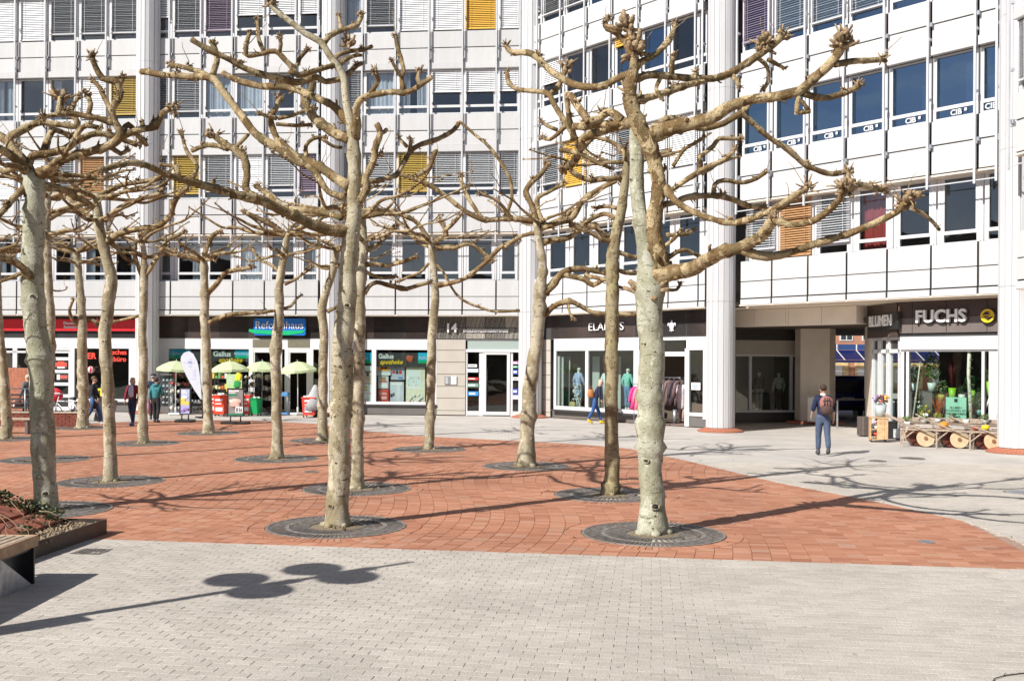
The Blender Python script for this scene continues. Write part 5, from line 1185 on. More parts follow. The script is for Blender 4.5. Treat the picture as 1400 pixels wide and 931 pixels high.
def person(label, loc, rz, h, lf=.16, rf=-.16, arms=((-.25, -.05, 1.15, -.24, .10, .93), (.25, .03, 1.15, .24, .16, .95)), top=(.1, .1, .15), legs=(.1, .12, .2), hair=(.06, .035, .02), skin=(.55, .33, .24), shoes=(.05, .05, .05),
           lean=0, hood=None, collar=None, sleeve=True, long_coat=0, cat='person', group=None, cap=None, belly=1.0, hairlen=0, pale=False):
    t = thing('mannequin' if cat == 'mannequin' else 'person', label, cat, loc, rz, group); k = h / 1.75; t.scale = (k, k, k)
    sk = cm('skin_%d' % int(skin[0] * 100), skin, rough=.6)
    def L(z): return lean * max(0, z - .95)
    J = {'pelvis': ((0, 0, .94), (.135, .10)), 'waist': ((0, L(1.12), 1.12), (.125, .09)), 'chest': ((0, L(1.3), 1.30), (.15, .105)), 'throat': ((0, L(1.45), 1.45), (.075, .065)), 'neck': ((0, L(1.52) + .01, 1.515), .052), 'jaw': ((0, L(1.58) + .035, 1.575), (.062, .07)), 'head': ((0, L(1.64) + .02, 1.645), (.076, .09)), 'crown': ((0, L(1.7) + .01, 1.705), (.06, .07)), 'nose': ((0, L(1.62) + .125, 1.60), .013), 'earl': ((-.085, L(1.62) + .015, 1.61), .014), 'earr': ((.085, L(1.62) + .015, 1.61), .014)}
    E_ = [('pelvis', 'waist'), ('waist', 'chest'), ('chest', 'throat'), ('throat', 'neck'), ('neck', 'jaw'), ('jaw', 'head'), ('head', 'crown'), ('jaw', 'nose'), ('head', 'earl'), ('head', 'earr')]
    feet = {}
    for s_, q, f in (('l', -1, lf), ('r', 1, rf)):
        lift = .06 if f < -.1 else 0
        a = arms[0 if s_ == 'l' else 1]
        J['shoulder' + s_] = ((q * .165, L(1.42), 1.42), .06); J['elbow' + s_] = ((a[0], a[1] + L(a[2]), a[2]), .042); J['wrist' + s_] = ((a[3], a[4] + L(a[5]), a[5]), .028)
        w_ = Vector(J['wrist' + s_][0]); e = Vector(J['elbow' + s_][0]); dr = (w_ - e).normalized(); pm = w_ + dr * .07
        J['palm' + s_] = (tuple(pm), (.022, .036)); E_ += [('chest', 'shoulder' + s_), ('shoulder' + s_, 'elbow' + s_), ('elbow' + s_, 'wrist' + s_), ('wrist' + s_, 'palm' + s_)]
        side = Vector((0, 1, 0)) - dr * dr.y; side = side.normalized() if side.length > .1 else Vector((1, 0, 0)); inn = Vector((-q, 0, 0))
        for i in range(4):
            b = pm + side * (.027 - .018 * i) + dr * .015; ln = (.062, .072, .067, .052)[i]
            J['f%d%s' % (i, s_)] = (tuple(b + dr * ln * .5 + inn * .004), .0085); J['g%d%s' % (i, s_)] = (tuple(b + dr * ln * .92 + inn * .022), .0075); E_ += [('palm' + s_, 'f%d%s' % (i, s_)), ('f%d%s' % (i, s_), 'g%d%s' % (i, s_))]
        J['th' + s_] = (tuple(w_ + dr * .035 + side * .042 + inn * .012), .010); J['ti' + s_] = (tuple(w_ + dr * .075 + side * .05 + inn * .024), .0085); E_ += [('palm' + s_, 'th' + s_), ('th' + s_, 'ti' + s_)]
        J['hip' + s_] = ((q * .085, 0, .88), (.09, .095)); J['knee' + s_] = ((q * .095, f * .55 + (.05 if f < 0 else .03), .49), (.058, .062)); J['calf' + s_] = ((q * .095, f * .85 + .0, .32), (.052, .058)); J['ankle' + s_] = ((q * .095, f, .09 + lift), .04); J['toe' + s_] = ((q * .105, f + .14, .035), (.036, .03))
        E_ += [('pelvis', 'hip' + s_), ('hip' + s_, 'knee' + s_), ('knee' + s_, 'calf' + s_), ('calf' + s_, 'ankle' + s_), ('ankle' + s_, 'toe' + s_)]
    JB = dict(J); JB['pelvis'] = (J['pelvis'][0], (.108, .078)); JB['waist'] = (J['waist'][0], (.11, .078))
    for s_ in 'lr': JB['hip' + s_] = (J['hip' + s_][0], (.07, .075))
    skinned('body', JB, E_, sk, t)
    def sub(names, dr, extra=()):
        o = {n: (J[n][0], tuple(x + dr for x in (J[n][1] if isinstance(J[n][1], tuple) else (J[n][1],) * 2))) for n in names}
        for n, r in extra: o[n] = (o[n][0], tuple(x * r for x in o[n][1]))
        return o
    tm = cm('cloth_%d_%d_%d' % tuple(int(x * 100) for x in top), top, rough=.85, var=.12, scale=9, bump=.7, bscale=14); lm = cm('cloth_%d_%d_%d' % tuple(int(x * 100) for x in legs), legs, rough=.85, var=.18, scale=12, bump=.7, bscale=14)
    tr = sub(['pelvis', 'waist'] + [a + s_ for s_ in 'lr' for a in ('hip', 'knee', 'calf', 'ankle')], .016)
    for s_ in 'lr': p_ = tr['ankle' + s_]; tr['ankle' + s_] = ((p_[0][0], p_[0][1], p_[0][2] + .02), (.058, .062))
    tr['waist'] = ((0, 0, 1.09), (.135, .105)); skinned('trousers', tr, [('pelvis', 'waist'), ('pelvis', 'hipl'), ('pelvis', 'hipr')] + [(a + s_, b + s_) for s_ in 'lr' for a, b in (('hip', 'knee'), ('knee', 'calf'), ('calf', 'ankle'))], lm, t)
    up = ['pelvis', 'waist', 'chest', 'throat'] + [a + s_ for s_ in 'lr' for a in ('shoulder', 'elbow')] + (['wristl', 'wristr'] if sleeve else [])
    tp = sub(up, .022, [('waist', belly)])
    tp['pelvis'] = ((0, 0, .85 - long_coat), (.178 + long_coat * .05, .145 + long_coat * .1))
    if not sleeve:
        for s_ in 'lr':
            a, b = Vector(J['elbow' + s_][0]), Vector(J['wrist' + s_][0]); tp['cuff' + s_] = (tuple(a + (b - a) * .3), (.052, .052))
    if long_coat: tp['hem'] = ((0, 0, .94), (.168, .135)); ee = [('pelvis', 'hem'), ('hem', 'waist')]
    else: tp['pelvis'] = ((0, 0, .845), (.172, .138)); ee = [('pelvis', 'waist')]
    ee += [('waist', 'chest'), ('chest', 'throat')] + [(a + s_, b + s_) for s_ in 'lr' for a, b in (('shoulder', 'elbow'), ('elbow', 'wrist'), ('elbow', 'cuff'))] + [('chest', 'shoulderl'), ('chest', 'shoulderr')]
    skinned('jacket', tp, ee, tm, t)
    mb = MB()
    for s_ in 'lr':
        a, b = Vector(J['ankle' + s_][0]), Vector(J['toe' + s_][0]); fwd = Vector((b.x - a.x, b.y - a.y, 0)).normalized(); hl = a - fwd * .05
        mb.tube([(hl.x, hl.y, a.z - .045), (a.x, a.y, a.z - .035), ((a.x + b.x) / 2, (a.y + b.y) / 2, (a.z + b.z) / 2 - .01), (b.x + fwd.x * .03, b.y + fwd.y * .03, b.z + .005)], [.04, .052, .05, .03], 10)
        mb.tube([(a.x, a.y, a.z - .04), (a.x, a.y, a.z + .035)], [.05, .048], 10)
    mb.build('shoes', cm('shoe_%d_%d' % (int(shoes[0] * 100), int(shoes[1] * 100)), shoes, rough=.6), t)
    hc = Vector(J['head'][0])
    if cat != 'mannequin':
        mb = MB(); mb.blob(hc + Vector((0, -.022, .032)), .100, 3, .18, 2, (.86, .96, .90))
        if hairlen: mb.blob(hc + Vector((0, -.05, -.06)), .10, 5, .2, 2, (.9, .7, 1 + hairlen))
        mb.build('hair', cm('hair_%d' % int(hair[0] * 100), hair, rough=.7, var=.3, scale=40, bump=.5), t)
        mb = MB()
        for q in (-1, 1): mb.blob(hc + Vector((q * .032, .083, -.012)), .011, 1, 0, 1)
        mb.build('eyes', M_['black'], t)
        mb = MB(); mb.tube([hc + Vector((-.025, .094, -.075)), hc + Vector((0, .10, -.078)), hc + Vector((.025, .094, -.075))], .006, 6); mb.build('mouth', cm('lips', (.4, .15, .12)), t)
    if cap: mb = MB(); mb.blob(hc + Vector((0, .0, .065)), .115, 3, .1, 2, (.95, 1.08, .55)); mb.tube([hc + Vector((-.07, .09, .05)), hc + Vector((0, .15, .045)), hc + Vector((.07, .09, .05))], .018, 8); mb.build('cap', cm('cap_cloth', cap, rough=.9), t)
    if hood: mb = MB(); mb.blob(Vector(J['throat'][0]) + Vector((0, -.075, .02)), .12, 4, .2, 2, (1.05, .6, .65)); mb.build('hood', tm, t)
    if collar: mb = MB(); mb.lathe([(.068, 1.475 + .0), (.074, 1.50), (.066, 1.53)], 16, 0, L(1.5) + .004); mb.build('collar', cm('collar_white', collar), t)
    return t
def bag(label, loc, rz, col, kind='shopping bag', w_=.28, d_=.12, h=.34, name='shopping_bag', slit=None):
    t = thing(name, label, kind, loc, rz); mb = MB()
    mb.tube([(0, 0, 0), (0, 0, h * .12), (0, 0, h * .55), (0, 0, h * .9), (0, 0, h)], [.4 * w_, .52 * w_, .5 * w_, .4 * w_, .3 * w_], 14)
    mb.v = [(x, y * d_ / w_, z) for x, y, z in mb.v]; mb.build('body', cm('bagc_%d_%d' % (int(col[0] * 100), int(col[1] * 100)), col, rough=.6, var=.1, scale=12), t)
    mb = MB(); mb.tube([(-.07, 0, h * .95), (-.06, 0, h * 1.25), (0, 0, h * 1.36), (.06, 0, h * 1.25), (.07, 0, h * .95)], .008, 6); mb.build('handle', cm('bagc_%d_%d' % (int(col[0] * 100), int(col[1] * 100)), col), t); return t
g = G(1125, 622)
person('man in navy pullover and blue jeans walking away with a backpack', (g.x, g.y, 0), -.12, 1.76, .10, -.20, ((-.245, -.03, 1.14, -.255, .12, .97), (.245, -.08, 1.14, .25, -.02, .93)), (.008, .015, .052), (.065, .09, .15), (.045, .024, .014), shoes=(.05, .05, .06), collar=(.8, .8, .8), sleeve=False)
bk_ = thing('backpack', 'dusty pink and dark brown backpack worn by the man in navy', 'backpack', (g.x + .02, g.y - .20, 1.02), -.12)
mb = MB(); mb.blob((0, 0, .28), .20, 2, .08, 3, (.84, .5, .95)); mb.build('main_pouch', cm('pack_pink', (.30, .125, .105), rough=.8, var=.1, scale=10), bk_)
mb = MB(); mb.blob((0, -.05, .12), .175, 7, .1, 3, (.92, .55, .78)); mb.build('lower_pouch', cm('pack_brown', (.075, .04, .032), rough=.8, var=.15, scale=10), bk_)
mb = MB()
for x in (-.075, .0, .075): mb.tube([(x, -.06, .12), (x * .9, -.112, .28), (x * .7, -.075, .42)], .012, 6)
mb.tube([(-.1, -.09, .34), (0, -.112, .36), (.1, -.09, .34)], .012, 6); mb.build('straps', M_['black'], bk_)
g = G(813, 579)
person('woman in navy coat and yellow shoes bending forward before the fashion shop', (g.x, g.y, 0), -R(85), 1.64, .26, -.26, ((-.2, .02, 1.14, -.18, .12, .93), (.2, .1, 1.12, .17, .22, .95)), (.014, .018, .05), (.03, .085, .25), (.62, .47, .36), shoes=(.75, .50, .03), lean=.35, long_coat=.2, hairlen=.3)
p = Vector((g.x - .16, g.y - .1, .98)); bag('tan leather rucksack on the back of the woman in navy coat', tuple(p), R(10), (.45, .17, .05), 'rucksack', .26, .16, .3, 'rucksack')
g = G(213.5, 577.5)
person('woman in teal hooded jacket and black trousers walking away', (g.x, g.y, 0), -.1, 1.62, .06, -.10, ((-.27, .0, 1.12, -.25, .03, .88), (.26, .06, 1.1, .14, .2, 1.05)), (.04, .20, .22), (.02, .02, .022), (.03, .02, .015), hood=True, belly=1.2)
p = Vector((g.x - .36, g.y - .02, .37)); bag('pink plastic carrier bag held by the woman in teal', tuple(p), .2, (.80, .35, .60))
g = G(211, 574.5)
person('man in navy jacket and dark flat cap beside the woman in teal', (g.x - .14, g.y + .25, 0), .2, 1.74, .10, -.08, ((-.26, .0, 1.14, -.25, .05, .9), (.27, .05, 1.14, .3, .15, .98)), (.02, .03, .07), (.03, .03, .035), (.5, .48, .45), cap=(.03, .03, .035))
g = G(181, 582)
person('woman in maroon jacket and pale blue top walking towards the camera', (g.x, g.y, 0), R(170), 1.66, .14, -.16, ((-.25, -.02, 1.13, -.24, .06, .9), (.25, .02, 1.13, .24, .10, .92)), (.20, .015, .03), (.02, .03, .07), (.35, .25, .15), shoes=(.05, .08, .2), hairlen=.2)
p = G(181, 582); t_ = thing('shirt_front', 'pale blue shirt front of the woman in maroon jacket', 'shirt', (p.x, p.y - .11, 1.02))
mb = MB(); mb.tube([(0, .02, 0), (0, -.03, .1), (0, -.035, .25), (0, 0, .38)], [.075, .085, .085, .06], 12); mb.build('cloth', cm('pale_blue_cloth', (.45, .52, .70), rough=.85, var=.1, scale=10), t_)
g = G(128, 581)
person('person in black coat and blue jeans walking behind the bicycle', (g.x, g.y, 0), R(-80), 1.7, .24, -.24, ((-.23, .05, 1.13, -.2, .16, .95), (.23, -.02, 1.13, .22, .1, .93)), (.018, .02, .03), (.05, .13, .32), (.12, .07, .04), shoes=(.7, .68, .62), long_coat=.3)
g = G(38, 577)
person('grey haired person in grey coat standing behind the thick pale trunk', (g.x, g.y, 0), R(60), 1.72, .06, -.06, top=(.12, .12, .125), legs=(.03, .03, .035), hair=(.62, .6, .56), long_coat=.25)
p = G(27, 577); bag('dark red handbag carried by the grey haired person', (p.x - .05, p.y, .5), 0, (.12, .02, .025), 'handbag', .3, .14, .28, 'handbag'); p = G(21, 576); bag('small white bag beside the dark red handbag', (p.x, p.y, .46), 0, (.75, .75, .73), 'bag', .16, .1, .24, 'small_bag')
# mannequins
mk = dict(cat='mannequin', skin=(.75, .72, .68), lf=.03, rf=-.02, shoes=(.7, .68, .64))
def mann(fr, px, n, label, z=.42, **k):
    q = fr.S(px, n); p = fr.W(q, n); return person(label, (p.x, p.y, z), fr.a, 1.68, **{**mk, **k})
mann(D, 791, -1.1, 'mannequin in long blue and white patterned dress in the left shop window', top=(.35, .42, .60), legs=(.62, .62, .58), long_coat=.45)
mann(D, 829, -1.2, 'mannequin in white blouse behind the dark ochre trunk', top=(.7, .75, .75), legs=(.5, .5, .5))
mann(D, 858, -1.1, 'mannequin in mint cardigan over white top and jeans', top=(.25, .60, .52), legs=(.12, .24, .42))
q = PW.W(PW.S(1038, -.8), -.8); person('headless mannequin in black jacket and pale trousers in the passage window', (q.x, q.y, .36), 0, 1.62, **{**mk, 'top': (.015, .015, .018), 'legs': (.42, .38, .34)})
q = PW.W(PW.S(1065, -.9), -.9); person('mannequin in cream top and checked dark skirt in the passage window', (q.x, q.y, .36), 0, 1.6, **{**mk, 'top': (.70, .66, .58), 'legs': (.10, .07, .065)})
q = D.W(D.S(932, -1.6), -1.6); person('mannequin in pale pink dress inside the fashion shop doorway', (q.x, q.y, .06), D.a, 1.66, **{**mk, 'top': (.60, .52, .55), 'legs': (.45, .3, .28), 'long_coat': .4})
mb = MB(); q = D.S(791, -1.06); t_ = thing('dress_print', 'white leaf pattern scattered over the blue dress', 'dress print', tuple(D.W(D.S(791, -1.1), -1.1, .5)), D.a)
for i in range(34): mb.blob((rnd.uniform(-.15, .15), rnd.uniform(-.17, -.14), rnd.uniform(.25, .92)), rnd.uniform(.03, .065), i, .6, 1, (1, .25, .7))
mb.build('pattern', M_['white'], t_)
# clothes rail outside and inside
def garment(label, p, rz, col, w_=.42, h=.85, group=None):
    t = thing('hanging_garment', label, 'garment', p, rz, group); mb = MB()
    mb.tube([(0, 0, 0), (0, 0, -h * .05), (0, 0, -h * .2), (0, 0, -h * .6), (0, .02, -h)], [.06, w_ * .42, w_ * .47, w_ * .44, w_ * .56], 14, True, True, .08); mb.v = [(x, y * .28, z) for x, y, z in mb.v]
    for s_ in (-1, 1): mb.tube([(s_ * w_ * .38, 0, -h * .1), (s_ * w_ * .55, .02, -h * .4), (s_ * w_ * .58, .03, -h * .7)], [.055, .05, .045], 8)
    mb.build('cloth', cm('garm_%d_%d_%d' % tuple(int(x * 100) for x in col), col, rough=.85, var=.12, scale=8, bump=.4, bscale=20), t)
    mb = MB(); mb.tube([(0, 0, .0), (0, 0, .05), (.02, 0, .08), (0, 0, .1)], .006, 6); mb.build('hanger', M_['steel'], t)
p = D.W(D.S(884, .15), .15); rl = thing('clothes_rail', 'chrome clothes rail with bright jackets outside the fashion shop', 'clothes rail', (p.x, p.y, 0), D.a)
mb = MB(); mb.tube([(-.65, 0, 1.5), (.65, 0, 1.5)], .015, 8)
for x in (-.6, .6): mb.tube([(x, 0, 0.05), (x, 0, 1.5)], .015, 8); mb.tube([(x, -.25, .05), (x, .25, .05)], .015, 8)
mb.build('frame', M_['steel'], rl)
for i, (c, l) in enumerate((((.75, .05, .28), 'bright pink jacket on the chrome rail'), ((.78, .25, .30), 'salmon jacket second on the chrome rail'), ((.80, .22, .05), 'orange jacket in the middle of the chrome rail'), ((.70, .04, .05), 'red jacket right on the chrome rail'), ((.6, .5, .4), 'sand jacket at the end of the chrome rail'))):
    q = D.W(D.S(884, .15) - .5 + i * .2, .15, 1.4); garment(l, tuple(q), D.a + R(62), c)
for i in range(7):
    q = D.W(D.S(908, -1.7) + i * .13, -1.7 - .1 * (i % 2), 1.62); garment('dark garment on the rail inside the fashion shop doorway', tuple(q), D.a + R(70), ((.10, .05, .05), (.06, .05, .07), (.22, .14, .13))[i % 3], .4, .95, 'dark garments inside the doorway')
q = D.W(D.S(910, -1.7), -1.7, 0); rl = thing('clothes_rail', 'dark clothes rail inside the fashion shop doorway', 'clothes rail', tuple(q), D.a); mb = MB(); mb.tube([(-.1, 0, 1.72), (1.1, 0, 1.72)], .015, 8)
for x in (-.1, 1.1): mb.tube([(x, 0, .06), (x, 0, 1.72)], .015, 8)
mb.build('frame', M_['steel'], rl)
q = D.W(D.S(923, -.9), -.9, .06); t_ = thing('umbrella_stand', 'narrow steel umbrella stand in the fashion shop doorway', 'umbrella stand', tuple(q)); mb = MB(); mb.lathe([(.0, .0), (.08, 0), (.085, .5), (.075, .5), (.07, .04)], 16); mb.build('tube', M_['steel'], t_); MB().lathe([(.081, 0), (.095, .005), (.095, .03), (.083, .04)], 16).build('base_ring', M_['black'], t_)
q = D.W(D.S(783, -.8), -.8, .42); bag('straw handbag on the floor of the left display window', tuple(q), D.a, (.45, .36, .15), 'handbag', .36, .16, .26, 'handbag')
mb = MB()
for px, n, l_ in ((766, -.75, 'pale upright screen at the far left of the fashion shop window'), (775, -1.5, 'pale upright screen behind the patterned dress'), (815, -1.5, 'pale upright screen left of the dark ochre trunk'), (844, -1.6, 'pale upright screen behind the mint cardigan')):
    q = D.S(px, n); 
    t_ = thing('display_screen', l_, 'screen', tuple(D.W(q, n, .42)), D.a, 'screens in the fashion shop window'); MB().bev(-.2, .2, -.02, .02, 0, 2.1, .008).build('panel', cm('pale_grey_screen', (.45, .46, .44)), t_); MB().box(-.22, .22, -.05, .05, 0, .03).build('foot', M_['greypl'], t_)
# ================================================================ STREET LAMP (stands left of the frame, its shadow lies on the paving)
sh = Vector((.745, .667, 0)); tanel = math.tan(SUN_EL)
tip = G(560, 768.3); top_h = 5.4; lp = tip - sh * (top_h / tanel); lp.z = 0
lamp = thing('street_lamp', 'tall lamp post with four round flat lamp heads whose shadow crosses the grey paving', 'street lamp', tuple(lp))
M_['lampgrey'] = mat('lamp_grey_paint', (.18, .19, .20), .4, .1, 5)
MB().tube([(0, 0, 0), (0, 0, .9), (0, 0, .92), (0, 0, 3.6), (0, 0, top_h)], [.085, .085, .065, .06, .04], 12).build('pole', M_['lampgrey'], lamp)
for px, py, px2, py2 in ((321.7, 790.7, 357, 808), (424.6, 776.7, 478, 789)):
    for x, y in ((px, py), (px2, py2)):
        q = G(x, y); mid = (G(px, py) + G(px2, py2)) / 2; hgt = (mid - lp).dot(sh) * tanel; c = (q - lp - sh * (hgt / tanel)) * .9
        hd = MB(); hd.lathe([(0, hgt - .05), (.30, hgt - .04), (.335, hgt), (.30, hgt + .03), (.05, hgt + .06), (0, hgt + .06)], 32, c.x, c.y); ho = hd.build('lamp_head', M_['lampgrey'], lamp); MB().cyl(0, 0, hgt - .1, hgt + .35, .1, None, 12).build('hub', M_['lampgrey'], ho)
        MB().lathe([(0, hgt - .056), (.27, hgt - .047)], 32, c.x, c.y).build('diffuser', M_['offw'], ho); MB().tube([(0, 0, hgt), (c.x, c.y, hgt)], .035, 8).build('arm', M_['lampgrey'], ho)
q = G(128, 838); h1 = (q - lp).dot(sh) * tanel; MB().bev(-.02, .26, -.03, .03, h1 - 1.35, h1 - .1, .01, Matrix.Rotation(R(-40), 4, 'Z')).build('notice_board', M_['lampgrey'], lamp)
# ================================================================ PLANTER AND BENCH AT THE LEFT
a_, b_ = G(145, 729), G(48, 763); a_ = Vector((a_.x, a_.y)); b_ = Vector((b_.x, b_.y)); b2 = a_ + (b_ - a_) * 1.35
cn = [a_, b2, Vector((-11, b2.y - .1)), Vector((-11, a_.y + .35))]
M_['corten'] = mat('dark_steel_edging', (.06, .045, .038), .5, .25, 5, metal=.3); M_['soil'] = mat('planter_soil', (.20, .17, .12), .95, .55, 38, bump=1)
pt = thing('planter_bed', 'low dark steel edged planter with soil, brick slope and ivy at the left edge', 'planter', (a_.x, a_.y, 0))
def edge(p, q, h=.19, th=.02):
    d = (q - p); L = d.length; mb = MB(); mb.box(0, L, -th / 2, th / 2, -.02, h); return mb.build('steel_edge', M_['corten'], pt, None, (p.x - a_.x, p.y - a_.y, 0), math.atan2(d.y, d.x))
for i in range(3): edge(cn[i - 1 if i else 3], cn[i]) if i != 2 else edge(cn[1], cn[2])
mb = MB(); n = 26; vs = []
for i in range(n + 1):
    for j in range(n + 1):
        u, v = i / n, j / n; p = (cn[0] * (1 - u) + cn[3] * u) * (1 - v) + (cn[1] * (1 - u) + cn[2] * u) * v
        vs.append((p.x, p.y, .13 + .035 * noise.noise(Vector((p.x * 3, p.y * 3, 0))) + .30 * max(0, min(1, (u - .12) * 3))))
mb.add(vs, [(i * (n + 1) + j, (i + 1) * (n + 1) + j, (i + 1) * (n + 1) + j + 1, i * (n + 1) + j + 1) for i in range(n) for j in range(n)], True)
tag(mb.build('soil', M_['soil'], pt, (a_.x, a_.y, 0)), kind='stuff')
# sloping brick slabs
for r_ in range(3):
    for k in range(5):
        x = -6.05 - r_ * .34 + (k % 2) * .0; y = 12.95 - k * .37 - r_ * .02
        part('brick_slab', cached('slab', lambda: MB().bev(-.155, .155, -.175, .175, -.03, .03, .008).mesh('brick_slab', mat('worn_slab_brick', (.30, .10, .06), .9, .35, 7, bump=.5, bscale=30))), pt, (x - a_.x, y - a_.y, .22 + r_ * .13), rnd.uniform(-.03, .03)).rotation_euler = (rnd.uniform(-.04, .04), .38, rnd.uniform(-.03, .03))
def leaves(mb, c, r, n, size, sc=(1, 1, 1), shell=.3, rg=rnd):
    for _ in range(n):
        d = Vector((rg.gauss(0, 1), rg.gauss(0, 1), rg.gauss(0, 1))).normalized() * r * (shell + (1 - shell) * rg.random() ** .5)
        p = Vector(c) + Vector((d.x * sc[0], d.y * sc[1], d.z * sc[2])); u = Vector((rg.gauss(0, 1), rg.gauss(0, 1), rg.gauss(0, .7))).normalized(); v = u.cross(Vector((rg.gauss(0, 1), rg.gauss(0, 1), rg.gauss(0, 1)))).normalized()
        s_ = size * rg.uniform(.6, 1.3); w_ = u.cross(v) * s_ * .15
        mb.add([p - u * s_ * .5, p + v * s_ * .32 + w_, p + u * s_ * .6, p - v * s_ * .32 + w_], [(0, 1, 2), (0, 2, 3)])
def leafmat(name, c, k=.35): return cm(name, c, rough=.5, var=k, scale=7, trans=.25)
leafmat('ivy', (.035, .055, .018), .5); leafmat('ivydry', (.22, .13, .06), .4)
iv = thing('ivy', 'dark ivy with dry leaves trailing over the planter slope', 'ivy', (-6, 12.7, .2))
mb = MB(); m2 = MB(); st = MB()
for i in range(40):
    u = rnd.random(); x = -5.75 - u * 1.9 + rnd.gauss(0, .08); y = 13.02 - rnd.random() ** 1.5 * (.22 if rnd.random() < .7 else 1.5); z = .18 + max(0, -5.85 - x) * .34
    leaves(mb, (x, y, z + .06), .15, 34, .055, (1, 1, .6)); leaves(m2, (x, y, z + .05), .16, 7, .05, (1, 1, .5))
for i in range(16):
    x, y = -5.8 - rnd.random() * 1.3, 12.9 - rnd.random() * 1.2; z = .2 + max(0, -5.85 - x) * .34; a = rnd.uniform(-2.2, .4); pts = []
    for k in range(5): pts.append((x, y, z + .05 * math.sin(k * 1.3) + .04)); x += math.cos(a) * .13; y += math.sin(a) * .13; a += rnd.uniform(-.5, .5); z = .2 + max(0, -5.85 - x) * .34
    st.tube(pts, [.007, .006, .005, .004, .003], 5)
tag(mb.build('foliage', M_['ivy'], iv, (-6, 12.7, .2)), kind='stuff'); tag(m2.build('dry_leaves', M_['ivydry'], iv, (-6, 12.7, .2)), kind='stuff'); st.build('runners', cm('dry_stem', (.27, .20, .12), rough=.9, var=.2), iv, (-6, 12.7, .2))
mb = MB()
for i in range(260):
    x, y = rnd.uniform(-5.9, -5.42), rnd.uniform(11.6, 13.1); mb.blob((x, y, .15), rnd.uniform(.008, .022), i, .5, 1)
o_ = mb.build('bark_chips', cm('chips', (.30, .22, .14), rough=.9, var=.4, scale=20), pt, (a_.x, a_.y, 0)); o_['kind'] = 'stuff'
# bench
be = G(46, 796); bx, by = be.x, be.y
bn = thing('bench', 'long slatted wooden bench on black steel supports at the left edge', 'bench', (bx, by, 0))
M_['wood'] = mat('weathered_bench_wood', (.42, .33, .24), .75, .25, 10, bump=.4, bscale=40); M_['woodside'] = mat('warm_bench_wood', (.40, .25, .15), .75, .25, 10, bump=.4, bscale=40)
for k in range(6): part('slat', cached('bslat', lambda: MB().bev(-.036, .036, -2.8, 0, -.05, .0, .006).mesh('slat', M_['wood'])), bn, (-.04 - k * .092, 0, .485))
MB().bev(-.02, .02, -2.8, .0, .375, .487, .006).build('side_board', M_['woodside'], bn, None, (.02, .0, 0)); MB().bev(-.57, .035, .004, .03, .375, .487, .006).build('end_board', M_['woodside'], bn)
for y0 in (-.05, -2.2):
    s_ = MB(); s_.box(-.54, .03, y0 - .012, y0 + .012, .0, .37); s_.box(-.54, .0, y0 - .6, y0 - .012, .345, .37); s_.build('support', M_['black'], bn)
    g_ = MB(); g_.plate([(-.0, .02), (-.0, .34), (-.0, .34)], 0, 0) if False else None
    g_ = MB(); g_.add([(.012, y0 - .02, .0), (.012, y0 - .62, .0), (.012, y0 - .62, .36), (-.5, y0 - .02, .0), (-.5, y0 - .62, .0), (-.5, y0 - .62, .36)], [(0, 1, 2), (5, 4, 3), (0, 2, 5, 3), (1, 4, 5, 2), (0, 3, 4, 1)]); g_.build('gusset', M_['steel'], bn)
# ================================================================ LEFT BACKGROUND: WALL, BENCH, RAILING, BICYCLE
q = G(20, 593)
b2_ = thing('bench', 'small wooden bench in front of the railing behind the left trunks', 'bench', tuple(q), -.05)
for k in range(4): MB().bev(-1.5, .72, -.2 + k * .11, -.11 + k * .11, .43, .48, .006).build('slat', M_['wood'], b2_)
for x in (-1.2, .45): MB().bev(x - .05, x + .05, -.16, .2, 0, .43, .01).build('leg', M_['greypl'], b2_)
q = G(20, 583); lw = thing('low_brick_wall', 'low dark red brick wall with planting by the railing', 'wall', tuple(q)); mb = MB()
for r_ in range(6):
    for k in range(19): mb.bev(-2.6 + k * .25 + (r_ % 2) * .125, -2.36 + k * .25 + (r_ % 2) * .125, -.1, .12, r_ * .075, r_ * .075 + .068, .005)
tag(mb.build('courses', cm('dark_red_brick', (.20, .055, .035), rough=.85, var=.3, scale=6), lw), kind='stuff'); MB().bev(-2.6, 2.28, -.13, .15, .455, .5, .01).build('coping', M_['wood'], lw)
q = G(22, 578); rg_ = thing('railing', 'dark metal railing with horizontal bars behind the left trunks', 'railing', tuple(q))
for x in (-2, -.9, .32): MB().cyl(x, 0, 0, 1.22, .025, None, 8).build('post', M_['steel'], rg_)
for z in (.55, .7, .85, 1.0): MB().bev(-2.4, .6, -.015, .015, z - .035, z + .035, .005).build('bar', M_['plinth'], rg_)
MB().tube([(-2.4, 0, 1.22), (.62, 0, 1.22)], .022, 8).build('handrail', M_['steel'], rg_)
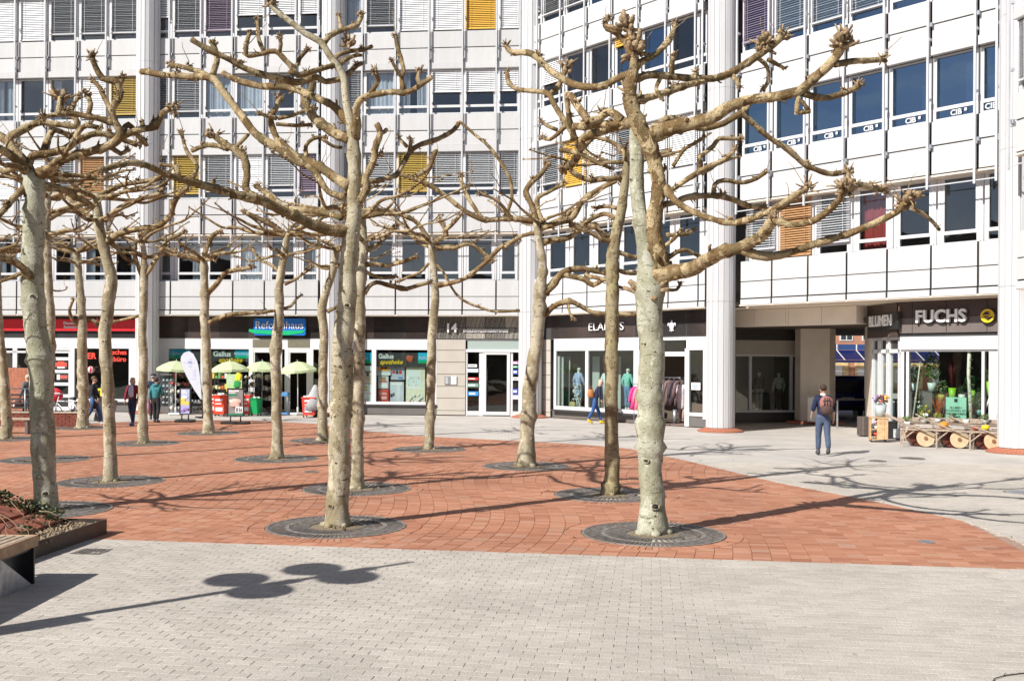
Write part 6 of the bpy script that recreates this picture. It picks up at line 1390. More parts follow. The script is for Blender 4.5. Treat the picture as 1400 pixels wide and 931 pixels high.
def bicycle(p, rz, label):
    t = thing('bicycle', label, 'bicycle', tuple(p), rz)
    for x in (-.52, .52):
        mb = MB(); pts = [(x + .33 * math.cos(2 * math.pi * k / 28), 0, .34 + .33 * math.sin(2 * math.pi * k / 28)) for k in range(29)]; mb.tube(pts, .017, 6, False); wh_ = mb.build('wheel', M_['black'], t)
        mb = MB()
        for k in range(14): a = 2 * math.pi * k / 14; mb.tube([(x, .0, .34), (x + .32 * math.cos(a), 0, .34 + .32 * math.sin(a))], .003, 4)
        mb.tube([(x, -.05, .34), (x, .05, .34)], .02, 8); mb.build('spokes', M_['steel'], wh_)
    mb = MB()
    for a, b in (((-.52, 0, .34), (-.08, 0, .30)), ((-.08, 0, .30), (-.2, 0, .82)), ((-.2, 0, .78), (.36, 0, .80)), ((-.08, 0, .30), (.38, 0, .70)), ((-.52, 0, .34), (-.2, 0, .78)), ((.52, 0, .34), (.34, 0, .95))): mb.tube([a, b], .017, 8)
    mb.build('frame', cm('bike_paint', (.70, .70, .72), rough=.3), t)
    mb = MB(); mb.tube([(-.32, 0, .88), (-.2, 0, .90), (-.05, 0, .885)], [.07, .05, .02], 8); mb.build('saddle', M_['black'], t)
    mb = MB(); mb.tube([(.34, 0, .95), (.33, 0, 1.02)], .015, 8); mb.tube([(.24, -.28, 1.03), (.33, -.2, 1.05), (.35, 0, 1.03), (.33, .2, 1.05), (.24, .28, 1.03)], .013, 8); mb.build('handlebar', M_['steel'], t)
    mb = MB(); mb.tube([(-.08, -.02, .3), (-.08, -.06, .3)], .09, 14); mb.tube([(-.08, -.07, .3), (-.02, -.1, .15)], .01, 6); mb.box(-.06, .04, -.16, -.08, .135, .16); mb.build('crank', M_['steel'], t)
    mb = MB(); mb.box(-.75, -.3, -.07, .07, .70, .715); mb.tube([(-.52, .03, .34), (-.7, .03, .7)], .008, 6); mb.build('rack', M_['black'], t); return t
q = G(92, 579); bicycle(q, R(170), 'pale city bicycle parked in front of the travel agency door')
q = G(76, 577); t_ = thing('pannier_bag', 'red pannier bag beside the parked bicycle', 'bag', (q.x, q.y, .75), .1); mb = MB(); mb.blob((0, 0, .24), .26, 4, .12, 3, (1, .6, .95)); mb.build('bag_body', cm('bag_red', (.65, .02, .04), rough=.6, var=.1), t_); MB().bev(-.2, .2, -.17, .17, .28, .32, .01).build('strap', M_['offw'], t_)
MB().cyl(0, 0, -.75, .05, .03, None, 8).build('stand', M_['black'], t_)
q = G(141, 578); t_ = thing('leaning_board', 'dark grey board leaning by the agency window between the trunks', 'board', tuple(q), .1); MB().bev(-.34, .32, -.02, .02, 0, .98, .01, Matrix.Rotation(.3, 4, 'X') @ Matrix.Rotation(.28, 4, 'Y')).build('panel', cm('board_grey', (.10, .105, .11), rough=.5, var=.1), t_); MB().tube([(.1, .05, .02), (.12, .4, .02)], .02, 6).build('strut', M_['black'], t_)
q = onf(A, 124.3, 505.5, -.2); t_ = thing('paper_lantern', 'red and white striped round ball hanging by the agency window', 'lantern', tuple(q)); mb = MB(); m2 = MB()
for k in range(12):
    prof = [(.155 * math.sin(math.pi * i / 8), -.155 * math.cos(math.pi * i / 8)) for i in range(9)]; a0, a1 = 2 * math.pi * k / 12, 2 * math.pi * (k + 1) / 12
    (mb if k % 2 else m2).add([(r * math.cos(a), r * math.sin(a), z) for r, z in prof for a in (a0, (a0 + a1) / 2, a1)], [(i * 3 + j, i * 3 + j + 1, i * 3 + j + 4, i * 3 + j + 3) for i in range(8) for j in (0, 1)], True)
mb.build('red_stripes', cm('lantern_red', (.7, .06, .08)), t_); m2.build('white_stripes', M_['white'], t_); MB().tube([(0, 0, .15), (0, 0, .9), (0, .3, 1.0)], .004, 4).build('string', M_['black'], t_)
# ================================================================ HEALTH SHOP FORECOURT
M_['lime'] = cm('lime_parasol_cloth', (.70, .80, .50), rough=.8, var=.05, scale=3, trans=.35)
def parasol(p, label, rz, tilt, r=.78):
    t = thing('parasol', label, 'parasol', tuple(p), rz, 'lime green parasols over the goods')
    n = 8; mb = MB(); vs = [(0, 0, .33)]
    for rr, z in ((.35, .27), (.72, .13), (1.0, -.02)):
        for k in range(n * 2):
            a = math.pi * k / n; q_ = r * rr * (1 if k % 2 == 0 else .96); vs.append((q_ * math.cos(a), q_ * math.sin(a), z + (0 if k % 2 == 0 else -.018 * rr)))
    N = n * 2; fs = [(0, 1 + k, 1 + (k + 1) % N) for k in range(N)] + [(1 + a * N + k, 1 + (a + 1) * N + k, 1 + (a + 1) * N + (k + 1) % N, 1 + a * N + (k + 1) % N) for a in range(2) for k in range(N)]
    mb.add(vs, fs); Mx = Matrix.Translation((0, 0, 1.92)) @ Matrix.Rotation(tilt, 4, 'Y')
    mb.v = [tuple(Mx @ Vector(v)) for v in mb.v]; can = mb.build('canopy', M_['lime'], t)
    mb = MB()
    for k in range(N):
        a, b = Vector(vs[1 + 2 * N + k]), Vector(vs[1 + 2 * N + (k + 1) % N]); mb.quad(Mx @ a, Mx @ b, Mx @ (b + Vector((0, 0, -.1))), Mx @ (a + Vector((0, 0, -.1))))
    mb.build('valance', M_['lime'], can); mb = MB()
    for k in range(n): mb.tube([Mx @ Vector((0, 0, .28)), Mx @ (Vector(vs[1 + 2 * N + 2 * k]) * .98)], .006, 4)
    mb.build('ribs', M_['steel'], can); mb = MB(); mb.tube([Mx @ Vector((0, 0, .3)), Mx @ Vector((0, 0, .4))], [.02, .008], 6); mb.build('finial', M_['white'], can)
    MB().tube([(0, 0, .05), (0, 0, 1.0), tuple(Mx @ Vector((0, 0, .3)))], .02, 8).build('pole', M_['white'], t); mb = MB(); mb.bev(-.24, .24, -.24, .24, 0, .09, .02); mb.cyl(0, 0, .09, .32, .04, None, 10); mb.build('base', M_['white'], t); return t
for px, py, l, tl in ((240, 567, 'lime parasol farthest left, beside the white column', .06), (314, 568, 'lime parasol second from the left, behind the standing poster frame', -.03), (358, 566, 'lime parasol third from the left, half behind a slim trunk', .02), (407, 567, 'lime parasol farthest right, before the open shop door', -.10)): parasol(G(px, py), l, rnd.uniform(0, 1), tl)
GC = [((.5, .42, .30), (.25, .12, .06), (.6, .55, .45), (.12, .1, .08)), ((.05, .05, .05), (.3, .3, .3), (.55, .5, .42), (.3, .05, .05)), ((.55, .1, .05), (.6, .5, .1), (.15, .3, .1), (.6, .6, .55)), ((.12, .08, .05), (.07, .06, .06), (.2, .14, .1), (.45, .42, .4))]
def rack(p, rz, w_, h, d_, lv, kind, label, fcol='black'):
    t = thing('goods_rack', label, 'goods rack', tuple(p), rz); mb = MB()
    for x in (-w_ / 2, w_ / 2):
        for y in (-d_ / 2, d_ / 2): mb.tube([(x, y, .05), (x, y, h)], .012, 6); mb.tube([(x, y, 0), (x, y, .05)], .03, 8)
    mb.build('frame', M_[fcol], t); cs = [cm('goods_%d_%d_%d' % tuple(int(q * 100) for q in c), c, rough=.6, var=.2, scale=10) for c in GC[kind]]; ms = [MB() for _ in cs]
    for k in range(lv):
        z = .14 + (h - .35) * k / max(1, lv - 1); MB().bev(-w_ / 2, w_ / 2, -d_ / 2, d_ / 2, z - .015, z, .004).build('shelf', M_[fcol if k else 'steel'], t)
        n = max(3, int(w_ / .13))
        for i in range(n):
            x = -w_ / 2 + (i + .5) * w_ / n; m_ = ms[rnd.randrange(4)]; hh = rnd.uniform(.10, .24)
            if kind in (1, 3) and rnd.random() < .7: m_.blob((x, rnd.uniform(-.05, .05), z + hh * .5), hh * .5, i + k, .5, 1, (1.1, 1, 1))
            elif kind == 0: m_.blob((x, -.03, z + .05), .06, i, .3, 1, (.8, 1.6, .7))
            else: m_.bev(x - .055, x + .05, -d_ / 2 + .02, d_ / 2 - .04, z, z + hh, .006)
    for i, m_ in enumerate(ms):
        if m_.v: tag(m_.build('goods', cs[i], t), kind='stuff')
    return t
for px, py, w_, h, lv, kd, l in ((246, 566, .75, 1.75, 5, 1, 'tall rack of hats and dark bags under the left parasol'), (272, 565, .85, 1.45, 4, 0, 'rack of brown shoes behind the white beach flag'), (302, 565, .7, 1.7, 4, 2, 'rack of small packed goods behind the red bin'), (345, 566, .7, 1.7, 5, 3, 'rack of brown baskets behind the green bin'), (366, 566, .7, 1.65, 4, 1, 'rack of dark clothes beside the third parasol'), (331, 566, .5, 1.35, 4, 3, 'narrow rack of baskets beside the green bin')): rack(G(px, py), -.08, w_, h, .42, lv, kd, l)
q = G(229.5, 565); t_ = thing('display_cabinet', 'grey glazed display cabinet with round goods beside the white column', 'cabinet', tuple(q), -.08); MB().bev(-.27, .27, -.2, .2, 0, .3, .01).build('base', M_['greypl'], t_); MB().bev(-.27, .27, -.2, .2, 1.62, 1.68, .01).build('top', M_['greypl'], t_); MB().box(-.27, .27, .16, .2, .3, 1.62).build('back', cm('cabinet_back', (.25, .25, .23), var=.1), t_); MB().box(-.26, .26, -.2, -.19, .3, 1.62).build('pane', M_['glass'], t_)
mb = MB()
for k in range(5):
    for i in range(3): mb.blob((-.16 + i * .16, -.05, .45 + k * .24), .06, i + k, .2, 1)
mb.build('goods', M_['offw'], t_)
def bin_(px, py, col, label, w_=.46, h=.85, mark=True, name='sale_bin'):
    t = thing(name, label, 'bin', tuple(G(px, py)), -.08); mb = MB(); z0, z1 = .08, h
    mb.add([(sx * w_ / 2 * k, sy * w_ / 2 * k, z) for z, k in ((z0, .86), (z1, 1)) for sx, sy in ((-1, -1), (1, -1), (1, 1), (-1, 1))], [(3, 2, 1, 0)] + [(i, (i + 1) % 4, 4 + (i + 1) % 4, 4 + i) for i in range(4)])
    m = cm('bin_%d_%d_%d' % tuple(int(c * 100) for c in col), col, rough=.45, var=.06, scale=4); mb.build('tub', m, t); mb = MB(); mb.bev(-w_ / 2 - .02, w_ / 2 + .02, -w_ / 2 - .02, -w_ / 2 + .02, h - .04, h + .01, .005); mb.bev(-w_ / 2 - .02, w_ / 2 + .02, w_ / 2 - .02, w_ / 2 + .02, h - .04, h + .01, .005); mb.bev(-w_ / 2 - .02, -w_ / 2 + .02, -w_ / 2 + .021, w_ / 2 - .021, h - .04, h + .01, .005); mb.bev(w_ / 2 - .02, w_ / 2 + .02, -w_ / 2 + .021, w_ / 2 - .021, h - .04, h + .01, .005); mb.build('rim', m, t)
    mb = MB()
    for sx in (-1, 1):
        for sy in (-1, 1): mb.cyl(sx * w_ * .38, sy * w_ * .38, 0, .09, .03, None, 8)
    mb.build('feet', M_['black'], t); mb = MB()
    for i in range(9): mb.bev(*(lambda x, y: (x, x + .12, y, y + .1))(rnd.uniform(-w_ / 2 + .03, w_ / 2 - .15), rnd.uniform(-w_ / 2 + .03, w_ / 2 - .13)), h - .1, h + rnd.uniform(.0, .09), .006)
    mb.build('goods', M_['offw'], t)
    if mark: mb = MB(); mb.box(-.15, .15, -w_ / 2 + .012, -w_ / 2 + .02, .2, .36); mb.box(-.16, .1, -w_ / 2 - .002, -w_ / 2 + .01, .48, .53); mb.box(-.16, .16, -w_ / 2 - .006, -w_ / 2 + .006, .62, .7); mb.build('print', M_['white'], t)
bin_(302, 568.5, (.75, .06, .02), 'orange red sale bin left of the larger standing poster frame'); bin_(293, 567, (.60, .03, .03), 'dark red sale bin behind the slim pale trunk', .4, .8); bin_(337, 568, (.72, .05, .03), 'red sale bin right of the larger standing poster frame', .42, .85)
bin_(348.5, 568, (.0, .32, .09), 'green bin on castors below the baskets', .48, .72, False); bin_(424, 570, (.65, .06, .04), 'red crate with paper sacks by the right parasol', .55, .8, True)
q = G(431, 570); t_ = thing('covered_stand', 'stand covered with a grey cloth beside the red crate', 'stand', tuple(q)); mb = MB(); mb.tube([(0, 0, .3), (0, 0, .7), (0, 0, 1.0), (0, 0, 1.3)], [.42, .34, .2, .06], 10, True, True, .3); mb.build('cloth', cm('grey_cloth', (.40, .40, .41), rough=.9, var=.15, scale=4), t_); mb = MB(); mb.cyl(0, 0, 0, .4, .1, None, 10); mb.build('leg', M_['black'], t_)
q = G(388, 567); t_ = thing('blue_crate', 'pale blue plastic crate trolley by the shop door', 'crate', tuple(q)); mb = MB(); mb.bev(-.2, .2, -.2, .2, .02, .1, .01); mb.bev(-.2, .2, -.2, .2, .78, .95, .01); mb.build('trays', cm('tray_blue', (.10, .28, .55), rough=.5), t_); mb = MB()
for x in (-.18, .18): mb.tube([(x, .18, 0), (x, .18, .98)], .012, 6); mb.tube([(x, -.18, 0), (x, -.18, .9)], .012, 6)
mb.build('frame', M_['steel'], t_)
def aboard(px, py, w_, h, label, shapes, base):
    t = thing('standing_poster_frame', label, 'standing sign', tuple(G(px, py)), -.1); mb = MB(); mb.bev(-w_ * .78, w_ * .78, -.26, .26, 0, .09, .035); mb.build('base', M_['black'], t); mb = MB()
    for x in (-w_ * .3, w_ * .3): mb.tube([(x, 0, .08), (x, 0, .3)], .025, 8)
    mb.build('springs', M_['black'], t); z0 = .28
    mb = MB(); b = .035
    mb.box(-w_ / 2, -w_ / 2 + b, -.03, .03, z0, z0 + h); mb.box(w_ / 2 - b, w_ / 2, -.03, .03, z0, z0 + h); mb.box(-w_ / 2 + b, w_ / 2 - b, -.03, .03, z0, z0 + b); mb.box(-w_ / 2 + b, w_ / 2 - b, -.03, .03, z0 + h - b, z0 + h); mb.build('frame', M_['black'], t)
    MB().box(-w_ / 2 + b, w_ / 2 - b, -.012, .012, z0 + b, z0 + h - b).build('poster', cm('print_%s' % '_'.join(str(int(c * 100)) for c in base), base, rough=.4, var=.25, scale=5), t)
    for i, (c, rs) in enumerate(shapes):
        mb = MB()
        for kind, *r in rs:
            if kind == 'r': mb.box(-w_ / 2 + r[0] * w_, -w_ / 2 + r[2] * w_, -.016 - .002 * i, -.0125, z0 + r[1] * h, z0 + r[3] * h)
            else: mb.blob((-w_ / 2 + r[0] * w_, -.014 - .002 * i, z0 + r[1] * h), r[2], i, .5, 2, (1.3, .03, .8))
        mb.build('print', cm('print_%s' % '_'.join(str(int(q * 100)) for q in c), c, rough=.45, var=.1, scale=5), t)
aboard(253, 577, .42, .98, 'narrow standing poster frame with a blue and yellow picture', [((.42, .42, .7), [('r', .1, .03, .9, .36)]), ((.65, .55, .12), [('r', .1, .36, .9, .5), ('b', .3, .55, .1)]), (wh, [('r', .2, .78, .7, .82), ('r', .2, .85, .6, .89), ('b', .5, .65, .07)]), ((.3, .2, .5), [('b', .6, .2, .09), ('b', .3, .14, .07)])], (.45, .50, .72))
aboard(322, 579.5, .62, 1.0, 'larger standing poster frame showing a pale face and small bottles', [((.62, .42, .36), [('b', .55, .45, .2), ('b', .4, .52, .13)]), ((.04, .22, .12), [('r', .06, .035, .94, .1), ('r', .06, .72, .6, .8)]), (wh, [('r', .1, .88, .7, .93), ('r', .1, .82, .5, .85), ('r', .5, .12, .94, .34)]), (dk, [('r', .55, .15, .64, .3), ('r', .7, .15, .76, .3), ('r', .8, .15, .88, .27)])], (.25, .22, .22))
q = G(320, 570); t_ = thing('advert_panel', 'green and orange advert panel above the larger poster frame', 'poster', (q.x, q.y, 0)); w_ = .62
MB().bev(-w_ / 2, w_ / 2, -.02, .02, 1.02, 1.72, .006).build('sheet', cm('ad_green', (.42, .62, .30), rough=.5, var=.1), t_); MB().box(-w_ / 2, w_ / 2, -.024, -.019, 1.02, 1.13).build('orange_strip', cm('ad_orange', (.8, .42, .03)), t_); mb = MB(); mb.blob((.17, -.02, 1.6), .16, 3, .3, 2, (.8, .06, 1.2)); mb.build('yellow_shape', cm('ad_yellow', (.85, .66, .03)), t_); mb = MB(); mb.blob((.12, -.026, 1.32), .17, 5, .4, 2, (.9, .06, 1)); mb.build('green_shape', cm('ad_dgreen', (.02, .28, .06)), t_); mb = MB()
for i in range(5): mb.box(-.26, -.05 + .03 * (i % 2), -.024, -.019, 1.36 + i * .06, 1.38 + i * .06)
mb.build('lines', M_['white'], t_); mb = MB()
for x in (-.28, .28): mb.cyl(x, 0, 0, 1.04, .015, None, 8)
mb.build('legs', M_['black'], t_)
q = G(277, 571); t_ = thing('beach_flag', 'white teardrop beach flag leaning left of the slim pale trunk', 'flag', tuple(q), -.1)
pole = [(0, 0, .1), (-.05, 0, 1.0), (-.12, 0, 1.7), (-.22, 0, 2.2), (-.4, 0, 2.55), (-.58, 0, 2.66), (-.78, 0, 2.6)]; sp = spline([(Vector(p_), .012) for p_ in pole], .1)
MB().tube([a for a, b in sp], [max(.006, .014 - .008 * i / len(sp)) for i in range(len(sp))], 6).build('pole', M_['black'], t_)
ed = [(0, .72), (-.05, 1.0), (-.12, 1.7), (-.22, 2.2), (-.4, 2.53), (-.58, 2.63), (-.78, 2.57), (-.9, 2.42), (-.92, 2.25), (-.8, 1.9), (-.62, 1.55), (-.35, 1.1), (-.1, .75)]
MB().plate([(x, z) for x, z in ed], -.004, .004).build('cloth', cm('flag_cloth', (.75, .76, .82), rough=.8, var=.05, scale=3, trans=.3), t_); mb = MB()
for z0, z1, x0, x1 in ((2.15, 2.22, -.8, -.35), (2.0, 2.35, -.6, -.45), (1.5, 1.55, -.5, -.25), (1.6, 1.9, -.42, -.3)): mb.box(x0, x1, -.009, -.005, z0, z1)
mb.build('print', cm('flag_print', (.50, .52, .72)), t_); mb = MB(); mb.bev(-.3, .3, -.04, .04, 0, .05, .01); mb.bev(-.04, .04, -.3, -.045, 0, .05, .01); mb.cyl(0, 0, .05, .14, .03, None, 8); mb.build('foot', M_['black'], t_)
# ================================================================ FLOWER SHOP FORECOURT AND WINDOW
M_['cart'] = mat('bleached_cart_wood', (.37, .295, .23), .8, .25, 14, bump=.4, bscale=40); M_['disc'] = mat('pale_wheel_wood', (.56, .42, .26), .7, .15, 8, bump=.2); M_['drum'] = mat('dark_red_drum', (.10, .022, .012), .45, .2, 6); M_['rust'] = mat('brown_hub', (.25, .12, .06), .7, .2, 12)
def cart(p, rz, label):
    t = thing('flower_cart', label, 'cart', tuple(p), rz, 'wooden flower carts before the flower shop')
    ax = Vector((.10, -.99, 0)).normalized()
    def wheel(c, r, th, name, m):
        mb = MB(); mb.tube([c - ax * th / 2, c + ax * th / 2], [r, r], 28, True, False); return mb.build(name, m, t)
    c = Vector((.0, -.1, .245)); w_ = wheel(c, .235, .05, 'wheel', M_['disc']); mb = MB(); mb.tube([c - ax * .03, c + ax * .05], [.055, .05], 14, True, False); mb.build('hub', M_['rust'], w_)
    mb = MB(); mb.tube([c + ax * .026, c + ax * .032], [.235, .225], 28, True, False) if False else None
    wheel(c + Vector((-.22, .52, -.01)), .225, .62, 'drum', M_['drum']); wheel(c + Vector((-.27, 1.0, 0)), .235, .05, 'wheel', M_['disc'])
    for y in (-.2, .95): MB().tube([(-1.05, y, .86), (-.55, y, .64), (.3, y - .05, .33)], .022, 6, True, False).build('handle', M_['cart'], t)
    for k in range(6): MB().bev(-.66, .62, -.16 + k * .2, -.05 + k * .2, .47 + .035 * k, .495 + .035 * k, .005).build('tray_slat', M_['cart'], t)
    MB().bev(-.66, .62, -.2, -.17, .455, .505, .005).build('front_board', M_['cart'], t); MB().bev(-.66, .62, .98, 1.01, .55, .76, .005).build('back_board', M_['cart'], t)
    for x, y in ((-.58, -.15), (.35, -.15), (-.58, .9)): MB().bev(x - .022, x + .022, y - .022, y + .022, 0, .47 + (.17 if y > 0 else 0), .004).build('leg', M_['cart'], t)
    MB().tube([(-.56, -.16, .22), (-.3, -.16, .44)], .018, 6, True, False).build('brace', M_['cart'], t); return t
CL = ['left wooden flower cart, nearest the crate with flowers', 'middle wooden flower cart with an orange pumpkin', 'right wooden flower cart, half behind the white column']
cps = [G(1265, 610.5), G(1311, 612.5), G(1357.5, 615)]
for p, l in zip(cps, CL): cart(p, -.32, l)
def pot(p, r, h, col, label, fol=None, fr=.2, fh=.3, n=120, ls=.07, name='potted_plant', stems=0, stemcol=(.3, .05, .04), blooms=None):
    t = thing(name, label, 'plant', tuple(p), rnd.uniform(0, 6)); m = cm('pot_%d_%d_%d' % tuple(int(c * 100) for c in col), col, rough=.4, var=.06)
    MB().lathe([(0, 0), (r * .72, 0), (r, h), (r * .9, h), (r * .85, h * .85), (0, h * .85)], 18).build('pot', m, t)
    if fol:
        mb = MB(); leaves(mb, (0, 0, h + fh * .55), fr, n, ls, (1, 1, fh / fr * .55)); tag(mb.build('foliage', leafmat('leaf_%d_%d_%d' % tuple(int(c * 100) for c in fol), fol), t), kind='stuff'); mb = MB()
        for k in range(4): a = k * 1.6; mb.tube([(0, 0, h * .8), (math.cos(a) * fr * .4, math.sin(a) * fr * .4, h + fh * .6)], .006, 5)
        mb.build('stems', M_['cart'], t)
    if stems:
        mb = MB()
        for k in range(stems):
            a, s_ = rnd.uniform(0, 6.28), rnd.uniform(.05, .5); mb.tube([(0, 0, h * .7), (math.cos(a) * s_ * fr * .6, math.sin(a) * s_ * fr * .6, h + fh * .5), (math.cos(a) * s_ * fr * 1.6, math.sin(a) * s_ * fr * 1.6, h + fh * rnd.uniform(.7, 1.1))], [.006, .005, .003], 4)
        mb.build('twigs', cm('twig_%d' % int(stemcol[0] * 100), stemcol, rough=.6, var=.2), t)
    if blooms:
        by = {}
        for c in blooms: by.setdefault(c, MB())
        for k in range(len(blooms) * 5): a, s_ = rnd.uniform(0, 6.28), rnd.random() ** .5 * fr; by[blooms[k % len(blooms)]].blob((math.cos(a) * s_, math.sin(a) * s_, h + fh * rnd.uniform(.45, 1.05)), .045, k, .5, 1)
        for c, m_ in by.items(): m_.build('blooms', cm('bloom_%d_%d_%d' % tuple(int(q * 100) for q in c), c, rough=.6, var=.2), t)
    return t
def fsp(px, n, z): q = FS.S(px, n); return FS.W(q, n, z)
lime, white_, dg, lg, vg = (.30, .62, .03), (.72, .74, .72), (.03, .075, .02), (.12, .22, .04), (.20, .28, .12)
def block(px, n, z0, z1, w_, label, col='greypl'): q = FS.S(px, n); t = thing('plant_pedestal', label, 'pedestal', tuple(FS.W(q, n, 0)), FS.a); MB().bev(-w_ / 2, w_ / 2, -.22, .22, z0, z1, .01).build('block', M_[col], t); MB().bev(-w_ / 2 - .01, w_ / 2 + .01, -.23, .23, z1, z1 + .02, .004).build('top_plate', M_[col], t)
block(1244, -.5, .06, 1.46, .42, 'narrow grey pedestal at the left end of the flower shop window'); block(1270, -.6, .06, 1.46, .42, 'grey pedestal under the tall green plant in a white pot'); block(1284, -.9, .06, 1.18, .3, 'low grey pedestal behind the orange twigs'); block(1345, -.7, .06, .80, .4, 'low pedestal at the right end of the flower shop window'); block(1308, -.75, .06, 1.17, .62, 'pedestal behind the mint green sign board')
pot(fsp(1251, -.5, 1.48), .10, .22, (.6, .72, .74), 'plant in pale blue pot at the left of the flower shop window', dg, .22, .55, 130, .09); pot(fsp(1274, -.55, 1.48), .13, .25, white_, 'tall bushy plant in white pot on the grey pedestal', lg, .25, .85, 260, .09)
pot(fsp(1287, -.8, 1.2), .10, .18, (.5, .65, .08), 'variegated plant in yellow green pot', vg, .2, .4, 140, .09); pot(fsp(1302, -.58, 1.19), .11, .40, lime, 'lime green vase with tall dark red twigs', None, .3, .95, stems=46, stemcol=(.16, .015, .02)); pot(fsp(1315, -.58, 1.19), .10, .22, white_, 'white pot with a small dark leafy plant above the mint board', dg, .17, .25, 110, .07)
pot(fsp(1329, -.6, 1.19), .10, .35, lime, 'lime pot with dark leafy plant behind the birch stem', dg, .22, .4, 140, .09); pot(fsp(1353, -.5, 1.4), .09, .40, lime, 'lime vase with leaves at the right end of the flower shop window', lg, .18, .35, 90, .08); pot(fsp(1339, -.5, .82), .11, .16, (.2, .4, .35), 'bushy green plant low behind the leaning stick', lg, .2, .55, 170, .08)
pot(fsp(1256, -.25, .52), .09, .10, white_, 'white flowering stems low in the flower shop window', dg, .12, .75, 70, .06, blooms=[(.75, .72, .70)]); pot(fsp(1264, -.2, .46), .10, .12, (.4, .45, .1), 'yellow green grasses low beside the white flowering stems', (.35, .36, .05), .16, .5, 130, .07, blooms=[(.8, .65, .1)]); pot(fsp(1283, -.3, .44), .12, .18, (.75, .30, .02), 'orange pot with fiery orange twigs', None, .34, .75, stems=40, stemcol=(.55, .12, .02))
t_ = thing('birch_stem', 'pale birch stem standing upright in the flower shop window', 'birch stem', tuple(fsp(1329, -.12, .3))); MB().tube([(0, 0, 0), (-.05, 0, .9), (-.1, 0, 1.7), (-.08, 0, 2.45)], [.045, .05, .048, .055], 10, True, True, .15).build('stem', cm('birch_bark', (.66, .62, .50), rough=.8, var=.25, scale=14, bump=.4), t_); mb = MB()
for k in range(9): mb.box(-.12, .0, -.06, -.04, .2 + k * .24, .215 + k * .24, Matrix.Translation((-.0, 0, 0)))
mb.build('bark_marks', M_['cart'], t_)
for (xa, za, xb, zb, l) in ((1247, .45, 1258, 2.35, 'straight pale stick leaning at the left of the flower shop window'), (1337, .42, 1353, 1.35, 'pale stick leaning at the right of the flower shop window')):
    a, b = fsp(xa, -.1, za), fsp(xb, -.14, zb); t_ = thing('leaning_stick', l, 'stick', tuple(a)); MB().tube([(0, 0, 0), (b - a) * .5 + Vector((.01, 0, 0)), b - a], [.028, .024, .02], 8, True, True, .1).build('stick', M_['birch_bark'], t_); MB().tube([(b - a) * .97, (b - a)], [.022, .019], 8, True, False).build('tip', M_['cut'], t_)
q = fsp(1307.5, -.14, .45); t_ = thing('sign_board', 'mint green board with black lettering in the flower shop window', 'sign', tuple(q), FS.a); MB().bev(-.30, .30, -.02, .02, 0, .88, .006).build('board', cm('mint_board', (.36, .68, .52), rough=.5, var=.04), t_)
text('lettering', 'BLUMEN\nSCHENKEN IST\nWIE UMARMEN\nBEI MIR\nFÜR DICH', .088, M_['black'], t_, (0, -.024, .40), 0, .002, .001); mb = MB(); mb.box(-.05, .05, -.025, -.02, .74, .84); mb.build('logo', M_['black'], t_)
# goods on the carts
def on_cart(i, dx, dy, z): p = cps[i]; c, s_ = math.cos(-.32), math.sin(-.32); return Vector((p.x + c * dx - s_ * dy, p.y + s_ * dx + c * dy, z))
def pumpkin(p, r, col, label):
    t = thing('pumpkin', label, 'pumpkin', tuple(p)); mb = MB(); n = 24; vs = []
    prof = [(.0, .1), (.6, .0), (1, .6), (.75, 1.2), (.15, 1.3), (0, 1.25)]
    mb.lathe([(a * r, b * r) for a, b in prof], n); mb.v = [(x * (1 + .07 * math.cos(8 * math.atan2(y, x))), y * (1 + .07 * math.cos(8 * math.atan2(y, x))), z) for x, y, z in mb.v]; mb.build('fruit', cm('pump_%d' % int(col[1] * 100), col, rough=.5, var=.1), t); MB().tube([(0, 0, r * 1.2), (.01, 0, r * 1.6)], [.02, .014], 6).build('stalk', M_['cart'], t)
pumpkin(on_cart(1, -.38, .1, .53), .13, (.72, .24, .01), 'orange pumpkin on the middle flower cart'); pumpkin(on_cart(2, -.18, .05, .52), .11, (.80, .55, .02), 'yellow gourd on the right flower cart'); pumpkin(on_cart(2, -.42, .05, .52), .08, (.5, .04, .02), 'small red gourd beside the yellow gourd')
for i, dx, dy, z, c, l, f, bl in ((0, -.45, .3, .55, white_, 'small white pot with green leaves at the left of the left cart', lg, None), (0, .0, .55, .60, (.3, .3, .28), 'low pot with white blossoms on the left cart', lg, [(.8, .8, .76)]), (0, .38, .7, .63, (.5, .5, .5), 'grey pot with yellow green leaves on the left cart', (.3, .34, .06), None), (1, .25, .7, .63, white_, 'wide white bowl on the middle cart', None, None), (1, -.1, .75, .63, (.3, .22, .15), 'brown pot with dark leaves on the middle cart', dg, None), (2, .3, .8, .64, white_, 'white jar plant on the right cart', lg, [(.8, .8, .76)]), (2, -.1, .8, .64, (.3, .3, .28), 'grey pot with low green leaves on the right cart', lg, None)): pot(on_cart(i, dx, dy, z), .09, .12, c, l, f, .13, .16, 90, .05, blooms=bl)
